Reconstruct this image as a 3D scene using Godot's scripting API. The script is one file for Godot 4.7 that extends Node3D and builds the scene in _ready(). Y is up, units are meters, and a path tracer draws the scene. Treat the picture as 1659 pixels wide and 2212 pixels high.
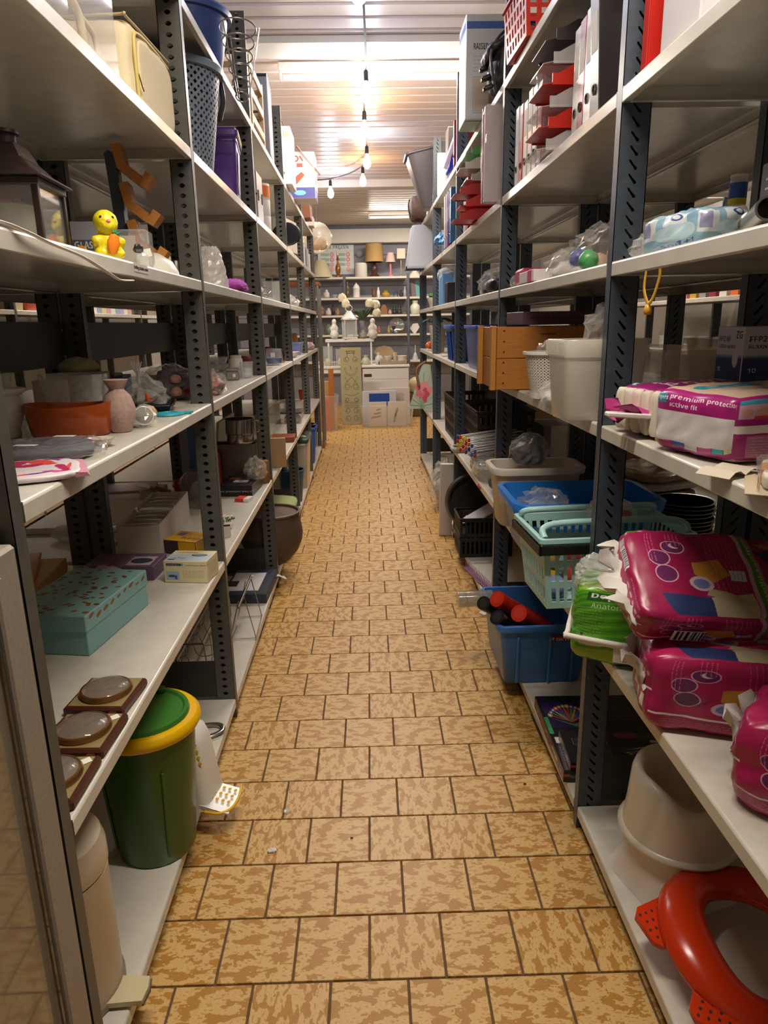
extends Node3D

var rng := RandomNumberGenerator.new()
var M := {}
var taken := {}
var font_cache := {}
var glyphs := {}

# ---------------------------------------------------------------- naming
func numbered(n: String) -> String:
	if taken.has(n):
		taken[n] += 1
		return "%s_%03d" % [n, taken[n]]
	taken[n] = 0
	return n

func tag(o: Node3D, label: String, cat := "", group := "", kind := "") -> Node3D:
	if label: o.set_meta("label", label)
	if cat: o.set_meta("category", cat)
	if group: o.set_meta("group", group)
	if kind: o.set_meta("kind", kind)
	return o

func thing(n: String, label: String, cat: String, p := Vector3.ZERO, yaw := 0.0, group := "") -> Node3D:
	var o := Node3D.new()
	o.name = numbered(n)
	add_child(o)
	o.position = p
	o.rotation.y = deg_to_rad(yaw)
	return tag(o, label, cat, group)

func part(o: Node3D, n: String, mesh: Mesh, m: Material, p := Vector3.ZERO, r := Vector3.ZERO, label := "") -> MeshInstance3D:
	var c := MeshInstance3D.new()
	c.name = n
	c.mesh = mesh
	c.material_override = m
	o.add_child(c, true)
	c.position = p
	c.rotation_degrees = r
	if label: c.set_meta("label", label)
	return c

func solo(n: String, label: String, cat: String, mesh: Mesh, m: Material, p := Vector3.ZERO, r := Vector3.ZERO, group := "") -> MeshInstance3D:
	var c := MeshInstance3D.new()
	c.name = numbered(n)
	c.mesh = mesh
	c.material_override = m
	add_child(c)
	c.position = p
	c.rotation_degrees = r
	tag(c, label, cat, group)
	return c

func copy(o: Node3D, p: Vector3, yaw := 0.0, label := "") -> Node3D:
	var base := String(o.name)
	if base.length() > 4 and base[-4] == "_" and base.right(3).is_valid_int(): base = base.left(-4)
	var c: Node3D = o.duplicate()
	c.name = numbered(base)
	add_child(c)
	c.position = p
	c.rotation.y = deg_to_rad(yaw)
	if label: c.set_meta("label", label)
	return c

func structure(n: String, label: String, mesh: Mesh, m: Material, p := Vector3.ZERO, r := Vector3.ZERO) -> MeshInstance3D:
	var c := solo(n, label, "", mesh, m, p, r)
	c.set_meta("kind", "structure")
	return c

# ---------------------------------------------------------------- materials
func C(hex: String) -> Color:
	return Color(hex)

func mat(color, rough := 0.6, metal := 0.0) -> StandardMaterial3D:
	var key := "%s|%.3f|%.3f" % [str(color), rough, metal]
	if M.has(key): return M[key]
	var m := StandardMaterial3D.new()
	m.albedo_color = Color(color) if color is String else color
	m.roughness = rough
	m.metallic = metal
	m.cull_mode = BaseMaterial3D.CULL_DISABLED
	M[key] = m
	return m

func clear(color: String, alpha: float, rough := 0.06) -> StandardMaterial3D:
	var key := "clear%s|%.3f|%.3f" % [color, alpha, rough]
	if M.has(key): return M[key]
	var m := StandardMaterial3D.new()
	var c := Color(color)
	c.a = alpha
	m.albedo_color = c
	m.roughness = rough
	m.transparency = BaseMaterial3D.TRANSPARENCY_ALPHA
	m.cull_mode = BaseMaterial3D.CULL_DISABLED
	M[key] = m
	return m

func printed(im: Image, rough := 0.5, repeat := false) -> StandardMaterial3D:
	var m := StandardMaterial3D.new()
	im.generate_mipmaps()
	m.albedo_texture = ImageTexture.create_from_image(im)
	m.roughness = rough
	m.texture_repeat = repeat
	m.cull_mode = BaseMaterial3D.CULL_DISABLED
	return m

func noise(freq: float, sd := 1, oct := 4, type := FastNoiseLite.TYPE_SIMPLEX_SMOOTH) -> FastNoiseLite:
	var n := FastNoiseLite.new()
	n.noise_type = type
	n.seed = sd
	n.frequency = freq
	n.fractal_octaves = oct
	return n

# two tones mixed by seamless noise, mapped in world space
func mottled(a: String, b: String, scale: float, rough: float, metal := 0.0, freq := 0.02, sharp := 0.0, sd := 3) -> StandardMaterial3D:
	var t := NoiseTexture2D.new()
	t.width = 256
	t.height = 256
	t.seamless = true
	t.noise = noise(freq, sd)
	var g := Gradient.new()
	g.set_color(0, Color(a))
	g.set_color(1, Color(b))
	g.set_offset(0, sharp)
	g.set_offset(1, 1.0 - sharp)
	t.color_ramp = g
	var m := StandardMaterial3D.new()
	m.albedo_texture = t
	m.uv1_triplanar = true
	m.uv1_world_triplanar = true
	m.uv1_scale = Vector3.ONE * scale
	m.roughness = rough
	m.metallic = metal
	m.cull_mode = BaseMaterial3D.CULL_DISABLED
	return m

# ---------------------------------------------------------------- painting flat print
func canvas(w: int, h: int, col: String) -> Image:
	var im := Image.create_empty(w, h, false, Image.FORMAT_RGB8)
	im.fill(Color(col))
	return im

func rect(im: Image, x: float, y: float, w: float, h: float, col: String) -> void:
	im.fill_rect(Rect2i(int(x), int(y), maxi(1, int(w)), maxi(1, int(h))), Color(col))

func ell(im: Image, cx: float, cy: float, rx: float, ry: float, col: String, turn := 0.0) -> void:
	var c := Color(col)
	var r := maxf(rx, ry)
	var ct := cos(turn)
	var sn := sin(turn)
	for y in range(maxi(0, int(cy - r)), mini(im.get_height(), int(cy + r) + 1)):
		for x in range(maxi(0, int(cx - r)), mini(im.get_width(), int(cx + r) + 1)):
			var dx := x - cx
			var dy := y - cy
			var u := (dx * ct + dy * sn) / rx
			var v := (-dx * sn + dy * ct) / ry
			if u * u + v * v <= 1.0: im.set_pixel(x, y, c)

func tri(im: Image, a: Vector2, b: Vector2, c: Vector2, col: Color) -> void:
	var d := (b.x - a.x) * (c.y - a.y) - (b.y - a.y) * (c.x - a.x)
	if absf(d) < 0.0001: return
	for y in range(maxi(0, int(minf(a.y, minf(b.y, c.y)))), mini(im.get_height(), int(maxf(a.y, maxf(b.y, c.y))) + 1)):
		for x in range(maxi(0, int(minf(a.x, minf(b.x, c.x)))), mini(im.get_width(), int(maxf(a.x, maxf(b.x, c.x))) + 1)):
			var px := x + 0.5 - a.x
			var py := y + 0.5 - a.y
			var s := (px * (c.y - a.y) - py * (c.x - a.x)) / d
			var t := (py * (b.x - a.x) - px * (b.y - a.y)) / d
			if s >= 0.0 and t >= 0.0 and s + t <= 1.0: im.set_pixel(x, y, col)

func poly(im: Image, pts: Array, col: String) -> void:
	var p := PackedVector2Array(pts)
	var ix := Geometry2D.triangulate_polygon(p)
	for k in range(0, ix.size(), 3): tri(im, p[ix[k]], p[ix[k + 1]], p[ix[k + 2]], Color(col))

func line(im: Image, a: Vector2, b: Vector2, w: float, col: String) -> void:
	var n := (b - a).normalized().orthogonal() * w * 0.5
	tri(im, a + n, b + n, b - n, Color(col))
	tri(im, a + n, b - n, a - n, Color(col))

func face(bold := false) -> SystemFont:
	if not font_cache.has(bold):
		var f := SystemFont.new()
		f.font_names = PackedStringArray(["Droid Sans"])
		f.font_weight = 700 if bold else 400
		font_cache[bold] = f
	return font_cache[bold]

# writes s into a flat print: x, y is the left end of the base line, h the cap height; turn in quarter turns clockwise
func write(im: Image, s: String, x: float, y: float, h: float, col: String, turn := 0, bold := true, squeeze := 1.0) -> void:
	var key := "%s%s" % [s, bold]
	if not glyphs.has(key):
		var tm := TextMesh.new()
		tm.font = face(bold)
		tm.text = s
		tm.font_size = 64
		tm.pixel_size = 1.0 / 46.0
		tm.depth = 0.0
		tm.curve_step = 4.0
		tm.horizontal_alignment = HORIZONTAL_ALIGNMENT_LEFT
		tm.vertical_alignment = VERTICAL_ALIGNMENT_BOTTOM
		var arr := tm.surface_get_arrays(0)
		glyphs[key] = [arr[Mesh.ARRAY_VERTEX], arr[Mesh.ARRAY_INDEX]]
	var v: PackedVector3Array = glyphs[key][0]
	var ix = glyphs[key][1]
	var lowest := 1e9
	for p in v: lowest = minf(lowest, p.y)
	var q := PackedVector2Array()
	var has_tail := false
	for ch in s:
		if ch in "gjpqy,": has_tail = true
	var drop := 0.25 if has_tail else 0.0
	for p in v:
		var a := Vector2(p.x * squeeze, -(p.y - lowest - drop)) * h
		if turn == 1: a = Vector2(-a.y, a.x)
		elif turn == 2: a = -a
		elif turn == 3: a = Vector2(a.y, -a.x)
		q.append(Vector2(x, y) + a)
	if ix == null or ix.is_empty():
		for k in range(0, q.size(), 3): tri(im, q[k], q[k + 1], q[k + 2], Color(col))
	else:
		for k in range(0, ix.size(), 3): tri(im, q[ix[k]], q[ix[k + 1]], q[ix[k + 2]], Color(col))

# small print too fine to read: short dashes in rows
func dashes(im: Image, x: float, y: float, w: float, rows: int, step: float, col: String, th := 2.0, upright := false) -> void:
	for r in rows:
		var at := 0.0
		while at < w - 4:
			var l := rng.randf_range(5, 22)
			l = minf(l, w - at)
			if upright: rect(im, x + r * step, y + at, th, l, col)
			else: rect(im, x + at, y + r * step, l, th, col)
			at += l + 4

func barcode(im: Image, x: float, y: float, w: float, h: float) -> void:
	rect(im, x, y, w, h, "eeeeee")
	var at := 3.0
	while at < w - 4:
		var b := float(rng.randi_range(1, 3))
		rect(im, x + at, y + 2, b, h - 4, "202020")
		at += b + rng.randi_range(1, 3)

# ---------------------------------------------------------------- meshes
func begin() -> SurfaceTool:
	var st := SurfaceTool.new()
	st.begin(Mesh.PRIMITIVE_TRIANGLES)
	return st

func done(st: SurfaceTool) -> ArrayMesh:
	st.generate_normals()
	return st.commit()

func quad(st: SurfaceTool, a: Vector3, b: Vector3, c: Vector3, d: Vector3, g := 4294967295, uv := Rect2(0, 0, 1, 1)) -> void:
	# a bottom left, b top left, c top right, d bottom right, seen from outside
	st.set_smooth_group(g)
	var ua := Vector2(uv.position.x, uv.end.y)
	var ub := uv.position
	var uc := Vector2(uv.end.x, uv.position.y)
	var ud := uv.end
	for p in [[a, ua], [b, ub], [c, uc], [a, ua], [c, uc], [d, ud]]:
		st.set_uv(p[1])
		st.add_vertex(p[0])

const FLAT := 4294967295

# rings from the bottom up, each running clockwise seen from above; groups: one smooth group for each band
func loft(st: SurfaceTool, rings: Array, groups: Array = [], closed := true, cap_low := true, cap_high := true, flip := false) -> void:
	var n: int = rings[0].size()
	for i in rings.size() - 1:
		var g: int = groups[i] if i < groups.size() else 1
		st.set_smooth_group(g)
		for j in (n if closed else n - 1):
			var k := (j + 1) % n
			var u0 := 1.0 - float(j) / n
			var u1 := 1.0 - float(j + 1) / n
			var v0 := 1.0 - float(i) / (rings.size() - 1)
			var v1 := 1.0 - float(i + 1) / (rings.size() - 1)
			var a: Vector3 = rings[i][k]
			var b: Vector3 = rings[i + 1][k]
			var c: Vector3 = rings[i + 1][j]
			var d: Vector3 = rings[i][j]
			var pts := [[a, Vector2(u1, v0)], [b, Vector2(u1, v1)], [c, Vector2(u0, v1)], [a, Vector2(u1, v0)], [c, Vector2(u0, v1)], [d, Vector2(u0, v0)]]
			if flip: pts.reverse()
			for p in pts:
				st.set_uv(p[1])
				st.add_vertex(p[0])
	st.set_smooth_group(FLAT)
	if cap_low: fan(st, rings[0], flip)
	if cap_high: fan(st, rings[-1], not flip)

func fan(st: SurfaceTool, ring, up: bool) -> void:
	var mid := Vector3.ZERO
	for p in ring: mid += p
	mid /= ring.size()
	st.set_smooth_group(FLAT)
	for j in ring.size():
		var a: Vector3 = ring[j]
		var b: Vector3 = ring[(j + 1) % ring.size()]
		for p in ([mid, a, b] if up else [mid, b, a]):
			st.set_uv(Vector2(0.5, 0.5))
			st.add_vertex(p)

func circle(r: float, y: float, n := 24, rz := -1.0) -> PackedVector3Array:
	var out := PackedVector3Array()
	for j in n:
		var t := TAU * j / n
		out.append(Vector3(cos(t) * r, y, sin(t) * (rz if rz >= 0 else r)))
	return out

func rrect(w: float, d: float, r: float, y: float, n := 3) -> PackedVector3Array:
	var out := PackedVector3Array()
	r = minf(r, minf(w, d) * 0.499)
	var cs := [Vector2(w / 2 - r, d / 2 - r), Vector2(-w / 2 + r, d / 2 - r), Vector2(-w / 2 + r, -d / 2 + r), Vector2(w / 2 - r, -d / 2 + r)]
	for q in 4:
		for k in n + 1:
			var t := PI / 2 * (q + float(k) / n)
			out.append(Vector3(cs[q].x + cos(t) * r, y, cs[q].y + sin(t) * r))
	return out

# box with chamfered edges, base at y = 0; faces share an atlas in thirds: front, side, top
func box(w: float, h: float, d: float, c := 0.003, open := false) -> ArrayMesh:
	var st := begin()
	c = minf(c, minf(w, minf(h, d)) * 0.45)
	var x := w / 2
	var z := d / 2
	var F := Rect2(0, 0, 0.3333, 1)
	var S := Rect2(0.3334, 0, 0.3333, 1)
	var T := Rect2(0.6667, 0, 0.3333, 1)
	quad(st, Vector3(-x + c, c, z), Vector3(-x + c, h - c, z), Vector3(x - c, h - c, z), Vector3(x - c, c, z), FLAT, F)
	quad(st, Vector3(x - c, c, -z), Vector3(x - c, h - c, -z), Vector3(-x + c, h - c, -z), Vector3(-x + c, c, -z), FLAT, F)
	quad(st, Vector3(x, c, z - c), Vector3(x, h - c, z - c), Vector3(x, h - c, -z + c), Vector3(x, c, -z + c), FLAT, S)
	quad(st, Vector3(-x, c, -z + c), Vector3(-x, h - c, -z + c), Vector3(-x, h - c, z - c), Vector3(-x, c, z - c), FLAT, S)
	quad(st, Vector3(-x + c, h, z - c), Vector3(-x + c, h, -z + c), Vector3(x - c, h, -z + c), Vector3(x - c, h, z - c), FLAT, T)
	quad(st, Vector3(-x + c, 0, -z + c), Vector3(-x + c, 0, z - c), Vector3(x - c, 0, z - c), Vector3(x - c, 0, -z + c), FLAT, T)
	var e := Rect2(0.01, 0.01, 0.01, 0.01)
	for s in [1, -1]:
		# edges along x, y and z
		for q in [[1, h], [-1, 0.0]]:
			var yy: float = q[1]
			var yi: float = yy - c * q[0]
			edge(st, Vector3(-x + c, yi, z * s), Vector3(-x + c, yy, (z - c) * s), Vector3(x - c, yy, (z - c) * s), Vector3(x - c, yi, z * s), e)
			edge(st, Vector3(x * s, yi, -z + c), Vector3((x - c) * s, yy, -z + c), Vector3((x - c) * s, yy, z - c), Vector3(x * s, yi, z - c), e)
		for q in [1, -1]:
			edge(st, Vector3((x - c) * q, c, z * s), Vector3((x - c) * q, h - c, z * s), Vector3(x * q, h - c, (z - c) * s), Vector3(x * q, c, (z - c) * s), e)
			for yq in [[h, h - c], [0.0, c]]:
				edge3(st, Vector3((x - c) * q, yq[0], (z - c) * s), Vector3(x * q, yq[1], (z - c) * s), Vector3((x - c) * q, yq[1], z * s), Vector3(0, h / 2, 0), e)
	return done(st)

func edge(st: SurfaceTool, a: Vector3, b: Vector3, c: Vector3, d: Vector3, uv: Rect2) -> void:
	edge3(st, a, b, c, Vector3.INF, uv)
	edge3(st, a, c, d, Vector3.INF, uv)

func edge3(st: SurfaceTool, a: Vector3, b: Vector3, c: Vector3, _mid: Vector3, uv: Rect2) -> void:
	var n := (a - c).cross(a - b)
	var out := (a + b + c) / 3.0
	out.y -= 0.0
	var m := Vector3(out.x, 0, out.z)
	if m.length() < 0.0001: m = out
	var flip := n.dot(m) < 0
	st.set_smooth_group(FLAT)
	for p in ([a, c, b] if flip else [a, b, c]):
		st.set_uv(uv.position)
		st.add_vertex(p)

# solid of revolution from (radius, height) pairs, outside from the bottom up, then inside down
func lathe(profile: Array, n := 28, squash := 1.0) -> ArrayMesh:
	var st := begin()
	lathe_into(st, profile, n, squash)
	return done(st)

func lathe_into(st: SurfaceTool, profile: Array, n := 28, squash := 1.0, at := Vector3.ZERO) -> void:
	var rings := []
	for p in profile:
		var r := circle(maxf(p[0], 0.0001), p[1], n, maxf(p[0], 0.0001) * squash)
		for j in r.size(): r[j] += at
		rings.append(r)
	var groups := []
	var g := 1
	for i in profile.size() - 1:
		if i > 0:
			var a := Vector2(profile[i][0] - profile[i - 1][0], profile[i][1] - profile[i - 1][1]).normalized()
			var b := Vector2(profile[i + 1][0] - profile[i][0], profile[i + 1][1] - profile[i][1]).normalized()
			if a.dot(b) < 0.75: g += 1
		groups.append(g)
	loft(st, rings, groups, true, profile[0][0] > 0.0005, profile[-1][0] > 0.0005)

func tube(points: Array, r: float, n := 8, closed := false) -> ArrayMesh:
	var st := begin()
	tube_into(st, points, r, n, closed)
	return done(st)

func tube_into(st: SurfaceTool, points: Array, r: float, n := 8, closed := false, flat := 1.0) -> void:
	var rings := []
	var m := points.size()
	var up := Vector3.UP
	var side := Vector3.ZERO
	for i in m + (1 if closed else 0):
		var p: Vector3 = points[i % m]
		var a: Vector3 = points[(i - 1 + m) % m] if closed or i > 0 else points[0]
		var b: Vector3 = points[(i + 1) % m] if closed or i < m - 1 else points[m - 1]
		var d := (b - a).normalized()
		if side == Vector3.ZERO:
			side = d.cross(up if absf(d.dot(up)) < 0.9 else Vector3.RIGHT).normalized()
		side = (side - d * side.dot(d)).normalized()
		var o := d.cross(side)
		var ring := PackedVector3Array()
		for j in n:
			var t := TAU * j / n
			ring.append(p + side * cos(t) * r + o * sin(t) * r * flat)
		rings.append(ring)
	loft(st, rings, [], true, not closed, not closed, true)

# smooth curve through points
func curve(pts: Array, step := 6) -> Array:
	var out := []
	for i in pts.size() - 1:
		var p0: Vector3 = pts[maxi(i - 1, 0)]
		var p1: Vector3 = pts[i]
		var p2: Vector3 = pts[i + 1]
		var p3: Vector3 = pts[mini(i + 2, pts.size() - 1)]
		for k in step: out.append(p1.cubic_interpolate(p2, p0, p3, float(k) / step))
	out.append(pts[-1])
	return out

# outline in x, y pushed out along z by d, centred on z
func prism(pts: Array, d: float, smooth := false) -> ArrayMesh:
	var st := begin()
	prism_into(st, pts, d, smooth)
	return done(st)

func prism_into(st: SurfaceTool, pts: Array, d: float, smooth := false, at := Vector3.ZERO) -> void:
	var p := PackedVector2Array(pts)
	if not Geometry2D.is_polygon_clockwise(p): p.reverse()
	var ix := Geometry2D.triangulate_polygon(p)
	var lo := p[0]
	var hi := p[0]
	for q in p:
		lo = lo.min(q)
		hi = hi.max(q)
	var sz := (hi - lo).max(Vector2(0.0001, 0.0001))
	for s in [1, -1]:
		st.set_smooth_group(FLAT)
		for k in range(0, ix.size(), 3):
			var t := [p[ix[k]], p[ix[k + 1]], p[ix[k + 2]]]
			var ccw: bool = (t[1] - t[0]).cross(t[2] - t[0]) > 0
			if ccw == (s == 1): t.reverse()
			for q in t:
				st.set_uv(Vector2((q.x - lo.x) / sz.x, 1.0 - (q.y - lo.y) / sz.y))
				st.add_vertex(Vector3(q.x, q.y, d / 2 * s) + at)
	for j in p.size():
		var a := p[j]
		var b := p[(j + 1) % p.size()]
		quad(st, Vector3(a.x, a.y, -d / 2) + at, Vector3(a.x, a.y, d / 2) + at, Vector3(b.x, b.y, d / 2) + at, Vector3(b.x, b.y, -d / 2) + at, 1 if smooth else FLAT, Rect2(0.01, 0.01, 0.01, 0.01))

# plain cuboid into a mesh that is being built
func bar(st: SurfaceTool, a: Vector3, b: Vector3) -> void:
	var lo := a.min(b)
	var hi := a.max(b)
	quad(st, Vector3(lo.x, lo.y, hi.z), Vector3(lo.x, hi.y, hi.z), hi, Vector3(hi.x, lo.y, hi.z))
	quad(st, Vector3(hi.x, lo.y, lo.z), Vector3(hi.x, hi.y, lo.z), Vector3(lo.x, hi.y, lo.z), lo)
	quad(st, Vector3(hi.x, lo.y, hi.z), hi, Vector3(hi.x, hi.y, lo.z), Vector3(hi.x, lo.y, lo.z))
	quad(st, lo, Vector3(lo.x, hi.y, lo.z), Vector3(lo.x, hi.y, hi.z), Vector3(lo.x, lo.y, hi.z))
	quad(st, Vector3(lo.x, hi.y, hi.z), Vector3(lo.x, hi.y, lo.z), Vector3(hi.x, hi.y, lo.z), hi)
	quad(st, lo, Vector3(lo.x, lo.y, hi.z), Vector3(hi.x, lo.y, hi.z), Vector3(hi.x, lo.y, lo.z))

# open tub: outer size at the base and at the rim, wall thickness, rolled rim
func tub(w0: float, d0: float, w1: float, d1: float, h: float, r: float, wall := 0.004, lip := 0.012, lip_h := 0.02, n := 4) -> ArrayMesh:
	var st := begin()
	var rings := [rrect(w0 * 0.97, d0 * 0.97, r, 0, n), rrect(w0, d0, r, 0.006, n)]
	var k := 1.0 - lip_h / h
	rings.append(rrect(lerpf(w0, w1, k), lerpf(d0, d1, k), r, h - lip_h, n))
	rings.append(rrect(lerpf(w0, w1, k) + lip * 2, lerpf(d0, d1, k) + lip * 2, r + lip, h - lip_h, n))
	rings.append(rrect(w1 + lip * 2, d1 + lip * 2, r + lip, h - 0.003, n))
	rings.append(rrect(w1 + lip * 2 - 0.006, d1 + lip * 2 - 0.006, r + lip - 0.003, h, n))
	rings.append(rrect(w1 - wall * 2, d1 - wall * 2, r - wall, h, n))
	rings.append(rrect(w0 - wall * 2, d0 - wall * 2, r - wall, wall, n))
	loft(st, rings, [1, 1, 2, 3, 3, 4, 5], true, true, true)
	return done(st)

# soft packet: rounded box of the given size, base at y = 0, with creases; atlas in thirds like box()
func packet(size: Vector3, power := 5.0, crease := 0.006, sd := 1, n := 14, freq := 9.0, flat := false) -> ArrayMesh:
	var st := begin()
	packet_into(st, size, power, crease, sd, n, freq, flat)
	return done(st)

func packet_into(st: SurfaceTool, size: Vector3, power: float, crease: float, sd: int, n: int, freq: float, flat := false, at := Vector3.ZERO) -> void:
	var nz := noise(1.0, sd, 3)
	var axes := [[Vector3.RIGHT, Vector3.UP, Vector3.BACK, 0.0], [Vector3.LEFT, Vector3.UP, Vector3.FORWARD, 0.0], [Vector3.FORWARD, Vector3.UP, Vector3.RIGHT, 1.0], [Vector3.BACK, Vector3.UP, Vector3.LEFT, 1.0], [Vector3.RIGHT, Vector3.FORWARD, Vector3.UP, 2.0], [Vector3.RIGHT, Vector3.BACK, Vector3.DOWN, 2.0]]
	st.set_smooth_group(FLAT if flat else 1)
	for f in axes:
		var grid := []
		for i in n + 1:
			var row := []
			for j in n + 1:
				var a := sin((float(j) / n * 2 - 1) * PI * 0.42) / sin(PI * 0.42)
				var b := sin((float(i) / n * 2 - 1) * PI * 0.42) / sin(PI * 0.42)
				var p: Vector3 = f[2] + f[0] * a + f[1] * b
				var k := pow(pow(absf(p.x), power) + pow(absf(p.y), power) + pow(absf(p.z), power), -1.0 / power)
				var q := p * k
				var w := q * size * 0.5
				var d := nz.get_noise_3dv(w * freq * 2.0) + 0.5 * nz.get_noise_3dv(w * freq * 5.0)
				w += q.normalized() * d * crease
				w.y += size.y * 0.5
				w.y = maxf(w.y, 0.0)
				row.append([w + at, Vector2((float(f[3]) + float(j) / n) / 3.0, 1.0 - float(i) / n)])
			grid.append(row)
		for i in n:
			for j in n:
				var a = grid[i][j]
				var b = grid[i + 1][j]
				var c = grid[i + 1][j + 1]
				var d = grid[i][j + 1]
				for p in [a, b, c, a, c, d]:
					st.set_uv(p[1])
					st.add_vertex(p[0])

# blob: lumpy round body (bags, plush, stones); flat shading gives crinkled film
func blob(size: Vector3, lump: float, sd := 1, n := 12, freq := 8.0, flat := false, base := -0.7) -> ArrayMesh:
	var st := begin()
	var nz := noise(1.0, sd, 3)
	st.set_smooth_group(FLAT if flat else 1)
	var rows := []
	for i in n + 1:
		var row := []
		var ph := PI * i / n - PI / 2
		for j in n * 2 + 1:
			var t := TAU * (j % (n * 2)) / (n * 2)
			var q := Vector3(cos(ph) * cos(t), sin(ph), cos(ph) * sin(t))
			var w := q * size * 0.5
			w += q * nz.get_noise_3dv(w * freq * 3.0) * lump
			w.y = maxf(w.y, base * size.y * 0.5)
			w.y -= base * size.y * 0.5
			row.append([w, Vector2(1.0 - float(j) / (n * 2), 1.0 - float(i) / n)])
		rows.append(row)
	for i in n:
		for j in n * 2:
			for p in [rows[i][j + 1], rows[i + 1][j + 1], rows[i + 1][j], rows[i][j + 1], rows[i + 1][j], rows[i][j]]:
				st.set_uv(p[1])
				st.add_vertex(p[0])
	return done(st)

# soft sheet over a height field: nx by nz cells, f(u, v) gives y; with thickness t
func sheet(w: float, d: float, nx: int, nz: int, f: Callable, t := 0.002) -> ArrayMesh:
	var st := begin()
	for s in [1, -1]:
		st.set_smooth_group(1 if s == 1 else 2)
		for i in nz:
			for j in nx:
				var q := []
				for o in [[0, 1], [0, 0], [1, 0], [1, 1]]:
					var u: float = float(j + o[0]) / nx
					var v: float = float(i + o[1]) / nz
					q.append([Vector3((u - 0.5) * w, f.call(u, v) + (0.0 if s == 1 else -t), (v - 0.5) * d), Vector2(u, v)])
				var order := [q[0], q[1], q[2], q[0], q[2], q[3]]
				if s == -1: order.reverse()
				for p in order:
					st.set_uv(p[1])
					st.add_vertex(p[0])
	return done(st)

func lettering(o: Node3D, s: String, h: float, m: Material, p: Vector3, r := Vector3.ZERO, bold := true, depth := 0.0006) -> MeshInstance3D:
	var tm := TextMesh.new()
	tm.font = face(bold)
	tm.text = s
	tm.font_size = 32
	tm.pixel_size = h / 23.0
	tm.depth = depth
	tm.curve_step = 2.0
	return part(o, "lettering", tm, m, p, r)

# ---------------------------------------------------------------- the room
const XL := -0.59
const XR := 0.67
const ZL := [-1.135, -2.72, -4.27, -5.93, -7.56, -9.2]
const ZR := [-0.33, -1.965, -3.55, -5.24, -6.93, -8.52]
const LEVELS := [0.09, 0.717, 1.357, 1.807, 2.25, 2.735]

func _ready() -> void:
	rng.seed = 7
	var cam := Camera3D.new()
	cam.name = "camera"
	cam.fov = 72.44
	cam.near = 0.02
	cam.position = Vector3(0, 1.64, 0)
	cam.rotation = Vector3(-0.26299395, -0.02394373, -0.01871524)
	add_child(cam)
	var env := WorldEnvironment.new()
	env.name = "environment"
	var e := Environment.new()
	e.background_mode = Environment.BG_COLOR
	e.background_color = Color(0.02, 0.02, 0.02)
	e.tonemap_mode = Environment.TONE_MAPPER_LINEAR
	e.tonemap_exposure = 1.12
	e.sdfgi_enabled = true
	e.ssao_enabled = true
	e.ssil_enabled = true
	env.environment = e
	add_child(env)
	# fluorescent tubes hung across the aisles
	for t in [[Vector3(0.18, 3.44, -1.2), "above the front end of the tiled aisle"], [Vector3(0.18, 3.44, -5.95), "above the tiled aisle by the flat beam"], [Vector3(-1.36, 3.44, -10.75), "beyond the end of the left shelving"], [Vector3(0.9, 3.44, -13.2), "in front of the lamp shelves"],
			[Vector3(-2.35, 3.44, -7.4), "over the left side aisle"], [Vector3(2.4, 3.44, -6.6), "over the right side aisle"]]:
		fluorescent(t[0], t[1])
	festoon()
	build_room()
	build_shelving()
	build_all()

func build_all() -> void:
	build_left()
	build_left_far()
	build_right_near()
	build_right_far()
	build_back()
	build_scraps()

func fluorescent(p: Vector3, where: String) -> void:
	var o := thing("fluorescent_light", "bare fluorescent tube in a white batten " + where, "ceiling light", p, 0, "fluorescent tubes on the ceiling")
	var L := 1.5
	part(o, "batten", box(L + 0.04, 0.05, 0.06, 0.006), mat("e8e4dc", 0.4), Vector3(0, 0.05, 0))
	for s in [-1, 1]:
		part(o, "end_holder", box(0.02, 0.09, 0.035, 0.004), mat("efece6", 0.4), Vector3(s * (L / 2 + 0.005), -0.02, 0))
	var glow := StandardMaterial3D.new()
	glow.albedo_color = Color("fff8ee")
	glow.emission_enabled = true
	glow.emission = Color("fff1df")
	glow.emission_energy_multiplier = 3.2
	var st := begin()
	var a := []
	for k in 2: a.append(Vector3((k - 0.5) * (L - 0.03), 0.005, 0))
	tube_into(st, a, 0.016, 14)
	part(o, "tube", done(st), glow)
	for q in [[-90, Vector3(0, -0.015, 0), 1.3], [0, Vector3(0, 0.004, -0.018), 0.16], [180, Vector3(0, 0.004, 0.018), 0.16]]:
		var l := AreaLight3D.new()
		l.name = "tube_light"
		l.area_size = Vector2(L - 0.03, 0.03)
		l.light_energy = TUBE * q[2]
		l.light_color = Color("fff3e2")
		l.shadow_enabled = true
		l.area_range = 20.0
		l.area_attenuation = 2.0
		if q[0] == -90: l.rotation_degrees = Vector3(-90, 0, 0)
		else: l.rotation_degrees = Vector3(0, q[0], 0)
		l.position = q[1]
		o.add_child(l, true)

const TUBE := 4.6

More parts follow.
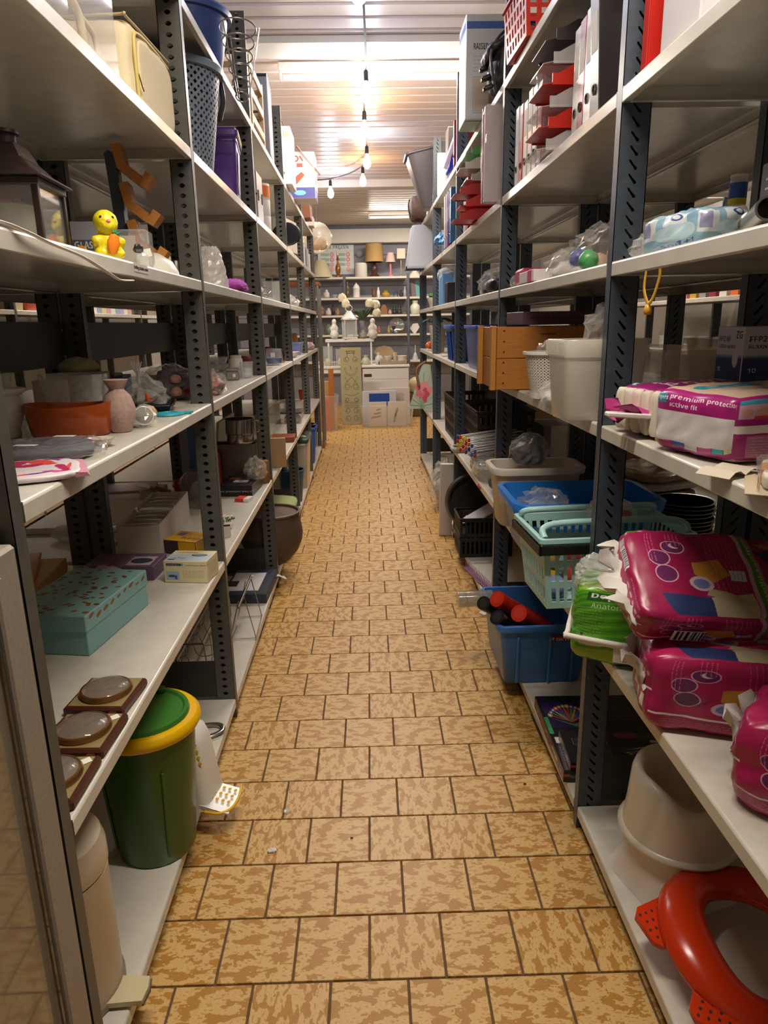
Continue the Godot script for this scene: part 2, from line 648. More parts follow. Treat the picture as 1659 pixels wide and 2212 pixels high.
func festoon() -> void:
	var o := thing("festoon_lights", "string of bare bulbs on a black cable slung under the ceiling along the aisle", "string lights", Vector3(0, 3.46, 0))
	var run := curve([Vector3(0.03, 0.04, -1.5), Vector3(0.02, 0.02, -3.4), Vector3(0.05, -0.04, -4.7), Vector3(0.065, -0.05, -5.7), Vector3(0.055, -0.01, -6.8), Vector3(0.08, -0.03, -7.9), Vector3(0.04, 0.0, -9.1), Vector3(-0.38, -0.02, -9.75), Vector3(-1.1, 0.04, -10.1)], 6)
	part(o, "cable", tube(run, 0.007, 6), mat("23201f", 0.6))
	var glass := lathe([[0.014, 0], [0.017, -0.022], [0.036, -0.06], [0.042, -0.092], [0.034, -0.124], [0.014, -0.142], [0.0, -0.145]], 18)
	var socket := lathe([[0.0, 0.075], [0.012, 0.072], [0.018, 0.06], [0.02, 0.0], [0.016, -0.004], [0.0, -0.004]], 14)
	for b in [[0.02, 0.0, -4.2, 0], [0.065, -0.05, -5.69, 0], [0.055, -0.02, -6.8, 1], [0.082, -0.04, -7.96, 0], [0.04, -0.01, -9.1, 1], [-0.375, -0.03, -9.75, 0]]:
		var at := Vector3(b[0], b[1] - 0.075, b[2])
		var s := part(o, "socket", socket, mat("1e1c1c", 0.5), at)
		var g := StandardMaterial3D.new()
		g.albedo_color = Color("fffaf0")
		g.emission_enabled = true
		g.emission = Color("f4f6ff") if b[3] == 0 else Color("ffd9a6")
		g.emission_energy_multiplier = 9.0
		part(s, "bulb", glass, g)
		var l := OmniLight3D.new()
		l.name = "bulb_light"
		l.light_color = Color("e6ebff") if b[3] == 0 else Color("ffbf80")
		l.light_energy = 0.32 if b[3] == 0 else 0.3
		l.light_size = 0.03
		l.omni_range = 12.0
		l.omni_attenuation = 2.0
		l.shadow_enabled = true
		s.add_child(l)
		l.position = Vector3(0, -0.065, 0)

func tile_image() -> Image:
	var n := 1024
	var im := Image.create_empty(n, n, false, Image.FORMAT_RGB8)
	var a := noise(0.011, 11, 3)
	var b := noise(0.045, 12, 3)
	var light := Color("c9a466")
	var dark := Color("a8772c")
	var vein := Color("96692a")
	for y in n:
		for x in n:
			var v := a.get_noise_2d(x * 1.1, y * 2.1)
			var w := b.get_noise_2d(x * 0.8, y * 1.6 + 300.0)
			var d := v + w * 0.38
			var col := light
			if d > 0.13: col = dark
			elif d > 0.105: col = vein
			elif w > 0.32: col = dark.lerp(light, 0.3)
			im.set_pixel(x, y, col.lightened(0.05 * w) if w > 0 else col.darkened(-0.05 * w))
	return im

func build_room() -> void:
	var grout := mat("5f4a38", 0.9)
	var fl := structure("floor", "floor of mottled ochre tiles laid in a running bond with brown joints", box(8.6, 0.1, 18.2, 0.001), grout, Vector3(0, -0.106, -7.0), Vector3(0, rad_to_deg(-0.008), 0))
	var tm := printed(tile_image(), 0.42, true)
	tm.texture_repeat = true
	var W := 0.2
	var D := 0.2074
	var kinds := []
	for k in 16:
		var st := begin()
		var x := (W - 0.0065) / 2
		var z := (D - 0.0065) / 2
		var c := 0.0012
		var o := Vector2(rng.randf_range(0.15, 0.85), rng.randf_range(0.15, 0.85))
		var turned := k % 4 == 3
		var top := [Vector3(-x + c, 0.006, z - c), Vector3(-x + c, 0.006, -z + c), Vector3(x - c, 0.006, -z + c), Vector3(x - c, 0.006, z - c)]
		var mid := [Vector3(-x, 0.005, z), Vector3(-x, 0.005, -z), Vector3(x, 0.005, -z), Vector3(x, 0.005, z)]
		var low := [Vector3(-x, 0, z), Vector3(-x, 0, -z), Vector3(x, 0, -z), Vector3(x, 0, z)]
		var tris := [[top[0], top[1], top[2]], [top[0], top[2], top[3]]]
		for j in 4:
			var i := (j + 1) % 4
			tris.append([mid[i], top[i], top[j]])
			tris.append([mid[i], top[j], mid[j]])
			tris.append([low[i], mid[i], mid[j]])
			tris.append([low[i], mid[j], low[j]])
		st.set_smooth_group(FLAT)
		for t in tris:
			for p in t:
				var uv := Vector2(p.x, p.z) / 0.86
				if turned: uv = Vector2(uv.y, uv.x)
				st.set_uv(uv + o)
				st.add_vertex(p)
		kinds.append(done(st))
	var rest := begin()
	var singles := 0
	for r in range(9, -62, -1):
		var z0 := -(2.679 - D * r) + D / 2
		var odd := 0.1 if posmod(r, 2) == 1 else 0.0
		for k in range(-21, 22):
			var x0 := -0.0809 + 0.1 + W * k + odd
			var kind: ArrayMesh = kinds[rng.randi() % 16]
			var at := Vector3(x0, 0.1, z0 + 7.0)
			if x0 > -0.66 - z0 * 0.008 * 0 and x0 < 0.78 and z0 < -0.95 and singles < 300:
				singles += 1
				part(fl, "tile", kind, tm, at)
			else:
				rest.append_from(kind, 0, Transform3D(Basis(), at))
	var rs := part(fl, "tile_field", rest.commit(), tm)
	rs.set_meta("kind", "stuff")
	# walls
	var grey := mat("8d8e99", 0.7)
	var white := mat("a8a49c", 0.7)
	var wb := structure("wall_back", "blue grey panelled back wall behind the lamp shelves", box(8.6, 3.8, 0.15, 0.001), mat("6e6f7a", 0.8), Vector3(0, -0.1, -15.18))
	for k in 6:
		part(wb, "panel", box(8.4, 0.592, 0.02, 0.004), grey, Vector3(0, 0.1 + k * 0.6, 0.085))
	structure("wall_left", "plain off-white side wall beyond the shelving", box(0.15, 3.8, 17.0, 0.001), white, Vector3(-3.55, -0.1, -6.8))
	structure("wall_right", "plain off-white side wall beyond the right shelving", box(0.15, 3.8, 17.0, 0.001), white, Vector3(3.75, -0.1, -6.8))
	structure("wall_front", "plain off-white wall at the entrance end", box(8.6, 3.8, 0.15, 0.001), white, Vector3(0, -0.1, 1.75))
	structure("trim_1", "white boxed beam along the top of the back wall", box(7.3, 0.26, 0.2, 0.005), mat("e6e2da", 0.6), Vector3(0.1, 3.21, -14.97))
	structure("trim_2", "white beam crossing the ribbed ceiling", box(7.2, 0.1, 0.22, 0.005), mat("dedad3", 0.6), Vector3(0.1, 3.45, -10.5))
	structure("trim_3", "flat white beam crossing the ceiling near the fluorescent tube", box(7.2, 0.045, 0.3, 0.005), mat("dedad3", 0.6), Vector3(0.1, 3.503, -5.6))
	# ceiling: ribbed sheets
	var ce := structure("ceiling", "white ribbed metal sheet ceiling", box(8.6, 0.12, 18.2, 0.001), mat("cfc8c4", 0.6), Vector3(0, 3.6, -7.0))
	var st := begin()
	var prof := [Vector2(0, 0), Vector2(0.152, 0), Vector2(0.162, 0.022), Vector2(0.19, 0.022), Vector2(0.2, 0.0)]
	for i in 4:
		var a: Vector2 = prof[i]
		var b: Vector2 = prof[i + 1]
		quad(st, Vector3(3.65, a.y, -a.x), Vector3(3.65, b.y, -b.x), Vector3(-3.45, b.y, -b.x), Vector3(-3.45, a.y, -a.x))
		quad(st, Vector3(-3.45, a.y + 0.002, -a.x), Vector3(-3.45, b.y + 0.002, -b.x), Vector3(3.65, b.y + 0.002, -b.x), Vector3(3.65, a.y + 0.002, -a.x))
	var panel := done(st)
	var cm := mat("cdc2be", 0.38)
	for k in 84:
		part(ce, "ceiling_panel", panel, cm, Vector3(0, -0.05, 8.6 - 0.2 * k))

# ---------------------------------------------------------------- shelving
func upright_mesh(into: float, slashed: bool, H := 3.25) -> ArrayMesh:
	# web in the x, y plane seen from +z, front edge at x = 0, running to x = into * 0.078
	var st := begin()
	var W := 0.078
	var t := 0.0025
	var p := 0.0335
	var x0 := 0.024
	var x1 := 0.058
	var cells := int(H / p)
	var top := cells * p
	var hole := []
	if slashed:
		hole = [Vector2(0.010, -0.012), Vector2(0.004, -0.013), Vector2(-0.002, -0.004), Vector2(-0.011, 0.007), Vector2(-0.012, 0.012), Vector2(-0.008, 0.012), Vector2(0.002, 0.0), Vector2(0.010, -0.007)]
	else:
		hole = [Vector2(0.003, -0.0075), Vector2(-0.003, -0.0075), Vector2(-0.0105, -0.002), Vector2(-0.0105, 0.002), Vector2(-0.003, 0.0075), Vector2(0.003, 0.0075), Vector2(0.0105, 0.002), Vector2(0.0105, -0.002)]
	var hw := (x1 - x0) / 2
	var outer := [Vector2(hw, -p / 2), Vector2(-hw, -p / 2), Vector2(-hw, -p / 4), Vector2(-hw, p / 4), Vector2(-hw, p / 2), Vector2(hw, p / 2), Vector2(hw, p / 4), Vector2(hw, -p / 4)]
	if slashed:
		outer = [Vector2(hw, -p / 2), Vector2(0, -p / 2), Vector2(-hw, -p / 2), Vector2(-hw, 0), Vector2(-hw, p / 2), Vector2(0, p / 2), Vector2(hw, p / 2), Vector2(hw, 0)]
	for z in [0.0, -t]:
		for s in [[0.0, x0], [x1, W]]:
			quad(st, Vector3(into * s[0], 0, z), Vector3(into * s[0], top, z), Vector3(into * s[1], top, z), Vector3(into * s[1], 0, z))
		for k in cells:
			var c := Vector2((x0 + x1) / 2, (k + 0.5) * p)
			for j in 8:
				var i := (j + 1) % 8
				var a: Vector2 = c + outer[j]
				var b: Vector2 = c + outer[i]
				var d: Vector2 = c + hole[i]
				var e: Vector2 = c + hole[j]
				quad(st, Vector3(into * a.x, a.y, z), Vector3(into * b.x, b.y, z), Vector3(into * d.x, d.y, z), Vector3(into * e.x, e.y, z))
	# front and rear flanges turned back, with small lips
	bar(st, Vector3(0, 0, 0), Vector3(into * t, top, -0.036))
	bar(st, Vector3(into * t, 0, -0.036), Vector3(into * (W - t), top, -0.0335))
	bar(st, Vector3(into * W, 0, 0), Vector3(into * (W - t), top, -0.036))
	return done(st)

func shelf_mesh(into: float, depth: float, L: float) -> ArrayMesh:
	# folded sheet-metal tray: top at y = 0, front at x = 0, z centred
	var st := begin()
	var path := [Vector2(0.018, -0.038), Vector2(0.001, -0.038), Vector2(0.0, -0.036), Vector2(0.0, -0.006), Vector2(0.0018, -0.0018), Vector2(0.006, 0.0), Vector2(depth - 0.006, 0.0), Vector2(depth, -0.006), Vector2(depth, -0.037), Vector2(depth - 0.018, -0.038)]
	var inner := [Vector2(0.018, -0.036), Vector2(0.0025, -0.036), Vector2(0.002, -0.035), Vector2(0.002, -0.007), Vector2(0.0035, -0.0035), Vector2(0.007, -0.002), Vector2(depth - 0.007, -0.002), Vector2(depth - 0.002, -0.007), Vector2(depth - 0.002, -0.036), Vector2(depth - 0.018, -0.036)]
	var h := L / 2
	for i in path.size() - 1:
		var a: Vector2 = path[i]
		var b: Vector2 = path[i + 1]
		var g := 1 if i >= 3 and i <= 4 else FLAT
		quad(st, Vector3(into * a.x, a.y, -h), Vector3(into * b.x, b.y, -h), Vector3(into * b.x, b.y, h), Vector3(into * a.x, a.y, h), g)
		a = inner[i]
		b = inner[i + 1]
		quad(st, Vector3(into * a.x, a.y, h), Vector3(into * b.x, b.y, h), Vector3(into * b.x, b.y, -h), Vector3(into * a.x, a.y, -h))
	for s in [-1, 1]:
		bar(st, Vector3(into * 0.0006, -0.038, s * h), Vector3(into * (depth - 0.001), -0.0005, s * (h - 0.0015)))
		bar(st, Vector3(into * 0.003, -0.038, s * h), Vector3(into * (depth - 0.003), -0.0365, s * (h - 0.014)))
	return done(st)

func row(n: String, label: String, xf: float, into: float, depth: float, zs: Array, um: Material, sm: Material, bm: Material, slashed: bool, skip := [], backs := [], levels := LEVELS) -> Node3D:
	var o := thing(n, label, "shelving", Vector3(xf, 0, 0))
	var um_f := upright_mesh(into, slashed)
	var um_b := upright_mesh(-into, slashed)
	var bolt := lathe([[0.007, 0], [0.007, 0.003], [0.003, 0.004], [0.0, 0.003]], 8)
	for z in zs:
		part(o, "upright", um_f, um, Vector3(0, 0, z))
		part(o, "upright", um_b, um, Vector3(into * depth, 0, z))
		# side ties between front and back posts
		for y in [0.1, 3.05]:
			part(o, "cross_tie", box(depth - 0.15, 0.17, 0.003, 0.001), bm, Vector3(into * depth / 2, y, z - 0.006))
	var meshes := {}
	for b in zs.size() - 1:
		var L: float = zs[b] - zs[b + 1] - 0.045
		var key := int(L * 1000)
		if not meshes.has(key): meshes[key] = shelf_mesh(into, depth, L)
		var zc: float = (zs[b] + zs[b + 1]) / 2 - 0.02
		for k in levels.size():
			if [b, k] in skip: continue
			part(o, "shelf", meshes[key], sm, Vector3(0, levels[k], zc))
		if b in backs:
			var bp := part(o, "back_panel", box(0.002, 0.155, L + 0.06, 0.0005), bm, Vector3(into * (depth - 0.001), 1.512, zc))
			for s in [-1, 1]:
				for y in [0.03, 0.125]:
					part(bp, "bolt", bolt, mat("b8b8b4", 0.35, 0.8), Vector3(-into * 0.001, y, s * (L / 2 - 0.02)), Vector3(0, 0, into * 90))
	return o

func build_shelving() -> void:
	var lm := mottled("4a4945", "55544f", 3.0, 0.42, 0.0, 0.03)
	var rm := mottled("3b424c", "47505b", 3.0, 0.38, 0.0, 0.03)
	var sm := mottled("c6c1b6", "d2cdc2", 2.5, 0.24, 0.0, 0.012)
	var bm := mat("34332f", 0.5)
	var back := []
	row("shelving_row", "long grey steel shelving row with keyhole uprights holding housewares beside the tiled aisle", XL, -1.0, 0.525, ZL, lm, sm, bm, false, [], [0, 1, 2, 3, 4])
	row("shelving_row", "grey steel shelving row backing onto the housewares shelves", XL - 1.06, 1.0, 0.525, ZL, lm, sm, bm, false, [], [])
	row("shelving_row", "blue grey steel shelving row with slashed slots holding binders and nappy packs", XR, 1.0, 0.455, ZR, rm, sm, bm, true, [[0, 5]], [], LR)
	row("shelving_row", "blue grey steel shelving row backing onto the binder shelves", XR + 0.92, -1.0, 0.455, ZR, rm, sm, bm, true, [[0, 5]], [], LR)
	row("shelving_row", "white edged shelving along the left side wall beyond the next aisle", -2.88, -1.0, 0.5, [-4.4, -6.1, -7.8, -9.5, -11.2], lm, sm, bm, false, [], [])
	row("shelving_row", "white edged shelving with glassware along the right side wall", 2.9, 1.0, 0.5, [-3.6, -5.2, -6.8, -8.4], rm, sm, bm, true, [], [])

# ---------------------------------------------------------------- left row, first bays
func wood_image(a: String, b: String, sd: int, knots := 0) -> Image:
	var im := Image.create_empty(256, 256, false, Image.FORMAT_RGB8)
	var n1 := noise(0.01, sd, 3)
	var n2 := noise(0.05, sd + 1, 2)
	for y in 256:
		for x in 256:
			var r := n1.get_noise_2d(x * 0.5, y * 3.0) * 7.0 + n2.get_noise_2d(x * 0.4, y * 4.0) * 0.6
			im.set_pixel(x, y, Color(a).lerp(Color(b), clampf(absf(fposmod(r, 1.0) - 0.5) * 2.0, 0, 1)))
	for k in knots:
		ell(im, 40 + k * 90, 60 + (k * 77) % 150, 7, 5, "4a2a12")
	return im

func wood(a: String, b: String, sd := 5, rough := 0.5, knots := 0) -> StandardMaterial3D:
	var key := "wood%s%s%d" % [a, b, knots]
	if not M.has(key): M[key] = printed(wood_image(a, b, sd, knots), rough, true)
	return M[key]

# crinkled clear film round a content
func film(size: Vector3, sd := 1, lump := 0.02, alpha := 0.1) -> Array:
	return [blob(size, lump, sd, 14, 9.0, true, -0.55), clear("f4f2ee", alpha, 0.08)]

# open zigzag ribbon of wood in the x, y plane
func ribbon(path: Array, t: float, w: float) -> ArrayMesh:
	var a := []
	var b := []
	for i in path.size():
		var p: Vector2 = path[i]
		var d := ((path[mini(i + 1, path.size() - 1)] as Vector2) - (path[maxi(i - 1, 0)] as Vector2)).normalized().orthogonal()
		a.append(p + d * t / 2)
		b.push_front(p - d * t / 2)
	return prism(a + b, w)

func build_left() -> void:
	var y := 1.808
	# lantern
	var iron := mat("3a2d29", 0.42, 0.35)
	var o := thing("lantern", "dark brown metal lantern with curved roof holding a cream candle", "lantern", Vector3(-0.775, y, -1.705), 3)
	part(o, "base", box(0.19, 0.016, 0.18, 0.004), iron)
	for s in [[-1, -1], [1, -1], [1, 1], [-1, 1]]:
		part(o, "corner_post", box(0.014, 0.125, 0.014, 0.002), iron, Vector3(s[0] * 0.083, 0.014, s[1] * 0.078))
	part(o, "top_frame", box(0.185, 0.018, 0.175, 0.003), iron, Vector3(0, 0.13, 0))
	for s in [-1, 1]:
		part(o, "glass_pane", box(0.002, 0.118, 0.145, 0.0005), clear("d8d8dc", 0.12, 0.03), Vector3(s * 0.083, 0.015, 0))
		part(o, "glass_pane", box(0.15, 0.118, 0.002, 0.0005), clear("d8d8dc", 0.12, 0.03), Vector3(0, 0.015, s * 0.078))
	var st := begin()
	loft(st, [rrect(0.212, 0.202, 0.004, 0.147, 1), rrect(0.204, 0.194, 0.004, 0.152, 1), rrect(0.15, 0.14, 0.004, 0.168, 1), rrect(0.105, 0.1, 0.004, 0.192, 1), rrect(0.078, 0.078, 0.004, 0.22, 1), rrect(0.07, 0.07, 0.004, 0.223, 1)], [FLAT, FLAT, FLAT, FLAT, FLAT])
	part(o, "roof", done(st), iron)
	part(o, "chimney", lathe([[0.028, 0.222], [0.027, 0.243], [0.034, 0.245], [0.033, 0.252], [0.01, 0.256], [0.0, 0.256]], 16), iron)
	part(o, "candle", lathe([[0.043, 0.016], [0.045, 0.02], [0.045, 0.1], [0.041, 0.104], [0.0, 0.1]], 24), mat("d9d5bd", 0.5))
	var bandm := mat("b23a72", 0.6)
	solo("pink_box", "small magenta and salmon carton behind the brown lantern", "box", box(0.1, 0.16, 0.05, 0.003), printed(two_tone("b02a6c", "d98a78"), 0.5), Vector3(-0.94, y, -1.98), Vector3(0, 10, 0))
	# chick
	var yel := mottled("e8d400", "f5e63a", 40.0, 0.35, 0.0, 0.06, 0.2)
	o = thing("bunny_figure", "yellow beaded toy bunny holding an orange carrot", "figurine", Vector3(-0.655, y + 0.008, -1.945), 28)
	part(o, "body", blob_stack([[Vector3(0, 0.012, 0), 0.034, 0.018], [Vector3(0, 0.032, 0), 0.033, 0.034], [Vector3(0, 0.088, 0.002), 0.03, 0.03], [Vector3(0.003, 0.075, 0.02), 0.018, 0.015], [Vector3(-0.029, 0.042, 0.014), 0.012, 0.012], [Vector3(0.03, 0.04, 0.016), 0.012, 0.012], [Vector3(-0.02, 0.01, 0.02), 0.016, 0.012], [Vector3(0.02, 0.01, 0.022), 0.016, 0.012]], 0.004, 0.0022), yel)
	for s in [-1, 1]:
		part(o, "eye", lathe([[0.0, -0.003], [0.004, 0.0], [0.0, 0.003]], 10), mat("30120c", 0.2), Vector3(s * 0.014, 0.097, 0.026), Vector3(90, 0, 0))
	part(o, "nose", lathe([[0.0, -0.005], [0.006, 0.0], [0.0, 0.005]], 10), mat("f08a70", 0.5), Vector3(0.002, 0.086, 0.035), Vector3(90, 0, 0))
	var carrot := part(o, "carrot", lathe([[0.0, -0.032], [0.012, -0.018], [0.016, 0.0], [0.011, 0.018], [0.0, 0.022]], 14, 0.5), mat("ff8c1a", 0.5), Vector3(0.008, 0.035, 0.042), Vector3(0, 0, -14))
	for k in 3:
		part(carrot, "leaf", lathe([[0.0, 0], [0.004, 0.008], [0.0, 0.018]], 8, 0.4), mat("2d8a5c", 0.6), Vector3(0, 0.018, 0), Vector3(0, 0, -45 + 40 * k))
	# wooden rack
	var board := mat("3c4450", 0.4)
	var oak := wood("a8692c", "c4843f", 21)
	o = thing("wall_rack", "leaning slate board with three stepped orange wooden brackets", "rack", Vector3(-0.80, y, -2.56), 6)
	part(o, "board", prism([Vector2(-0.012, 0), Vector2(0.02, 0), Vector2(0.0, 0.385), Vector2(-0.02, 0.395), Vector2(-0.034, 0.385)], 0.06), board)
	for k in 3:
		part(o, "bracket", ribbon([Vector2(0.0, 0.43), Vector2(0.012, 0.365), Vector2(0.062, 0.325), Vector2(0.078, 0.31), Vector2(0.1, 0.34)], 0.03, 0.08), oak, Vector3(0.008 + 0.012 * k, -0.02 - 0.115 * k, 0.01))
	# cartons and ornaments
	var im := canvas(192, 96, "8e8e96")
	rect(im, 0, 36, 64, 22, "4a4d58")
	write(im, "GLASS", 4, 54, 14, "c8ccd4")
	rect(im, 64, 0, 64, 96, "8a2020")
	solo("glassware_box", "grey carton with a dark band reading GLASS", "box", box(0.075, 0.13, 0.08, 0.002), printed(im), Vector3(-0.80, y, -2.21), Vector3(0, 8, 0))
	o = thing("clear_case", "clear plastic case with a pale card inside", "case", Vector3(-0.70, y, -2.27), 5)
	part(o, "shell", box(0.125, 0.115, 0.09, 0.004), clear("eef0f2", 0.16, 0.05))
	part(o, "card", box(0.07, 0.1, 0.003, 0.0005), mat("c9bba6", 0.7), Vector3(-0.02, 0.004, -0.02))
	o = thing("crystal_figure", "small silver and glass animal ornament with a price tag", "figurine", Vector3(-0.648, y, -2.2), 20)
	part(o, "body", blob(Vector3(0.05, 0.055, 0.04), 0.012, 9, 7, 12.0, true), clear("dfe2e6", 0.25, 0.02))
	part(o, "head", blob(Vector3(0.03, 0.028, 0.03), 0.006, 4, 6, 12.0, true), mat("77777c", 0.15, 0.9), Vector3(-0.006, 0.045, 0))
	part(o, "price_tag", box(0.02, 0.022, 0.001, 0.0002), mat("efeae0", 0.7), Vector3(0.022, 0.035, 0.01), Vector3(0, 0, 12))
	solo("white_dome", "plain white domed dish lying upside down", "dish", lathe([[0.12, 0], [0.118, 0.012], [0.10, 0.045], [0.06, 0.07], [0.0, 0.078]], 32), mat("dcd8cc", 0.35), Vector3(-0.73, y, -2.475))
	solo("bear_figure", "little white bear figurine beside the keyhole upright", "figurine", blob_stack([[Vector3(0, 0.022, 0), 0.022, 0.024], [Vector3(0, 0.062, 0), 0.017, 0.017], [Vector3(-0.011, 0.08, 0), 0.006, 0.007], [Vector3(0.011, 0.08, 0), 0.006, 0.007], [Vector3(-0.02, 0.03, 0.012), 0.008, 0.012], [Vector3(0.02, 0.03, 0.012), 0.008, 0.012]], 0.004, 0.0), mat("d8d0c4", 0.6), Vector3(-0.69, y + 0.003, -2.64), Vector3(0, 30, 0))
	solo("amber_tag", "little amber plastic clip beside the lantern foot", "clip", prism([Vector2(-0.012, 0), Vector2(0.012, 0), Vector2(0.012, 0.03), Vector2(0.004, 0.034), Vector2(-0.012, 0.03)], 0.012), mat("d08a20", 0.3), Vector3(-0.7, y, -1.88))
	var sp := curve([Vector3(-0.63, 1.815, -1.1), Vector3(-0.6, 1.816, -1.25), Vector3(-0.58, 1.806, -1.31), Vector3(-0.577, 1.795, -1.406), Vector3(-0.577, 1.787, -1.534), Vector3(-0.577, 1.774, -1.63), Vector3(-0.576, 1.76, -1.71), Vector3(-0.58, 1.753, -1.78), Vector3(-0.575, 1.756, -1.86)], 5)
	st = begin()
	tube_into(st, sp, 0.006, 8, false, 0.35)
	solo("white_strap", "narrow white plastic strap trailing over the shelf edge", "strap", done(st), mat("e9e4da", 0.4))
	o = thing("shelf_label", "small printed shelf label stuck to the shelf front", "label", Vector3(XL + 0.0007, 1.783, -1.99), 90)
	part(o, "strip", box(0.12, 0.022, 0.0008, 0.0002), mat("cdc7ba", 0.5))
	lettering(o, "Stelling schalen ramen", 0.008, mat("222222", 0.7), Vector3(0, 0.011, 0.0009), Vector3.ZERO, true, 0.0003)
	# --- level A
	y = 2.251
	var cream := mottled("d9c9a4", "e0d2b0", 14.0, 0.75, 0.0, 0.03)
	o = thing("cosmetic_case", "soft cream zipped case with square corners", "case", Vector3(-0.755, y, -2.47), -3)
	part(o, "body", packet(Vector3(0.25, 0.24, 0.40), 9.0, 0.006, 3, 12, 5.0), cream)
	part(o, "side_pad", packet(Vector3(0.02, 0.2, 0.31), 6.0, 0.003, 5, 8, 5.0), cream, Vector3(0.122, 0.01, -0.02))
	st = begin()
	tube_into(st, curve([Vector3(0.128, 0.02, 0.16), Vector3(0.129, 0.18, 0.165), Vector3(0.127, 0.215, 0.12), Vector3(0.12, 0.225, -0.05), Vector3(0.12, 0.215, -0.17)], 5), 0.005, 8)
	var zip := part(o, "zip", done(st), mat("cdb968", 0.5))
	part(zip, "zip_pull", tube([Vector3(0.133, 0.1, 0.162), Vector3(0.137, 0.07, 0.15), Vector3(0.137, 0.06, 0.143), Vector3(0.134, 0.072, 0.145), Vector3(0.133, 0.1, 0.162)], 0.0018, 6), mat("a08a50", 0.3, 0.9))
	part(o, "piping", tube(curve([Vector3(-0.12, 0.236, 0.19), Vector3(0.1, 0.24, 0.192), Vector3(0.118, 0.238, 0.17), Vector3(0.122, 0.235, -0.18)], 5), 0.004, 6), mat("c4b285", 0.6))
	o = thing("utensil_pack", "clear plastic box holding a pale bent ladle", "package", Vector3(-0.665, y, -1.9), 0)
	part(o, "shell", box(0.11, 0.25, 0.3, 0.006), clear("e6e4e6", 0.12, 0.06))
	st = begin()
	tube_into(st, curve([Vector3(-0.02, 0.24, 0.1), Vector3(-0.01, 0.22, 0.07), Vector3(0.0, 0.15, 0.02), Vector3(0.01, 0.11, -0.02), Vector3(0.012, 0.06, -0.03), Vector3(0.01, 0.025, -0.035)], 6), 0.011, 10, false, 0.7)
	tube_into(st, curve([Vector3(0.01, 0.11, -0.02), Vector3(0.025, 0.08, -0.07), Vector3(0.025, 0.03, -0.075), Vector3(0.01, 0.012, -0.04), Vector3(0.01, 0.03, -0.03)], 6), 0.007, 8)
	part(o, "ladle", done(st), mat("cdbf9e", 0.45))
	part(o, "paper_corner", prism([Vector2(0, 0), Vector2(0.03, 0.07), Vector2(0.06, 0.06)], 0.001), mat("efece6", 0.6), Vector3(-0.02, 0.17, 0.02), Vector3(0, 40, 0))
	build_left_c()
	build_left_d()

func two_tone(a: String, b: String) -> Image:
	var im := canvas(96, 32, a)
	rect(im, 16, 0, 18, 32, b)
	return im

# union of ellipsoids as one smooth skin (surface nets)
func blob_stack(balls: Array, cell: float, grain: float, sharp := 0.01) -> ArrayMesh:
	var lo := Vector3.INF
	var hi := -Vector3.INF
	for b in balls:
		var r := Vector3(b[1], b[2], b[1])
		lo = lo.min(b[0] - r * 1.3)
		hi = hi.max(b[0] + r * 1.3)
	var n := Vector3i(((hi - lo) / cell).ceil()) + Vector3i(2, 2, 2)
	lo -= Vector3.ONE * cell
	var f := PackedFloat32Array()
	f.resize(n.x * n.y * n.z)
	var nz := noise(1.0, 8, 2)
	for k in n.z:
		for j in n.y:
			for i in n.x:
				var p := lo + Vector3(i, j, k) * cell
				var d := 0.0
				for b in balls:
					var q: Vector3 = (p - b[0]) / Vector3(b[1], b[2], b[1])
					var e: float = (q.length() - 1.0) * minf(b[1], b[2])
					d += exp(-e / sharp * 3.0)
				var v := -log(maxf(d, 1e-30)) * sharp / 3.0
				if grain > 0: v += grain * nz.get_noise_3dv(p * 160.0)
				f[i + n.x * (j + n.y * k)] = v
	return nets(f, n, lo, cell)

func nets(f: PackedFloat32Array, n: Vector3i, lo: Vector3, cell: float) -> ArrayMesh:
	var st := begin()
	st.set_smooth_group(1)
	var vid := {}
	var pts := []
	var sx := 1
	var sy := n.x
	var sz := n.x * n.y
	for k in n.z - 1:
		for j in n.y - 1:
			for i in n.x - 1:
				var at := i + sy * j + sz * k
				var sum := Vector3.ZERO
				var c := 0
				for e in [[0, 0, 0, 1, 0, 0], [0, 1, 0, 1, 1, 0], [0, 0, 1, 1, 0, 1], [0, 1, 1, 1, 1, 1], [0, 0, 0, 0, 1, 0], [1, 0, 0, 1, 1, 0], [0, 0, 1, 0, 1, 1], [1, 0, 1, 1, 1, 1], [0, 0, 0, 0, 0, 1], [1, 0, 0, 1, 0, 1], [0, 1, 0, 0, 1, 1], [1, 1, 0, 1, 1, 1]]:
					var a := f[at + e[0] + sy * e[1] + sz * e[2]]
					var b := f[at + e[3] + sy * e[4] + sz * e[5]]
					if (a < 0) != (b < 0):
						sum += Vector3(e[0], e[1], e[2]).lerp(Vector3(e[3], e[4], e[5]), a / (a - b))
						c += 1
				if c:
					vid[at] = pts.size()
					pts.append(lo + (Vector3(i, j, k) + sum / c) * cell)
	for at in vid:
		var a := f[at]
		for ax in [[sx, sy, sz], [sy, sz, sx], [sz, sx, sy]]:
			var b := f[at + ax[0]]
			if (a < 0) == (b < 0): continue
			if not (vid.has(at - ax[1]) and vid.has(at - ax[2]) and vid.has(at - ax[1] - ax[2])): continue
			var q := [pts[vid[at]], pts[vid[at - ax[1]]], pts[vid[at - ax[1] - ax[2]]], pts[vid[at - ax[2]]]]
			if a < 0: q.reverse()
			for t in [0, 1, 2, 0, 2, 3]:
				st.set_uv(Vector2.ZERO)
				st.add_vertex(q[t])
	return done(st)

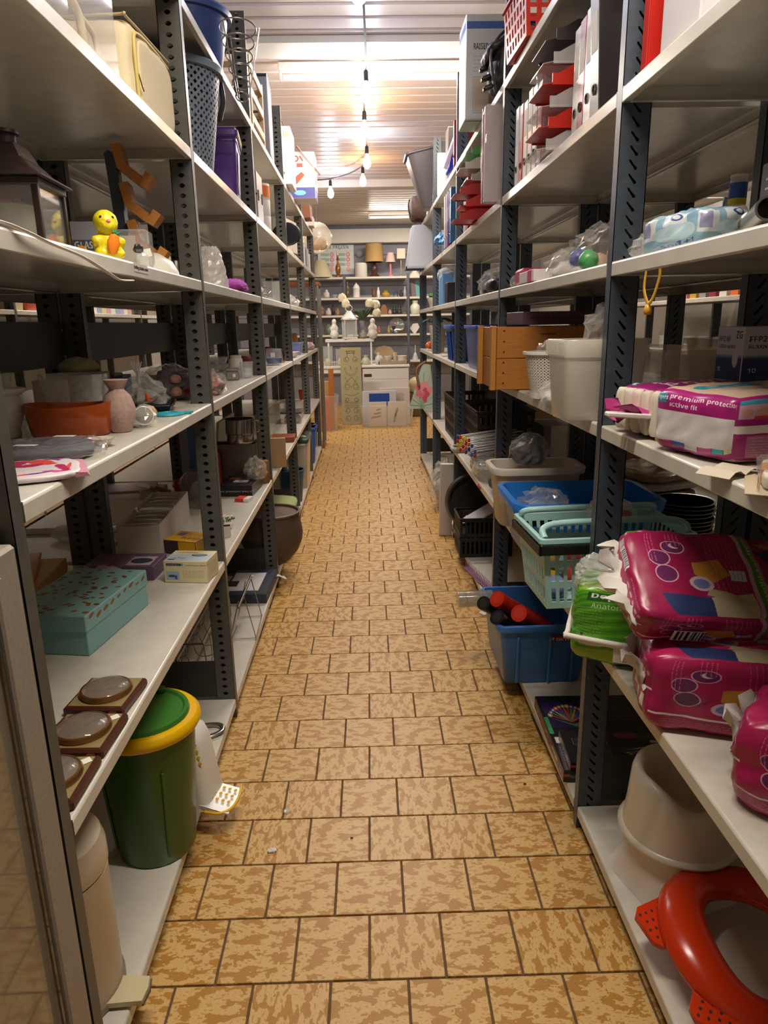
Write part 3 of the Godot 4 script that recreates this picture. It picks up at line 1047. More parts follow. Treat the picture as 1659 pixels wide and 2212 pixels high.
func build_left_c() -> void:
	var y := 1.358
	var porcelain := mat("dedbd2", 0.18)
	solo("white_vase", "white porcelain vase with a wide flared rim", "vase", lathe([[0.035, 0], [0.037, 0.004], [0.036, 0.02], [0.05, 0.06], [0.052, 0.08], [0.043, 0.105], [0.045, 0.112], [0.062, 0.122], [0.064, 0.128], [0.06, 0.132], [0.038, 0.12], [0.034, 0.1], [0.0, 0.02]], 32), porcelain, Vector3(-0.985, y, -1.94))
	var glass := clear("e4e8e6", 0.16, 0.02)
	var st := begin()
	var prof := []
	var rings := []
	for k in 15:
		var t := k / 14.0
		var r := lerpf(0.062, 0.094, t)
		var ring := PackedVector3Array()
		for j in 64:
			var a := TAU * j / 64
			var bump := 0.003 * absf(sin(a * 8 + t * 9.0)) + 0.003 * absf(sin(a * 8 - t * 9.0)) if t < 0.9 else 0.004
			ring.append(Vector3(cos(a) * (r + bump), t * 0.155, sin(a) * (r + bump)))
		rings.append(ring)
	for k in 2: rings.append(circle(0.09 - 0.03 * k, 0.154 - 0.144 * k, 64))
	loft(st, rings, [FLAT, FLAT, FLAT, FLAT, FLAT, FLAT, FLAT, FLAT, FLAT, FLAT, FLAT, FLAT, FLAT, FLAT, 2, 2])
	solo("cut_glass_bowl", "tall clear cut glass bowl with a diamond pattern", "bowl", done(st), glass, Vector3(-0.865, y, -2.14))
	# terracotta dish
	st = begin()
	rings = []
	for q in [[0.098, 0.0], [0.104, 0.006], [0.115, 0.08], [0.114, 0.086], [0.106, 0.085], [0.097, 0.012]]:
		var ring := PackedVector3Array()
		for j in 40:
			var a := TAU * j / 40
			var c := cos(a)
			var s := sin(a)
			ring.append(Vector3(signf(c) * pow(absf(c), 0.9) * q[0], q[1] + (0.004 * cos(2 * a) if q[1] > 0.05 else 0.0), signf(s) * pow(absf(s), 0.9) * q[0] * 0.68))
		rings.append(ring)
	loft(st, rings, [1, 1, 1, 2, 3])
	solo("terracotta_dish", "glazed orange-brown terracotta oval dish", "dish", done(st), mottled("9c4316", "b2521c", 9.0, 0.16, 0.0, 0.02), Vector3(-0.815, y, -1.955), Vector3(0, 6, 0))
	solo("stone_vase", "pinkish stone vase with a narrow neck and flared mouth", "vase", lathe([[0.026, 0], [0.03, 0.004], [0.045, 0.045], [0.046, 0.065], [0.036, 0.1], [0.021, 0.116], [0.02, 0.12], [0.032, 0.142], [0.033, 0.145], [0.029, 0.146], [0.016, 0.122], [0.0, 0.1]], 28), mottled("a8897e", "c2a79c", 12.0, 0.85, 0.0, 0.02, 0.1), Vector3(-0.695, y, -2.0))
	solo("tea_bowl", "tiny white and grey dish with a dark rim line", "bowl", lathe([[0.012, 0], [0.016, 0.002], [0.033, 0.017], [0.035, 0.021], [0.032, 0.021], [0.014, 0.005], [0.0, 0.004]], 24), mat("c9c6b8", 0.2), Vector3(-0.658, y, -1.745))
	var o := thing("folded_shirt_pack", "dark grey garment folded in a clear plastic sleeve", "garment pack", Vector3(-0.735, y + 0.001, -1.62), 20)
	part(o, "garment", packet(Vector3(0.2, 0.026, 0.2), 3.5, 0.006, 4, 14, 8.0), mottled("3f3f48", "4a4a54", 30.0, 0.95), Vector3(0, 0.002, 0))
	part(o, "sleeve", packet(Vector3(0.235, 0.034, 0.23), 3.0, 0.007, 6, 14, 14.0, true), clear("f0f0f4", 0.1, 0.04), Vector3(0.012, 0, 0))
	for s in [[-0.04, 0.05], [0.035, -0.06]]:
		part(o, "sticker", box(0.05, 0.0008, 0.018, 0.0002), mat("e6e3e4", 0.6), Vector3(s[0], 0.0345, s[1]), Vector3(0, -25, 0))
	var im := canvas(192, 64, "d9cfd4")
	for k in 26:
		ell(im, 130 + (k * 37) % 60, (k * 23) % 64, 9, 4, ["b02a5a", "d8504a", "6a2a8a", "c85a9a"][k % 4], k * 0.7)
	o = thing("kids_garment_pack", "pink and purple printed garment packet under the grey one", "garment pack", Vector3(-0.68, y, -1.4), 24)
	part(o, "packet", packet(Vector3(0.19, 0.017, 0.2), 4.0, 0.004, 7, 12, 9.0), printed(im, 0.35))
	part(o, "header_card", prism([Vector2(0, 0), Vector2(0.05, 0), Vector2(0.045, 0.008), Vector2(0, 0.012)], 0.16), mat("c78aa0", 0.5), Vector3(0.06, 0.002, 0.0))
	o = thing("photo_stand", "narrow black edged frame standing beside the dark post", "frame", Vector3(-0.80, y, -1.5), 25)
	part(o, "edge", box(0.014, 0.085, 0.05, 0.002), mat("211d1e", 0.35))
	part(o, "sleeve", box(0.004, 0.088, 0.055, 0.001), clear("e8e8ec", 0.2, 0.05), Vector3(0.011, 0, 0))
	solo("roasting_tray", "shallow black baking tray under a clear bag", "tray", tub(0.15, 0.2, 0.165, 0.22, 0.028, 0.015, 0.002, 0.006, 0.004), mat("23211f", 0.35, 0.3), Vector3(-0.76, y, -2.5), Vector3(0, 12, 0))
	o = thing("tied_bag", "clear bag tied in a tuft with small orange parts inside", "bag", Vector3(-0.77, y + 0.029, -2.48))
	part(o, "film", blob(Vector3(0.16, 0.12, 0.15), 0.03, 12, 14, 9.0, true, -0.5), clear("f0efec", 0.16, 0.08))
	part(o, "contents", blob(Vector3(0.11, 0.06, 0.1), 0.02, 3, 9, 8.0, true, -0.4), mat("8a8480", 0.5), Vector3(0, 0.004, 0))
	part(o, "orange_piece", lathe([[0.0, 0], [0.008, 0.004], [0.006, 0.02], [0.003, 0.03], [0.0, 0.031]], 10), mat("d8501c", 0.4), Vector3(0.035, 0.012, 0.062), Vector3(15, 0, 10))
	st = begin()
	for k in 14:
		var a := TAU * k / 14
		var r := rng.randf_range(0.012, 0.028)
		tube_into(st, [Vector3(-0.01, 0.07, 0), Vector3(-0.012 + cos(a) * 0.004, 0.1, sin(a) * 0.004), Vector3(-0.022 + cos(a) * r, 0.135 + rng.randf() * 0.03, sin(a) * r)], 0.004, 5, false, 0.25)
	part(o, "tuft", done(st), clear("f4f2ee", 0.45, 0.12))
	o = thing("wrapped_mug", "white mug lying on its side in thin plastic", "mug", Vector3(-0.66, y, -2.1), 200)
	part(o, "mug", lathe([[0.02, -0.035], [0.024, -0.034], [0.026, 0.0], [0.028, 0.034], [0.026, 0.035], [0.023, 0.0], [0.0, -0.03]], 24), porcelain, Vector3(0, 0.029, 0), Vector3(-80, 0, 0))
	part(o, "wrap", blob(Vector3(0.075, 0.07, 0.12), 0.012, 5, 12, 12.0, true, -0.75), clear("f2f0ec", 0.14, 0.1), Vector3(0, 0, -0.012))
	solo("wooden_egg", "small pale wooden egg", "egg", lathe([[0.0, 0], [0.012, 0.002], [0.021, 0.014], [0.021, 0.026], [0.012, 0.04], [0.0, 0.044]], 18), mat("c4a36c", 0.6), Vector3(-0.69, y, -2.27))
	o = thing("silicone_mat", "flat turquoise silicone mat with a tab", "mat", Vector3(-0.66, y, -2.37), 30)
	part(o, "disc", lathe([[0.05, 0], [0.052, 0.003], [0.05, 0.007], [0.03, 0.009], [0.028, 0.006], [0.0, 0.006]], 28), mat("2a9fb4", 0.45))
	part(o, "tab", prism([Vector2(0.04, -0.014), Vector2(0.078, -0.012), Vector2(0.084, 0.0), Vector2(0.078, 0.012), Vector2(0.04, 0.014)], 0.006), mat("2a9fb4", 0.45), Vector3(0, 0.004, 0), Vector3(90, 0, 0))
	# at the back
	solo("glass_bottle", "clear glass decanter with a flat lip", "bottle", lathe([[0.035, 0], [0.038, 0.004], [0.04, 0.09], [0.034, 0.115], [0.014, 0.135], [0.013, 0.155], [0.024, 0.16], [0.024, 0.164], [0.009, 0.163], [0.009, 0.13], [0.035, 0.08], [0.0, 0.006]], 24), glass, Vector3(-1.055, y, -2.12))
	im = canvas(192, 128, "b9a9a2")
	rect(im, 0, 0, 64, 128, "c2b3ab")
	ell(im, 44, 70, 10, 14, "4a4630")
	ell(im, 44, 70, 7, 11, "a8a070")
	solo("card_album", "pale mauve album with an oval emblem standing on edge", "album", box(0.10, 0.13, 0.03, 0.002), printed(im), Vector3(-0.99, y, -2.26), Vector3(0, 8, 0))
	solo("grey_album", "grey brown slipcase with a punched edge standing behind the glass bowl", "album", box(0.16, 0.145, 0.05, 0.002), mat("6d635c", 0.7), Vector3(-0.93, y, -2.38), Vector3(0, 14, 0))
	solo("felt_hat", "pale green felt hat on top of the slipcases", "hat", blob(Vector3(0.13, 0.06, 0.08), 0.01, 2, 10, 8.0, false, -0.5), mat("9a9878", 0.9), Vector3(-0.95, y + 0.146, -2.40))
	o = thing("plastic_hook", "white plastic over-door hook standing on its flat end", "hook", Vector3(-0.865, y, -2.34), 5)
	part(o, "plate", box(0.05, 0.14, 0.006, 0.002), mat("d8d4da", 0.35))
	part(o, "hook", tube(curve([Vector3(0.018, 0.12, 0.004), Vector3(0.022, 0.1, 0.02), Vector3(0.02, 0.07, 0.03), Vector3(0.0, 0.06, 0.03), Vector3(-0.012, 0.075, 0.03)], 5), 0.005, 8), mat("d8d4da", 0.35))
	var cols := ["2a6a7c", "35808f", "1f4f66", "3a3f5a", "7a3a34", "265a78"]
	for k in 6:
		solo("picture_book", "slim %s book standing against the back board" % ["teal", "pale teal", "dark blue", "slate", "rust red", "blue"][k], "book", box(0.022 + 0.004 * (k % 3), 0.125 - 0.006 * (k % 2), 0.12, 0.002), mat(cols[k], 0.4), Vector3(-1.02 + k * 0.028, y, -2.615), Vector3(0, 4, 0), "books against the back board")
	o = thing("plush_bag", "bagged brown plush toy with pink paws and a red scarf", "plush toy", Vector3(-0.8, y, -2.92))
	part(o, "body", blob(Vector3(0.2, 0.13, 0.18), 0.03, 14, 12, 7.0, false, -0.7), mottled("2e1a16", "4a2a22", 20.0, 0.95))
	for k in 2:
		part(o, "paw", blob(Vector3(0.045, 0.04, 0.04), 0.005, k, 8), mat("b98574", 0.9), Vector3(0.05, 0.02 + 0.05 * k, 0.085))
	part(o, "scarf", blob(Vector3(0.07, 0.03, 0.05), 0.006, 3, 8), mat("8a1a20", 0.9), Vector3(0.095, 0.025, 0.06))
	part(o, "film", blob(Vector3(0.24, 0.16, 0.22), 0.03, 19, 12, 9.0, true, -0.7), clear("f0f0f0", 0.08, 0.06))
	# --- second bay, level C
	o = thing("snack_bag", "clear bag of pink and dark red pieces slumped at the shelf edge", "bag", Vector3(-0.668, y, -3.1), 20)
	part(o, "contents", blob(Vector3(0.1, 0.09, 0.18), 0.025, 31, 10, 9.0, false, -0.6), printed(speckle("7a2a22", ["c89a80", "d8b090", "4a1414", "a04030"]), 0.5))
	part(o, "film", blob(Vector3(0.125, 0.13, 0.22), 0.03, 15, 12, 10.0, true, -0.5), clear("f2f0ee", 0.12, 0.05))
	o = thing("silver_tin", "small brushed silver tin box with a white sticker", "tin", Vector3(-0.722, y, -3.93), 8)
	part(o, "body", box(0.07, 0.048, 0.1, 0.004), mat("a9a6a0", 0.3, 0.85))
	part(o, "lid", box(0.076, 0.018, 0.106, 0.005), mat("b5b2ae", 0.25, 0.85), Vector3(0, 0.048, 0))
	part(o, "sticker", box(0.014, 0.018, 0.0006, 0.0002), mat("f2efe8", 0.6), Vector3(0.008, 0.016, 0.0505))
	for k in 3:
		solo("glass_dish", "stacked clear glass dish with a rolled rim", "dish", lathe([[0.07, 0], [0.075, 0.004], [0.09, 0.035], [0.094, 0.038], [0.088, 0.038], [0.07, 0.008], [0.0, 0.006]], 28), glass, Vector3(-0.86, y + 0.04 * k, -4.08), Vector3.ZERO, "stacked glass dishes")
	solo("white_jar", "white ribbed storage jar beside the glass dishes", "jar", lathe([[0.035, 0], [0.038, 0.004], [0.038, 0.1], [0.032, 0.108], [0.034, 0.122], [0.0, 0.125]], 22), mat("d6d0c6", 0.4), Vector3(-0.735, y, -4.12))
	solo("glass_jug", "small clear glass beaker behind the silver tin", "glass", lathe([[0.03, 0], [0.032, 0.003], [0.038, 0.09], [0.036, 0.09], [0.03, 0.006], [0.0, 0.005]], 22), glass, Vector3(-0.665, y, -4.05))
	# second bay, level B
	y = 1.808
	o = thing("frosted_bag", "crumpled frosted plastic bag standing up", "bag", Vector3(-0.67, y, -3.3))
	part(o, "film", blob_cone(0.075, 0.17, 0.02, 5), clear("f2eee8", 0.5, 0.24))
	solo("pink_plush", "fluffy hot pink plush duster lying on the shelf edge", "plush toy", blob(Vector3(0.1, 0.075, 0.5), 0.012, 6, 22, 30.0, false, -0.6), mottled("a83aa8", "c85cc4", 60.0, 1.0, 0.0, 0.08), Vector3(-0.635, y, -3.72), Vector3(0, 2, 0))
	o = thing("steel_canister", "brushed steel canister behind the frosted bag", "canister", Vector3(-0.88, y, -3.5))
	part(o, "body", lathe([[0.05, 0], [0.052, 0.004], [0.052, 0.13], [0.05, 0.134], [0.0, 0.134]], 24), mat("8e8b86", 0.3, 0.9))
	solo("orange_carton", "small orange carton at the back of the second bay", "box", box(0.09, 0.11, 0.06, 0.002), mat("a8401c", 0.6), Vector3(-0.95, y, -4.1))
	# second bay, level A
	y = 2.251
	o = thing("laundry_basket", "round blue grey plastic laundry basket with punched holes", "basket", Vector3(-0.795, y, -3.32))
	part(o, "shell", punched_basket(0.16, 0.22, 0.43), mat("7d8b9c", 0.42))
	part(o, "rim", lathe([[0.205, 0.40], [0.232, 0.402], [0.236, 0.425], [0.228, 0.432], [0.208, 0.428], [0.205, 0.40]], 40), mat("7d8b9c", 0.42))
	part(o, "base", lathe([[0.0, 0], [0.15, 0], [0.156, 0.006], [0.156, 0.03], [0.15, 0.03], [0.148, 0.008], [0.0, 0.006]], 32), mat("7d8b9c", 0.42))
	part(o, "handle", tube(curve([Vector3(0.12, 0.4, -0.19), Vector3(0.15, 0.34, -0.22), Vector3(0.17, 0.29, -0.2), Vector3(0.19, 0.3, -0.14), Vector3(0.21, 0.34, -0.1), Vector3(0.205, 0.41, -0.08)], 6), 0.012, 8), mat("38414c", 0.4))
	o = thing("storage_box", "tall purple plastic box with a yellow sticker strip on the lid", "box", Vector3(-0.695, y, -3.9), 6)
	part(o, "body", tub(0.15, 0.3, 0.17, 0.33, 0.27, 0.02, 0.003, 0.004, 0.015), mat("5a3a8c", 0.3))
	var lid := part(o, "lid", box(0.19, 0.045, 0.35, 0.012), mat("5a3a8c", 0.3), Vector3(0, 0.27, 0))
	part(lid, "strip", box(0.003, 0.02, 0.28, 0.0006), mat("d8c040", 0.5), Vector3(0.096, 0.02, 0))
	part(o, "label_panel", box(0.002, 0.2, 0.09, 0.0005), mat("8a7ab4", 0.3), Vector3(0.082, 0.03, 0.06), Vector3(0, 0, -2))
	# top level
	y = 2.736
	o = thing("blue_bucket", "dark blue plastic bowl-shaped bucket with a rolled rim", "bucket", Vector3(-0.79, y, -3.72))
	part(o, "shell", lathe([[0.14, 0], [0.146, 0.005], [0.2, 0.285], [0.198, 0.285], [0.143, 0.01], [0.0, 0.008]], 40), mat("3a4f8c", 0.3))
	part(o, "rim", lathe([[0.198, 0.272], [0.215, 0.268], [0.22, 0.288], [0.214, 0.298], [0.196, 0.296], [0.198, 0.272]], 40), mat("435a9c", 0.3))
	o = thing("wire_cone", "chrome wire spiral cone hanging by its ring from the top shelf", "wire stand", Vector3(-0.485, 2.56, -3.3))
	st = begin()
	for k in 6:
		var r := 0.075 - k * 0.01
		var ring := []
		for j in 24: ring.append(Vector3(cos(TAU * j / 24) * r, 0.26 - k * 0.05 + 0.012 * sin(TAU * j / 24), sin(TAU * j / 24) * r))
		tube_into(st, ring, 0.003, 6, true)
	for k in 3:
		var a := TAU * k / 3
		tube_into(st, [Vector3(cos(a) * 0.09, 0.262, sin(a) * 0.09), Vector3(cos(a) * 0.03, 0.005, sin(a) * 0.03)], 0.003, 6)
	part(o, "wire", done(st), mat("b8b6b4", 0.2, 0.95))

func speckle(base: String, cols: Array) -> Image:
	var im := canvas(96, 96, base)
	for k in 70: ell(im, (k * 53) % 96, (k * 31) % 96, 3 + k % 5, 3 + k % 4, cols[k % cols.size()], k)
	return im

# film bag drawn up to a point
func blob_cone(r: float, h: float, lump: float, sd: int) -> ArrayMesh:
	var st := begin()
	var nz := noise(1.0, sd, 3)
	var rings := []
	for i in 13:
		var t := i / 12.0
		var ring := PackedVector3Array()
		for j in 24:
			var a := TAU * j / 24
			var q := r * (1.0 - 0.6 * t * t) + lump * nz.get_noise_3d(cos(a) * 3.0, t * 5.0, sin(a) * 3.0) * (0.2 + t)
			ring.append(Vector3(cos(a) * q, t * h + 0.02 * nz.get_noise_2d(a * 2.0, t) * t, sin(a) * q * 0.8))
		rings.append(ring)
	loft(st, rings, [FLAT, FLAT, FLAT, FLAT, FLAT, FLAT, FLAT, FLAT, FLAT, FLAT, FLAT, FLAT], true, true, true)
	return done(st)

# tapering wall with rows of round holes
func punched_basket(r0: float, r1: float, h: float) -> ArrayMesh:
	var st := begin()
	var cols := 40
	var rows := 14
	for i in rows:
		for j in cols:
			var f := func(u: float, v: float, inset: float) -> Vector3:
				var t: float = clampf((i + v) / rows, 0, 1)
				var a: float = TAU * (j + u) / cols
				var r: float = lerpf(r0, r1, t) - inset
				return Vector3(cos(a) * r, 0.02 + t * (h - 0.02), sin(a) * r)
			var holed := i > 0 and i < rows - 1
			for s in [0.0, 0.003]:
				if not holed:
					quad(st, f.call(1, 0, s), f.call(1, 1, s), f.call(0, 1, s), f.call(0, 0, s), 1)
					continue
				for k in 8:
					var a0 := TAU * k / 8.0 + PI / 8
					var a1 := TAU * (k + 1) / 8.0 + PI / 8
					var o0 := Vector2(cos(a0), sin(a0))
					var o1 := Vector2(cos(a1), sin(a1))
					var e0 := o0 / maxf(absf(o0.x), absf(o0.y)) * 0.5
					var e1 := o1 / maxf(absf(o1.x), absf(o1.y)) * 0.5
					quad(st, f.call(0.5 + e0.x, 0.5 + e0.y, s), f.call(0.5 + e1.x, 0.5 + e1.y, s), f.call(0.5 + o1.x * 0.17, 0.5 + o1.y * 0.2, s), f.call(0.5 + o0.x * 0.17, 0.5 + o0.y * 0.2, s), 1 if s == 0.0 else 2)
	return done(st)

func build_left_d() -> void:
	var y := 0.718
	# spotted gift box
	var im := canvas(768, 256, "86b6b4")
	for k in 74:
		var sx := rng.randf_range(10, 246)
		var sy := rng.randf_range(8, 248)
		ell(im, 512 + sx, sy, rng.randf_range(5, 12), rng.randf_range(3, 5.5), ["7a4a22", "8f5a2a", "6b4020"][k % 3], rng.randf_range(-0.4, 0.4))
	for k in 9:
		ell(im, 256 + 20 + k * 27, 40 + (k * 67) % 80, rng.randf_range(6, 10), rng.randf_range(22, 50), "8f5a2a", 0.1)
	var spots := printed(im, 0.4)
	var o := thing("gift_box", "pale turquoise lidded gift box with copper brown spots", "box", Vector3(-0.92, y, -2.1), -8.5)
	part(o, "body", box(0.255, 0.08, 0.39, 0.002), mat("86b6b4", 0.45))
	part(o, "lid", box(0.262, 0.052, 0.398, 0.003), spots, Vector3(0, 0.074, 0))
	im = canvas(384, 128, "6a4f6c")
	for k in 4: rect(im, 260 + k * 32, 0, 2, 128, "8a6f8c")
	rect(im, 330, 30, 46, 84, "bdb4bc")
	ell(im, 352, 72, 20, 26, "2a3a5a")
	write(im, "Relax", 262, 110, 10, "a48aa6")
	solo("purple_box", "flat mauve printed carton behind the spotted gift box", "box", box(0.27, 0.055, 0.16, 0.002), printed(im), Vector3(-0.945, y, -2.6), Vector3(0, -3, 0))
	# cleaning kit
	im = canvas(768, 256, "d8cba4")
	rect(im, 14, 24, 90, 30, "26385e")
	dashes(im, 22, 38, 70, 1, 4, "b8c4dc", 4)
	rect(im, 104, 24, 14, 30, "7a98c8")
	write(im, "LCD/Plasma Cleaning Kit", 128, 54, 14, "4a4038", 0, true, 0.72)
	rect(im, 10, 120, 80, 110, "9fb0c4")
	ell(im, 44, 180, 22, 16, "3c4450")
	rect(im, 62, 170, 14, 50, "2f5a9c")
	dashes(im, 110, 110, 130, 9, 11, "a3966e", 3)
	rect(im, 512, 90, 256, 166, "b9c1cc")
	ell(im, 690, 110, 48, 30, "30343c")
	ell(im, 690, 104, 40, 20, "7c90a8")
	for k in 3: ell(im, 560 + k * 26, 190 - (k % 2) * 16, 12, 7, "5a5f68")
	write(im, "LCD/Plasma", 540, 60, 20, "4a4038", 0, true, 0.8)
	rect(im, 528, 210, 40, 22, "26385e")
	dashes(im, 300, 60, 190, 8, 18, "7a6a48", 4)
	solo("cleaning_kit_box", "cream carton printed LCD/Plasma Cleaning Kit", "box", box(0.167, 0.085, 0.127, 0.002), printed(im), Vector3(-0.677, y, -2.54), Vector3(0, -7, 0))
	im = canvas(384, 128, "dfa51a")
	rect(im, 0, 0, 60, 128, "3a2c30")
	rect(im, 268, 20, 30, 40, "6a6a84")
	write(im, "help", 306, 100, 26, "7a4a10")
	rect(im, 360, 10, 12, 30, "c03018")
	dashes(im, 300, 30, 60, 4, 10, "b07c10", 3)
	solo("yellow_box", "bright yellow orange carton with a dark end", "box", box(0.16, 0.06, 0.14, 0.002), printed(im), Vector3(-0.77, y, -2.88), Vector3(0, -20, 0))
	# long white carton of wrapped pieces
	o = thing("white_carton", "long open white cardboard carton full of film wrapped sheets", "box", Vector3(-0.965, y, -3.1), 3)
	part(o, "tray", open_box(0.175, 0.135, 0.62, 0.004), mat("cfc6bd", 0.8))
	for k in 9:
		part(o, "wrapped_sheet", packet(Vector3(0.158, 0.125, 0.058), 6.0, 0.004, 40 + k, 6, 12.0, true), clear("c9c4be", 0.55, 0.12), Vector3(0, 0.008, 0.27 - k * 0.067), Vector3(-12, 0, 0))
	var smoke := clear("8f8a84", 0.3, 0.03)
	solo("globe_vase", "smoky glass globe vase with a wide mouth", "vase", lathe([[0.035, 0], [0.06, 0.01], [0.082, 0.06], [0.078, 0.1], [0.05, 0.135], [0.045, 0.133], [0.074, 0.098], [0.078, 0.06], [0.056, 0.014], [0.0, 0.008]], 32), smoke, Vector3(-0.86, y, -3.62))
	solo("globe_vase", "larger smoky glass globe vase with a price sticker", "vase", lathe([[0.04, 0], [0.07, 0.01], [0.095, 0.075], [0.088, 0.12], [0.045, 0.165], [0.04, 0.163], [0.082, 0.12], [0.09, 0.075], [0.066, 0.014], [0.0, 0.008]], 32), smoke, Vector3(-0.94, y, -3.8))
	o = thing("red_basket", "small red plastic basket with slotted sides", "basket", Vector3(-1.0, y, -3.98), 12)
	slotted(o, 0.2, 0.13, 0.22, 0.15, 0.06, mat("b81c18", 0.4), 2, 7)
	solo("orange_box", "tall orange red carton standing on end", "box", box(0.06, 0.2, 0.17, 0.002), mat("c8421c", 0.5), Vector3(-0.9, y, -3.98 - 0.09), Vector3(0, 4, 0))
	solo("glass_knob_jar", "tan cork jar by the far post", "jar", lathe([[0.035, 0], [0.038, 0.004], [0.038, 0.13], [0.036, 0.135], [0.0, 0.135]], 18), mat("8a5a30", 0.7), Vector3(-0.63, y, -4.19))
	o = thing("spatula", "palette knife with a wooden handle lying across the shelf", "spatula", Vector3(-1.12, y + 0.082, -3.65), 50)
	part(o, "handle", tube([Vector3(0, 0.02, 0), Vector3(0, 0.015, 0.12)], 0.012, 10), mat("6a4424", 0.5))
	part(o, "blade", prism([Vector2(-0.02, 0), Vector2(0.02, 0), Vector2(0.035, -0.16), Vector2(-0.03, -0.15)], 0.002), mat("77756f", 0.25, 0.9), Vector3(0, 0.018, 0), Vector3(90, 0, 0))
	part(o, "ferrule", tube([Vector3(0, 0.02, -0.04), Vector3(0, 0.02, 0.005)], 0.013, 10), mat("a5a39c", 0.3, 0.9))
	part(o, "rest_block", box(0.08, 0.05, 0.1, 0.002), mat("bdb6aa", 0.7), Vector3(0, -0.051, -0.05))
	# back to back shelf contents seen behind
	solo("wrapped_roll", "white film wrapped roll lying on the shelf behind", "roll", blob(Vector3(0.28, 0.085, 0.1), 0.012, 21, 12, 9.0, true, -0.8), clear("e8e4de", 0.55, 0.15), Vector3(-1.3, y, -3.05), Vector3(0, -12, 0))
	solo("cardboard_sheet", "flat white cardboard sheet lying under the roll", "sheet", box(0.42, 0.03, 0.9, 0.002), mat("d5d0c8", 0.7), Vector3(-1.39, y, -3.62))
	solo("pink_folder", "pink printed folder lying on the white sheet", "folder", box(0.28, 0.012, 0.2, 0.001), mat("b48a98", 0.5), Vector3(-1.36, y + 0.0305, -3.95), Vector3(0, 8, 0))
	var ply := wood("c39a5e", "d6b077", 31)
	solo("wooden_board", "pale plywood board leaning at the back of the low shelf", "board", box(0.42, 0.05, 0.5, 0.004), ply, Vector3(-1.39, y, -2.4), Vector3(0, 4, 0))
	o = thing("orange_board", "orange plastic board with white dots", "board", Vector3(-1.4, y + 0.051, -2.45), 20)
	part(o, "plate", box(0.34, 0.012, 0.42, 0.004), mat("c86a18", 0.4))
	for k in 8: part(o, "dot", lathe([[0.012, 0], [0.012, 0.0008], [0.0, 0.0008]], 12), mat("efe6d8", 0.6), Vector3(-0.12 + (k % 3) * 0.11, 0.0125, -0.14 + (k / 3) * 0.13))
	o = thing("film_bag", "crumpled clear bags with yellowish packets by the steel strap", "bag", Vector3(-0.98, y, -2.44))
	part(o, "contents", blob(Vector3(0.16, 0.05, 0.09), 0.02, 41, 10, 9.0, false, -0.6), mat("b39a5a", 0.6))
	part(o, "film", blob(Vector3(0.2, 0.1, 0.13), 0.03, 42, 14, 10.0, true, -0.6), clear("f0eee8", 0.2, 0.08))
	o = thing("film_bag", "heap of clear bags holding white parts behind the spotted box", "bag", Vector3(-1.32, y, -1.96))
	part(o, "contents", blob(Vector3(0.25, 0.13, 0.26), 0.03, 44, 10, 7.0, true, -0.6), mat("cfc4b4", 0.7))
	part(o, "film", blob(Vector3(0.3, 0.18, 0.32), 0.05, 45, 14, 8.0, true, -0.6), clear("f0eee8", 0.2, 0.08))
	solo("black_pouch", "small glossy black pouch on top of the clear bags", "pouch", packet(Vector3(0.14, 0.03, 0.06), 3.0, 0.006, 4, 8, 12.0), mat("161414", 0.2), Vector3(-1.29, y + 0.165, -2.0), Vector3(0, 20, 4))
	solo("cream_plank", "cream painted offcut lying beside the spotted box", "plank", box(0.09, 0.02, 0.22, 0.003), mat("c2aa7c", 0.6), Vector3(-1.09, y, -2.0), Vector3(0, -8, 0))
	o = thing("brown_teddy", "small orange brown twig and felt ornament", "ornament", Vector3(-0.69, y, -3.03), 10)
	part(o, "body", blob_stack([[Vector3(0, 0.02, 0), 0.024, 0.02], [Vector3(0.0, 0.05, 0), 0.018, 0.022], [Vector3(-0.03, 0.028, 0), 0.014, 0.012]], 0.005, 0.003), mat("b5722a", 0.9))
	var st := begin()
	for k in 8: tube_into(st, [Vector3(0, 0.05, 0), Vector3(rng.randf_range(-0.025, 0.025), 0.095, rng.randf_range(-0.02, 0.02))], 0.0018, 5)
	part(o, "twigs", done(st), mat("5a4230", 0.9))
	# barometers
	var im2 := canvas(256, 256, "9c8a66")
	for k in 60:
		var a := TAU * k / 60.0
		line(im2, Vector2(128, 128) + Vector2(cos(a), sin(a)) * 96, Vector2(128, 128) + Vector2(cos(a), sin(a)) * (108 if k % 5 else 116), 2, "4a3c28")
	for k in 2:
		for j in 90:
			var a := TAU * j / 90.0
			ell(im2, 128 + cos(a) * (52 + k * 12), 128 + sin(a) * (52 + k * 12), 1.2, 1.2, "5a4a32")
	for k in 8:
		var a := TAU * k / 8.0
		rect(im2, 124 + cos(a) * 84, 124 + sin(a) * 84, 9, 7, "5a4a32")
	var dial := printed(im2, 0.5)
	var rose := wood("3c1a10", "54281a", 44, 0.35)
	var bras := mat("9a6c3a", 0.3, 0.85)
	o = thing("barometer", "brass dial weather instrument on a square mahogany plate, nearest the spotted box", "barometer", Vector3(-0.682, y, -1.632), -4)
	part(o, "plate", box(0.155, 0.022, 0.16, 0.005), rose)
	part(o, "plate_face", box(0.135, 0.003, 0.14, 0.001), mat("8a7a4e", 0.5), Vector3(0, 0.0215, 0))
	part(o, "bezel", lathe([[0.064, 0.024], [0.066, 0.03], [0.062, 0.037], [0.057, 0.038], [0.056, 0.03]], 36), bras)
	var disc := begin()
	disc.set_smooth_group(FLAT)
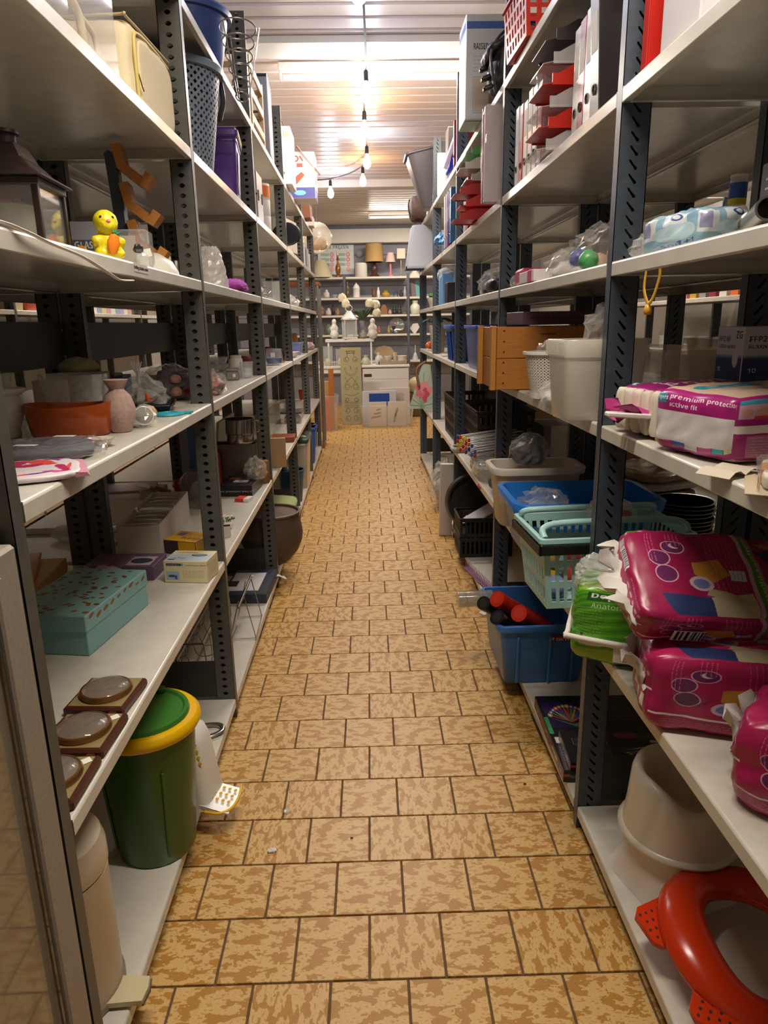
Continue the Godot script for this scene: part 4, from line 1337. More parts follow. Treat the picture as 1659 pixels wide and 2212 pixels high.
	for j in 36:
		for t in [[0.0, 0.0], [TAU * j / 36, 1.0], [TAU * (j + 1) / 36, 1.0]]:
			disc.set_uv(Vector2(0.5 + cos(t[0]) * 0.47 * t[1], 0.5 + sin(t[0]) * 0.47 * t[1]))
			disc.add_vertex(Vector3(cos(t[0]) * 0.058 * t[1], 0.029, sin(t[0]) * 0.058 * t[1]))
	part(o, "dial", done(disc), dial)
	part(o, "needle", prism([Vector2(-0.05, -0.0008), Vector2(0.045, -0.0008), Vector2(0.05, 0.0), Vector2(0.045, 0.0008), Vector2(-0.05, 0.0008)], 0.001), mat("241a12", 0.4), Vector3(0, 0.031, 0), Vector3(-90, 12, 0))
	part(o, "hub", lathe([[0.004, 0.03], [0.004, 0.034], [0.0, 0.035]], 10), bras)
	part(o, "glass", lathe([[0.058, 0.036], [0.05, 0.043], [0.03, 0.049], [0.0, 0.051]], 32), clear("f4f0e4", 0.08, 0.02))
	part(o, "foot_notch", box(0.02, 0.014, 0.02, 0.003), rose, Vector3(0.05, 0.002, 0.086))
	var b2 := copy(o, Vector3(-0.674, y, -1.455), -2, "brass dial weather instrument on mahogany plate, middle of the three on the low shelf")
	(b2.get_node("needle") as Node3D).rotation_degrees = Vector3(-90, 62, 0)
	for s in [b2]:
		part(s, "price_tag", box(0.028, 0.0008, 0.02, 0.0002), mat("e8e2da", 0.6), Vector3(0.052, 0.0252, -0.05), Vector3(0, 40, 0))
	var b3 := copy(b2, Vector3(-0.674, y, -1.28), 0, "brass dial weather instrument on mahogany plate, next to the dark near post")
	b3.set_meta("label", "brass dial weather instrument on mahogany plate, next to the dark near post")
	# --- bottom shelf
	y = 0.091
	var putty := mat("cfc0a8", 0.38)
	o = thing("pedal_bin", "tall cream round pedal bin with a domed lid", "bin", Vector3(-0.745, y, -1.36))
	part(o, "body", lathe([[0.115, 0], [0.118, 0.006], [0.118, 0.34], [0.119, 0.345], [0.112, 0.346]], 40), putty)
	part(o, "lid", lathe([[0.12, 0.352], [0.121, 0.356], [0.12, 0.4], [0.112, 0.43], [0.08, 0.446], [0.0, 0.452]], 40), putty)
	part(o, "base_ring", lathe([[0.121, 0], [0.123, 0.003], [0.123, 0.02], [0.119, 0.024]], 40), mat("8a7c68", 0.4))
	var ped := part(o, "pedal", prism([Vector2(0.10, -0.04), Vector2(0.185, -0.035), Vector2(0.19, 0.0), Vector2(0.185, 0.03), Vector2(0.10, 0.035)], 0.014), mat("c8bc98", 0.4), Vector3(0, 0.016, 0.02), Vector3(-90, 0, 0))
	part(ped, "pedal_edge", tube([Vector3(0.185, -0.035, -0.006), Vector3(0.191, 0.0, -0.006), Vector3(0.185, 0.031, -0.006)], 0.004, 6), mat("77705e", 0.3, 0.8))
	# green bin
	var green := mottled("2f5a1c", "356320", 30.0, 0.3, 0.0, 0.05)
	o = thing("green_bin", "tapered green plastic bin with a yellow rim and green lid", "bin", Vector3(-0.678, y, -1.86))
	part(o, "body", lathe([[0.112, 0], [0.116, 0.008], [0.146, 0.43], [0.143, 0.43], [0.113, 0.012], [0.0, 0.01]], 44), green)
	for k in 4:
		part(o, "rib", box(0.006, 0.3, 0.01, 0.002), green, Vector3(cos(k * PI / 2 + 1.0) * 0.121, 0.03, sin(k * PI / 2 + 1.0) * 0.121), Vector3(0, -rad_to_deg(k * PI / 2 + 1.0), -3.9))
	part(o, "rim", lathe([[0.144, 0.414], [0.158, 0.414], [0.164, 0.425], [0.163, 0.44], [0.154, 0.449], [0.132, 0.45], [0.132, 0.42]], 48), mat("e0b000", 0.25))
	part(o, "lid", lathe([[0.133, 0.445], [0.134, 0.455], [0.13, 0.463], [0.12, 0.463], [0.114, 0.457], [0.0, 0.459]], 48), mat("35702a", 0.28))
	part(o, "finger_tab", lathe([[0.016, 0.0], [0.016, 0.008], [0.0, 0.01]], 16), mat("35702a", 0.28), Vector3(0.02, 0.461, -0.115))
	# step stool
	var wht := mat("dcd9d2", 0.25)
	o = thing("child_step", "white and yellow plastic child step lying on its side", "step stool", Vector3(-0.585, y, -2.07), -12)
	var st2 := begin()
	loft(st2, [rrect(0.16, 0.15, 0.03, 0, 4), rrect(0.158, 0.148, 0.03, 0.02, 4), rrect(0.115, 0.135, 0.04, 0.22, 4), rrect(0.09, 0.115, 0.04, 0.265, 4), rrect(0.05, 0.07, 0.025, 0.28, 4)], [1, 1, 1, 1])
	part(o, "body", done(st2), wht, Vector3(-0.03, 0, 0))
	part(o, "toe_plate", sheet(0.10, 0.13, 10, 8, func(u, v): return 0.006 + 0.03 * u * u * 0.0 + 0.02 * (1.0 - u), 0.005), wht, Vector3(0.07, 0.0, 0.01))
	part(o, "yellow_rim", tube(curve([Vector3(0.04, 0.006, 0.078), Vector3(0.09, 0.006, 0.078), Vector3(0.122, 0.008, 0.05), Vector3(0.127, 0.012, 0.0), Vector3(0.118, 0.016, -0.05)], 6), 0.005, 8), mat("e2b21c", 0.35))
	var stud := lathe([[0.006, 0], [0.006, 0.0014], [0.0, 0.002]], 10)
	for k in 12:
		part(o, "grip_dot", stud, mat("d8a41c", 0.5), Vector3(0.045 + (k % 4) * 0.02, 0.0265 - (k % 4) * 0.0036, -0.03 + (k / 4) * 0.03))
	for k in 5:
		part(o, "grip_dot", stud, mat("d8a41c", 0.5), Vector3(0.012 + 0.004 * k, 0.258 - k * 0.022, 0.055), Vector3(78, 20, 0))
	lettering(o, "NINO", 0.022, mat("d9a820", 0.5), Vector3(-0.03, 0.07, 0.0735), Vector3(-4, 0, 0))
	part(o, "balloon", lathe([[0.0, -0.001], [0.012, 0.0], [0.0, 0.001]], 14), mat("d07a3a", 0.5), Vector3(-0.04, 0.17, 0.0715), Vector3(86, 0, 0))
	part(o, "balloon_string", tube(curve([Vector3(-0.04, 0.158, 0.071), Vector3(-0.03, 0.14, 0.0715), Vector3(-0.04, 0.12, 0.0725), Vector3(-0.045, 0.1, 0.073)], 4), 0.0008, 5), mat("5a5650", 0.7))
	o = thing("chrome_handle", "polished steel towel ring lying by the post foot", "handle", Vector3(-0.66, y, -2.46), 15)
	st2 = begin()
	tube_into(st2, curve([Vector3(-0.07, 0.012, 0.04), Vector3(0.0, 0.012, 0.045), Vector3(0.05, 0.012, 0.03), Vector3(0.065, 0.012, 0.0), Vector3(0.05, 0.012, -0.03), Vector3(0.0, 0.012, -0.042), Vector3(-0.07, 0.012, -0.04)], 6), 0.011, 10, false, 0.5)
	part(o, "loop", done(st2), mat("b9b5ae", 0.18, 0.95))
	# wire racks in the second bay
	var chrome := mat("a9a6a2", 0.2, 0.95)
	o = thing("wire_rack", "chrome wire dish rack with double rails and hooks", "rack", Vector3(-0.86, y, -3.15))
	for s in [[-0.13, 0.21], [0.0, 0.13], [0.12, 0.21]]:
		part(o, "rail", tube([Vector3(s[0], s[1], 0.32), Vector3(s[0], s[1], -0.3)], 0.0055, 8), chrome)
		part(o, "rail", tube([Vector3(s[0] + 0.03, 0.012, 0.32), Vector3(s[0] + 0.03, 0.012, -0.3)], 0.0035, 6), chrome)
	for k in 6:
		var z := 0.3 - k * 0.118
		part(o, "wire", tube(curve([Vector3(-0.13, 0.21, z), Vector3(-0.12, 0.04, z), Vector3(-0.03, 0.03, z), Vector3(0.0, 0.13, z), Vector3(0.03, 0.03, z), Vector3(0.12, 0.05, z), Vector3(0.12, 0.21, z)], 4), 0.0025, 6), chrome)
	part(o, "end_bar", tube([Vector3(-0.13, 0.21, 0.32), Vector3(0.12, 0.21, 0.32)], 0.0055, 8), chrome)
	o = thing("wire_stand", "bent chrome wire stand with one thick top rod", "stand", Vector3(-0.645, y, -3.5), 2)
	part(o, "top_rod", tube([Vector3(0.0, 0.22, -0.15), Vector3(-0.02, 0.2, 0.25)], 0.007, 10), chrome)
	part(o, "end_cap", lathe([[0.0, -0.006], [0.011, 0.0], [0.0, 0.006]], 12), chrome, Vector3(0, 0.22, -0.155))
	for s in [-0.12, 0.16]:
		part(o, "leg_frame", tube([Vector3(0.0, 0.22, s), Vector3(0.05, 0.006, s + 0.03), Vector3(-0.08, 0.006, s + 0.03), Vector3(-0.03, 0.2, s)], 0.003, 6), chrome)
	part(o, "floor_rail", tube([Vector3(0.05, 0.006, -0.1), Vector3(0.05, 0.006, 0.2)], 0.003, 6), chrome)
	o = thing("blue_box", "dark slate blue flat box with a sheet of paper on its lid", "box", Vector3(-0.72, y, -4.0), -2)
	part(o, "body", box(0.26, 0.06, 0.42, 0.004), mat("2c3444", 0.5))
	part(o, "paper", box(0.19, 0.002, 0.3, 0.0005), mat("cfcdd0", 0.8), Vector3(-0.02, 0.06, 0.01))
	part(o, "photo_print", box(0.07, 0.001, 0.09, 0.0003), mat("241e1c", 0.5), Vector3(-0.1, 0.0622, 0.05))
	# woven planter
	o = thing("round_planter", "large round brown knitted-look plastic planter bulging over the shelf edge", "planter", Vector3(-0.655, y, -4.545))
	part(o, "bowl", knit_bowl(), mat("544338", 0.6))
	part(o, "rim", lathe([[0.19, 0.335], [0.2, 0.34], [0.2, 0.352], [0.192, 0.356], [0.184, 0.352], [0.186, 0.338]], 48), mat("5d4a3e", 0.55))
	solo("paper_scrap", "torn white paper tag hanging over the low shelf edge", "paper", sheet(0.09, 0.07, 6, 5, func(u, v): return 0.01 * sin(u * 5.0) + 0.004 * v, 0.001), mat("d8d2c8", 0.8), Vector3(-0.575, y + 0.012, -4.2), Vector3(0, 20, -8))
	# --- second bay, level D
	y = 0.718
	im = canvas(768, 256, "1c1a1e")
	write(im, "THE JUMPING BAG GAME", 8, 160, 30, "b8b6b8", 0, true, 0.62)
	rect(im, 540, 40, 90, 60, "7a3c20")
	rect(im, 600, 110, 110, 60, "c8b8b8")
	ell(im, 650, 140, 16, 10, "302a30")
	solo("game_box", "black game carton reading THE JUMPING BAG GAME", "box", box(0.2, 0.062, 0.27, 0.003), printed(im, 0.35), Vector3(-0.735, y, -3.97), Vector3(0, -4, 0))
	o = thing("steel_bread_bin", "brushed stainless steel bread bin with a rounded front", "bread bin", Vector3(-0.83, y, -4.21))
	part(o, "body", box(0.32, 0.24, 0.02, 0.004), mat("8f8a82", 0.28, 0.9))
	part(o, "lid_edge", box(0.33, 0.012, 0.05, 0.003), mat("1d1b1b", 0.4), Vector3(0, 0.24, -0.01))
	part(o, "back_body", box(0.32, 0.23, 0.03, 0.01), mat("7d7973", 0.35, 0.9), Vector3(0, 0.0, -0.022))
	o = thing("steel_pot", "shiny stainless steel cooking pot with side handle", "pot", Vector3(-0.75, 0.985, -4.17))
	part(o, "body", lathe([[0.075, -0.015], [0.078, -0.012], [0.08, 0.0], [0.08, 0.04], [0.086, 0.045], [0.086, 0.125], [0.09, 0.128], [0.084, 0.128], [0.082, 0.05], [0.0, 0.045]], 36), mat("b2aea6", 0.12, 0.95))
	part(o, "handle", tube(curve([Vector3(0.084, 0.11, 0.0), Vector3(0.112, 0.11, 0.0), Vector3(0.112, 0.05, 0.0), Vector3(0.084, 0.05, 0.0)], 4), 0.004, 8), mat("b2aea6", 0.15, 0.95))
	o = thing("ornament_bag", "clear film bag of glass baubles behind the black game carton", "bag", Vector3(-0.65, y + 0.063, -4.02))
	for k in 4: part(o, "bauble", lathe([[0.0, 0], [0.018, 0.006], [0.025, 0.024], [0.018, 0.042], [0.0, 0.048]], 18), mat("b8b4ac", 0.1, 0.8), Vector3(-0.03 + 0.035 * (k % 2), 0.02 + 0.03 * (k / 2), 0.02 - 0.05 * (k / 2)))
	part(o, "film", blob(Vector3(0.12, 0.15, 0.1), 0.03, 55, 14, 12.0, true, -0.7), clear("f4f2ee", 0.12, 0.05))
	o = thing("red_card_box", "tiny red and white card packet", "box", Vector3(-0.672, y, -3.74), -14)
	part(o, "red_half", box(0.05, 0.018, 0.07, 0.001), mat("cf3a1a", 0.5), Vector3(-0.02, 0, 0))
	part(o, "white_half", box(0.03, 0.018, 0.07, 0.001), mat("e2dcd4", 0.5), Vector3(0.02, 0, 0))
	o = thing("mini_plant", "tiny artificial plant in a round white pot", "plant", Vector3(-0.665, y, -3.2))
	part(o, "pot", lathe([[0.016, 0], [0.026, 0.012], [0.026, 0.026], [0.02, 0.032], [0.018, 0.028], [0.0, 0.02]], 18), mat("ddd9d0", 0.35))
	st2 = begin()
	for k in 22:
		var a := rng.randf() * TAU
		var r := rng.randf_range(0.005, 0.034)
		lathe_into(st2, [[0.0, 0.0], [0.006, 0.006], [0.0, 0.014]], 6, 0.5, Vector3(cos(a) * r, 0.03 + rng.randf() * 0.015, sin(a) * r))
	part(o, "leaves", done(st2), mat("5f7a34", 0.7))
	st2 = begin()
	for k in 9:
		var a := rng.randf() * TAU
		lathe_into(st2, [[0.0, 0.0], [0.006, 0.004], [0.0, 0.009]], 6, 1.0, Vector3(cos(a) * 0.022, 0.046 + rng.randf() * 0.01, sin(a) * 0.022))
	part(o, "blossoms", done(st2), mat("e4e2d2", 0.7))
	o = thing("card_stand", "small folded card stand with a dark edge", "card", Vector3(-0.645, y, -3.06), 10)
	part(o, "leaf_front", box(0.04, 0.06, 0.002, 0.0005), mat("b8b0a4", 0.6), Vector3(0, 0, 0.014), Vector3(-16, 0, 0))
	part(o, "leaf_back", box(0.04, 0.06, 0.002, 0.0005), mat("2a2624", 0.6), Vector3(0, 0, -0.014), Vector3(16, 0, 0))
	o = thing("coffee_box", "blue and grey appliance carton behind the steel pot", "box", Vector3(-1.04, y, -4.14))
	part(o, "carton", box(0.1, 0.42, 0.12, 0.003), printed(two_tone("8a8a98", "4a6a9c"), 0.5))
	# glass door cabinet at the very near end
	var frame := mottled("8c8276", "9a9084", 8.0, 0.5, 0.0, 0.03)
	o = thing("glass_cabinet", "grey painted cabinet door with a glass pane beside the dark near post", "cabinet", Vector3(-0.6, 0.0, -0.772))
	part(o, "stile", box(0.03, 1.3, 0.07, 0.006), frame, Vector3(0.0, 0, -0.315))
	part(o, "stile_bead", box(0.012, 1.24, 0.02, 0.004), frame, Vector3(0.018, 0.03, -0.268))
	part(o, "stile", box(0.03, 1.3, 0.07, 0.006), frame, Vector3(0.0, 0, 0.315))
	part(o, "rail", box(0.03, 0.07, 0.56, 0.006), frame, Vector3(0, 1.23, 0))
	part(o, "rail", box(0.03, 0.09, 0.56, 0.006), frame, Vector3(0, 0, 0))
	part(o, "glass_pane", box(0.004, 1.14, 0.56, 0.0005), clear("b8aa92", 0.3, 0.03), Vector3(0.004, 0.09, 0))
	part(o, "carcass_back", box(0.015, 1.3, 0.7, 0.002), mat("9a8c74", 0.6), Vector3(-0.4, 0, 0))
	part(o, "carcass_side", box(0.4, 1.3, 0.015, 0.002), mat("9a8c74", 0.6), Vector3(-0.21, 0, -0.34))
	part(o, "carcass_top", box(0.4, 0.02, 0.7, 0.002), mat("9a8c74", 0.6), Vector3(-0.21, 1.3, 0))

func open_box(w: float, h: float, d: float, t: float) -> ArrayMesh:
	var st := begin()
	bar(st, Vector3(-w / 2, 0, -d / 2), Vector3(w / 2, t, d / 2))
	for s in [-1, 1]:
		bar(st, Vector3(s * w / 2, t, -d / 2), Vector3(s * (w / 2 - t), h, d / 2))
		bar(st, Vector3(-w / 2 + t, t, s * d / 2), Vector3(w / 2 - t, h, s * (d / 2 - t)))
	return done(st)

# basket with walls of slots: base w0 x d0, rim w1 x d1
func slotted(o: Node3D, w0: float, d0: float, w1: float, d1: float, h: float, m: Material, rows: int, cols: int, rim := 0.008) -> void:
	var st := begin()
	var B := [Vector3(-w0 / 2, 0, d0 / 2), Vector3(w0 / 2, 0, d0 / 2), Vector3(w0 / 2, 0, -d0 / 2), Vector3(-w0 / 2, 0, -d0 / 2)]
	var T := [Vector3(-w1 / 2, h, d1 / 2), Vector3(w1 / 2, h, d1 / 2), Vector3(w1 / 2, h, -d1 / 2), Vector3(-w1 / 2, h, -d1 / 2)]
	var t := 0.0035
	for s in 4:
		var a: Vector3 = B[s]
		var b: Vector3 = B[(s + 1) % 4]
		var c: Vector3 = T[(s + 1) % 4]
		var d: Vector3 = T[s]
		var n := (b - a).cross(d - a).normalized() * t
		var P := func(u: float, v: float, k: float) -> Vector3:
			return a.lerp(b, u).lerp(d.lerp(c, u), v) - n * k
		var nc: int = cols if s % 2 == 0 else maxi(2, int(round(cols * d0 / w0)))
		var us := [0.0]
		for k in nc:
			us.append((k + 0.22) / nc * 0.94 + 0.03)
			us.append((k + 0.78) / nc * 0.94 + 0.03)
		us.append(1.0)
		var vs := [0.0]
		for k in rows:
			vs.append((k + 0.16) / rows * 0.9 + 0.05)
			vs.append((k + 0.84) / rows * 0.9 + 0.05)
		vs.append(1.0)
		for i in us.size() - 1:
			for j in vs.size() - 1:
				if i % 2 == 1 and j % 2 == 1:
					for e in [[i, j, i + 1, j], [i, j + 1, i + 1, j + 1], [i, j, i, j + 1], [i + 1, j, i + 1, j + 1]]:
						quad(st, P.call(us[e[0]], vs[e[1]], 0), P.call(us[e[0]], vs[e[1]], 1), P.call(us[e[2]], vs[e[3]], 1), P.call(us[e[2]], vs[e[3]], 0))
					continue
				for k in [0.0, 1.0]:
					quad(st, P.call(us[i], vs[j], k), P.call(us[i], vs[j + 1], k), P.call(us[i + 1], vs[j + 1], k), P.call(us[i + 1], vs[j], k))
	bar(st, Vector3(-w0 / 2, 0, -d0 / 2), Vector3(w0 / 2, 0.003, d0 / 2))
	part(o, "wall", done(st), m)
	st = begin()
	loft(st, [rrect(w1, d1, 0.01, h - rim, 3), rrect(w1 + rim * 2, d1 + rim * 2, 0.014, h - rim, 3), rrect(w1 + rim * 2, d1 + rim * 2, 0.014, h + 0.002, 3), rrect(w1 - t * 2, d1 - t * 2, 0.01, h + 0.002, 3), rrect(w1 - t * 2, d1 - t * 2, 0.01, h - rim, 3)], [1, 2, 3, 4], true, false, false)
	part(o, "rim", done(st), m)

# bowl with rows of raised knit stitches
func knit_bowl() -> ArrayMesh:
	var st := begin()
	var prof := [[0.10, 0.0], [0.125, 0.02], [0.175, 0.08], [0.205, 0.15], [0.212, 0.2], [0.207, 0.25], [0.196, 0.3], [0.19, 0.34]]
	var rings := []
	var n := 140
	var m := 64
	for i in m + 1:
		var t := float(i) / m * (prof.size() - 1)
		var k := mini(int(t), prof.size() - 2)
		var r := lerpf(prof[k][0], prof[k + 1][0], t - k)
		var h := lerpf(prof[k][1], prof[k + 1][1], t - k)
		var ring := PackedVector3Array()
		for j in n:
			var a := TAU * j / n
			var b := 0.003 * sin(a * 70.0 / 1.0 + PI * (i % 2)) * (1.0 if i % 2 == 0 else 0.6)
			ring.append(Vector3(cos(a) * (r + b), h, sin(a) * (r + b)))
		rings.append(ring)
	for q in [[0.184, 0.34], [0.2, 0.22], [0.165, 0.07], [0.09, 0.012]]: rings.append(circle(q[0], q[1], n))
	loft(st, rings)
	return done(st)

func build_left_far() -> void:
	var y := 2.736
	var pine := wood("c8a070", "d9b588", 61)
	var st: SurfaceTool
	var im: Image
	# third bay
	var o := thing("wooden_crate_rack", "pale pine slatted rack standing on the top shelf", "rack", Vector3(-0.70, y, -4.68))
	for s in [-1, 1]:
		for k in 2: part(o, "post", box(0.03, 0.36, 0.03, 0.002), pine, Vector3(-0.09 + 0.18 * k, 0, s * 0.25))
		for k in 3: part(o, "slat", box(0.16, 0.03, 0.012, 0.002), pine, Vector3(0, 0.04 + k * 0.13, s * 0.25))
	for k in 3: part(o, "slat", box(0.012, 0.045, 0.48, 0.002), pine, Vector3(0.1, 0.03 + k * 0.13, 0))
	solo("fabric_panel", "grey felt pinboard with a dark frame edge standing on end", "board", box(0.06, 0.46, 0.4, 0.004), mottled("8a8a92", "9a9aa2", 30.0, 0.95), Vector3(-0.625, y, -5.3), Vector3(0, 3, 0))
	var o2 := thing("board_frame", "dark grey strip capping the felt pinboard", "strip", Vector3(-0.625, y + 0.461, -5.3), 3)
	part(o2, "cap", box(0.064, 0.014, 0.41, 0.002), mat("2a2b30", 0.4))
	y = 2.251
	o = thing("grey_case", "tall grey moulded case with black latches", "case", Vector3(-0.68, y, -4.72))
	part(o, "shell", box(0.12, 0.3, 0.26, 0.01), mat("96928e", 0.4))
	part(o, "seam", box(0.122, 0.006, 0.262, 0.001), mat("232224", 0.4), Vector3(0, 0.16, 0))
	for s in [-1, 1]: part(o, "latch", box(0.006, 0.06, 0.02, 0.001), mat("1c1b1d", 0.4), Vector3(0.062, 0.13, s * 0.08))
	o = thing("paper_roll_pack", "wrapped pack of white paper rolls with an orange label", "paper rolls", Vector3(-0.66, y, -5.08))
	for k in 3:
		var r := part(o, "roll", lathe([[0.02, 0], [0.055, 0], [0.057, 0.004], [0.057, 0.096], [0.055, 0.1], [0.02, 0.1], [0.02, 0]], 24), mat("d6cdc4", 0.9), Vector3(0, k * 0.1, 0))
	part(o, "label", lathe([[0.0585, 0.215], [0.0585, 0.285]], 24), mat("d8762a", 0.5))
	o = thing("mantel_clock", "black oval clock face in a pale carton", "clock", Vector3(-0.65, y, -6.35), 80)
	part(o, "carton", box(0.32, 0.26, 0.12, 0.003), mat("a39a8e", 0.6), Vector3(0.14, 0, -0.03))
	part(o, "face", lathe([[0.0, 0], [0.12, 0.0], [0.125, 0.006], [0.12, 0.012], [0.11, 0.014], [0.0, 0.012]], 32, 0.75), mat("1c1c20", 0.3), Vector3(-0.08, 0.125, 0.045), Vector3(90, 0, 90))
	for k in 5:
		solo("glass_tumbler_box", "narrow %s carton of glasses on the upper shelf" % ["silver", "white", "grey", "pale blue", "ivory"][k], "box", box(0.1, 0.2 + 0.03 * (k % 2), 0.1, 0.002), mat(["9a9a9e", "d8d6d2", "77787c", "a8b4c0", "d0c8b8"][k], 0.4), Vector3(-0.66, y, -7.75 - k * 0.26), Vector3.ZERO, "cartons of glasses")
	# hanging cartons over the fourth bay
	y = 2.736
	im = canvas(384, 256, "dad2cc")
	write(im, "Able", 20, 50, 34, "c87a3a")
	write(im, "vol", 24, 130, 26, "5a5654", 0, false)
	write(im, "tiser", 14, 168, 26, "5a5654", 0, false)
	ell(im, 60, 206, 26, 8, "6a6460")
	rect(im, 20, 226, 50, 6, "6a6460")
	solo("fitness_box", "tall white carton with an orange Able heading", "box", box(0.16, 0.42, 0.36, 0.003), printed(im), Vector3(-0.62, y, -6.3), Vector3(0, 0, 0))
	im = canvas(384, 256, "d9d0ca")
	for q in [[20, 18], [128 + 60, 18]]:
		ell(im, q[0] + 24, 36, 16, 18, "c8382a")
		ell(im, q[0] + 24, 36, 9, 10, "d9d0ca")
		line(im, Vector2(q[0] + 44, 22), Vector2(q[0] + 58, 50), 7, "c8382a")
		rect(im, q[0] + 30, 62, 26, 22, "d24a34")
	for b in [0, 128]:
		poly(im, [Vector2(b + 10, 170), Vector2(b + 70, 110), Vector2(b + 84, 128), Vector2(b + 34, 196)], "c84a34")
		rect(im, b, 196, 128, 60, "4a4a8c")
		ell(im, b + 60, 226, 26, 14, "6ab4d8")
	o = thing("toy_box", "white carton with red script and a blue base, film lid flapping", "box", Vector3(-0.525, y, -6.95), 0)
	part(o, "carton", box(0.26, 0.38, 0.34, 0.003), printed(im))
	part(o, "film_flap", sheet(0.3, 0.2, 8, 5, func(u, v): return 0.05 * (1.0 - u) + 0.01 * sin(v * 9.0), 0.001), clear("b89a90", 0.45, 0.1), Vector3(0.06, 0.3, 0.1), Vector3(10, 0, -40))
	solo("wire_hook", "bent wire coat hook standing above the white carton", "hook", tube(curve([Vector3(0, 0, 0), Vector3(0, 0.05, 0), Vector3(-0.03, 0.09, 0), Vector3(-0.06, 0.07, 0), Vector3(-0.075, 0.05, 0)], 5), 0.005, 6), mat("4a4644", 0.4, 0.8), Vector3(-0.6, y + 0.421, -6.3))
	solo("teal_bowl", "teal plastic bowl on the edge of the top shelf", "bowl", lathe([[0.06, 0], [0.065, 0.004], [0.12, 0.09], [0.116, 0.09], [0.06, 0.01], [0.0, 0.008]], 28), mat("3a6a68", 0.4), Vector3(-0.72, y, -7.76))
	solo("brown_carton", "brown carton lying on the far top shelf", "box", box(0.26, 0.14, 0.3, 0.003), mat("9a6a50", 0.6), Vector3(-0.66, y, -8.1))
	solo("white_carton_box", "small pale carton at the end of the top shelf", "box", box(0.24, 0.1, 0.24, 0.003), mat("cfc4ba", 0.6), Vector3(-0.66, y, -8.7))
	# level B
	y = 1.808
	o = thing("tinsel_heap", "tangle of silver beads and fine wire", "tinsel", Vector3(-0.72, y + 0.004, -5.05))
	st = begin()
	for k in 60:
		var a := rng.randf() * TAU
		var r := sqrt(rng.randf())
		var p := Vector3(cos(a) * r * 0.1, rng.randf() * 0.09 * (1.2 - r), sin(a) * r * 0.26)
		tube_into(st, [p, p + Vector3(rng.randf_range(-0.03, 0.03), rng.randf_range(0.005, 0.03), rng.randf_range(-0.05, 0.05)), p + Vector3(rng.randf_range(-0.04, 0.04), 0.01, rng.randf_range(-0.06, 0.06))], 0.003, 5)
	part(o, "strands", done(st), mat("b9b5b0", 0.2, 0.9))
	solo("pale_bag", "cream crumpled bag beside the silver beads", "bag", blob(Vector3(0.14, 0.09, 0.2), 0.03, 61, 10, 9.0, true, -0.7), mat("b0a090", 0.7), Vector3(-0.68, y, -4.5))
	solo("glass_cylinder", "straight clear glass cylinder vase", "vase", lathe([[0.06, 0], [0.063, 0.004], [0.063, 0.19], [0.06, 0.19], [0.058, 0.01], [0.0, 0.01]], 26), clear("dfe2da", 0.14, 0.03), Vector3(-0.7, y, -6.25))
	solo("glass_cylinder", "clear glass cylinder vase with dark stones", "vase", lathe([[0.06, 0], [0.063, 0.004], [0.063, 0.16], [0.06, 0.16], [0.058, 0.01], [0.0, 0.01]], 26), clear("dfe2da", 0.14, 0.03), Vector3(-0.69, y, -5.6))
	solo("crumpled_wrap", "grey crumpled plastic wrap on the fourth bay shelf", "wrap", blob(Vector3(0.2, 0.13, 0.5), 0.04, 62, 12, 7.0, true, -0.6), clear("c8c4c8", 0.4, 0.12), Vector3(-0.7, y, -6.95))
	o = thing("picture_stand", "small silver photo frame tilted back", "frame", Vector3(-0.67, y, -7.95), 70)
	part(o, "moulding", box(0.16, 0.15, 0.012, 0.003), mat("bcb8b2", 0.25, 0.8), Vector3.ZERO, Vector3(-14, 0, 0))
	part(o, "picture", box(0.12, 0.11, 0.002, 0.0005), mat("5a544e", 0.4), Vector3(0, 0.02, 0.006), Vector3(-14, 0, 0))
	# level C
	y = 1.358
	o = thing("candle_glass", "round glass holder with blue filling and a dark lid", "candle holder", Vector3(-0.67, y, -5.35))
	part(o, "glass", lathe([[0.05, 0], [0.062, 0.02], [0.066, 0.06], [0.055, 0.12], [0.05, 0.12], [0.06, 0.06], [0.0, 0.008]], 26), clear("dfe6ee", 0.12, 0.03))
	part(o, "filling", lathe([[0.048, 0.01], [0.058, 0.03], [0.058, 0.05], [0.0, 0.052]], 24), mat("2e4a78", 0.5))
	part(o, "sticker", box(0.03, 0.03, 0.001, 0.0002), mat("e6e2da", 0.6), Vector3(0.0, 0.06, 0.066))
	solo("red_felt_ball", "dark red felt dome behind the candle glass", "ornament", blob(Vector3(0.14, 0.1, 0.14), 0.006, 3, 12, 8.0, false, -0.6), mat("6a1a2c", 0.95), Vector3(-0.86, y, -5.1))
	o = thing("copper_mug", "small copper tumbler on the third bay shelf", "tumbler", Vector3(-0.66, y, -5.66))
	part(o, "cup", lathe([[0.034, 0], [0.036, 0.003], [0.04, 0.09], [0.038, 0.09], [0.034, 0.006], [0.0, 0.005]], 24), mat("9a6a50", 0.25, 0.9))
	solo("glass_plate", "clear glass plate lying near the second post", "plate", lathe([[0.05, 0], [0.06, 0.003], [0.1, 0.016], [0.1, 0.018], [0.06, 0.006], [0.0, 0.005]], 28), clear("e4e8e6", 0.14, 0.03), Vector3(-0.7, y, -4.66))
	solo("blue_tub", "small clear blue plastic food tub", "tub", tub(0.1, 0.16, 0.13, 0.2, 0.12, 0.015, 0.002, 0.006, 0.01), clear("7a8ac4", 0.5, 0.15), Vector3(-0.67, y, -7.15))
	solo("magenta_cushion", "round magenta pincushion on the fourth bay shelf", "cushion", blob(Vector3(0.16, 0.12, 0.16), 0.005, 9, 12, 8.0, false, -0.6), mat("7a2248", 0.95), Vector3(-0.9, y, -6.7))
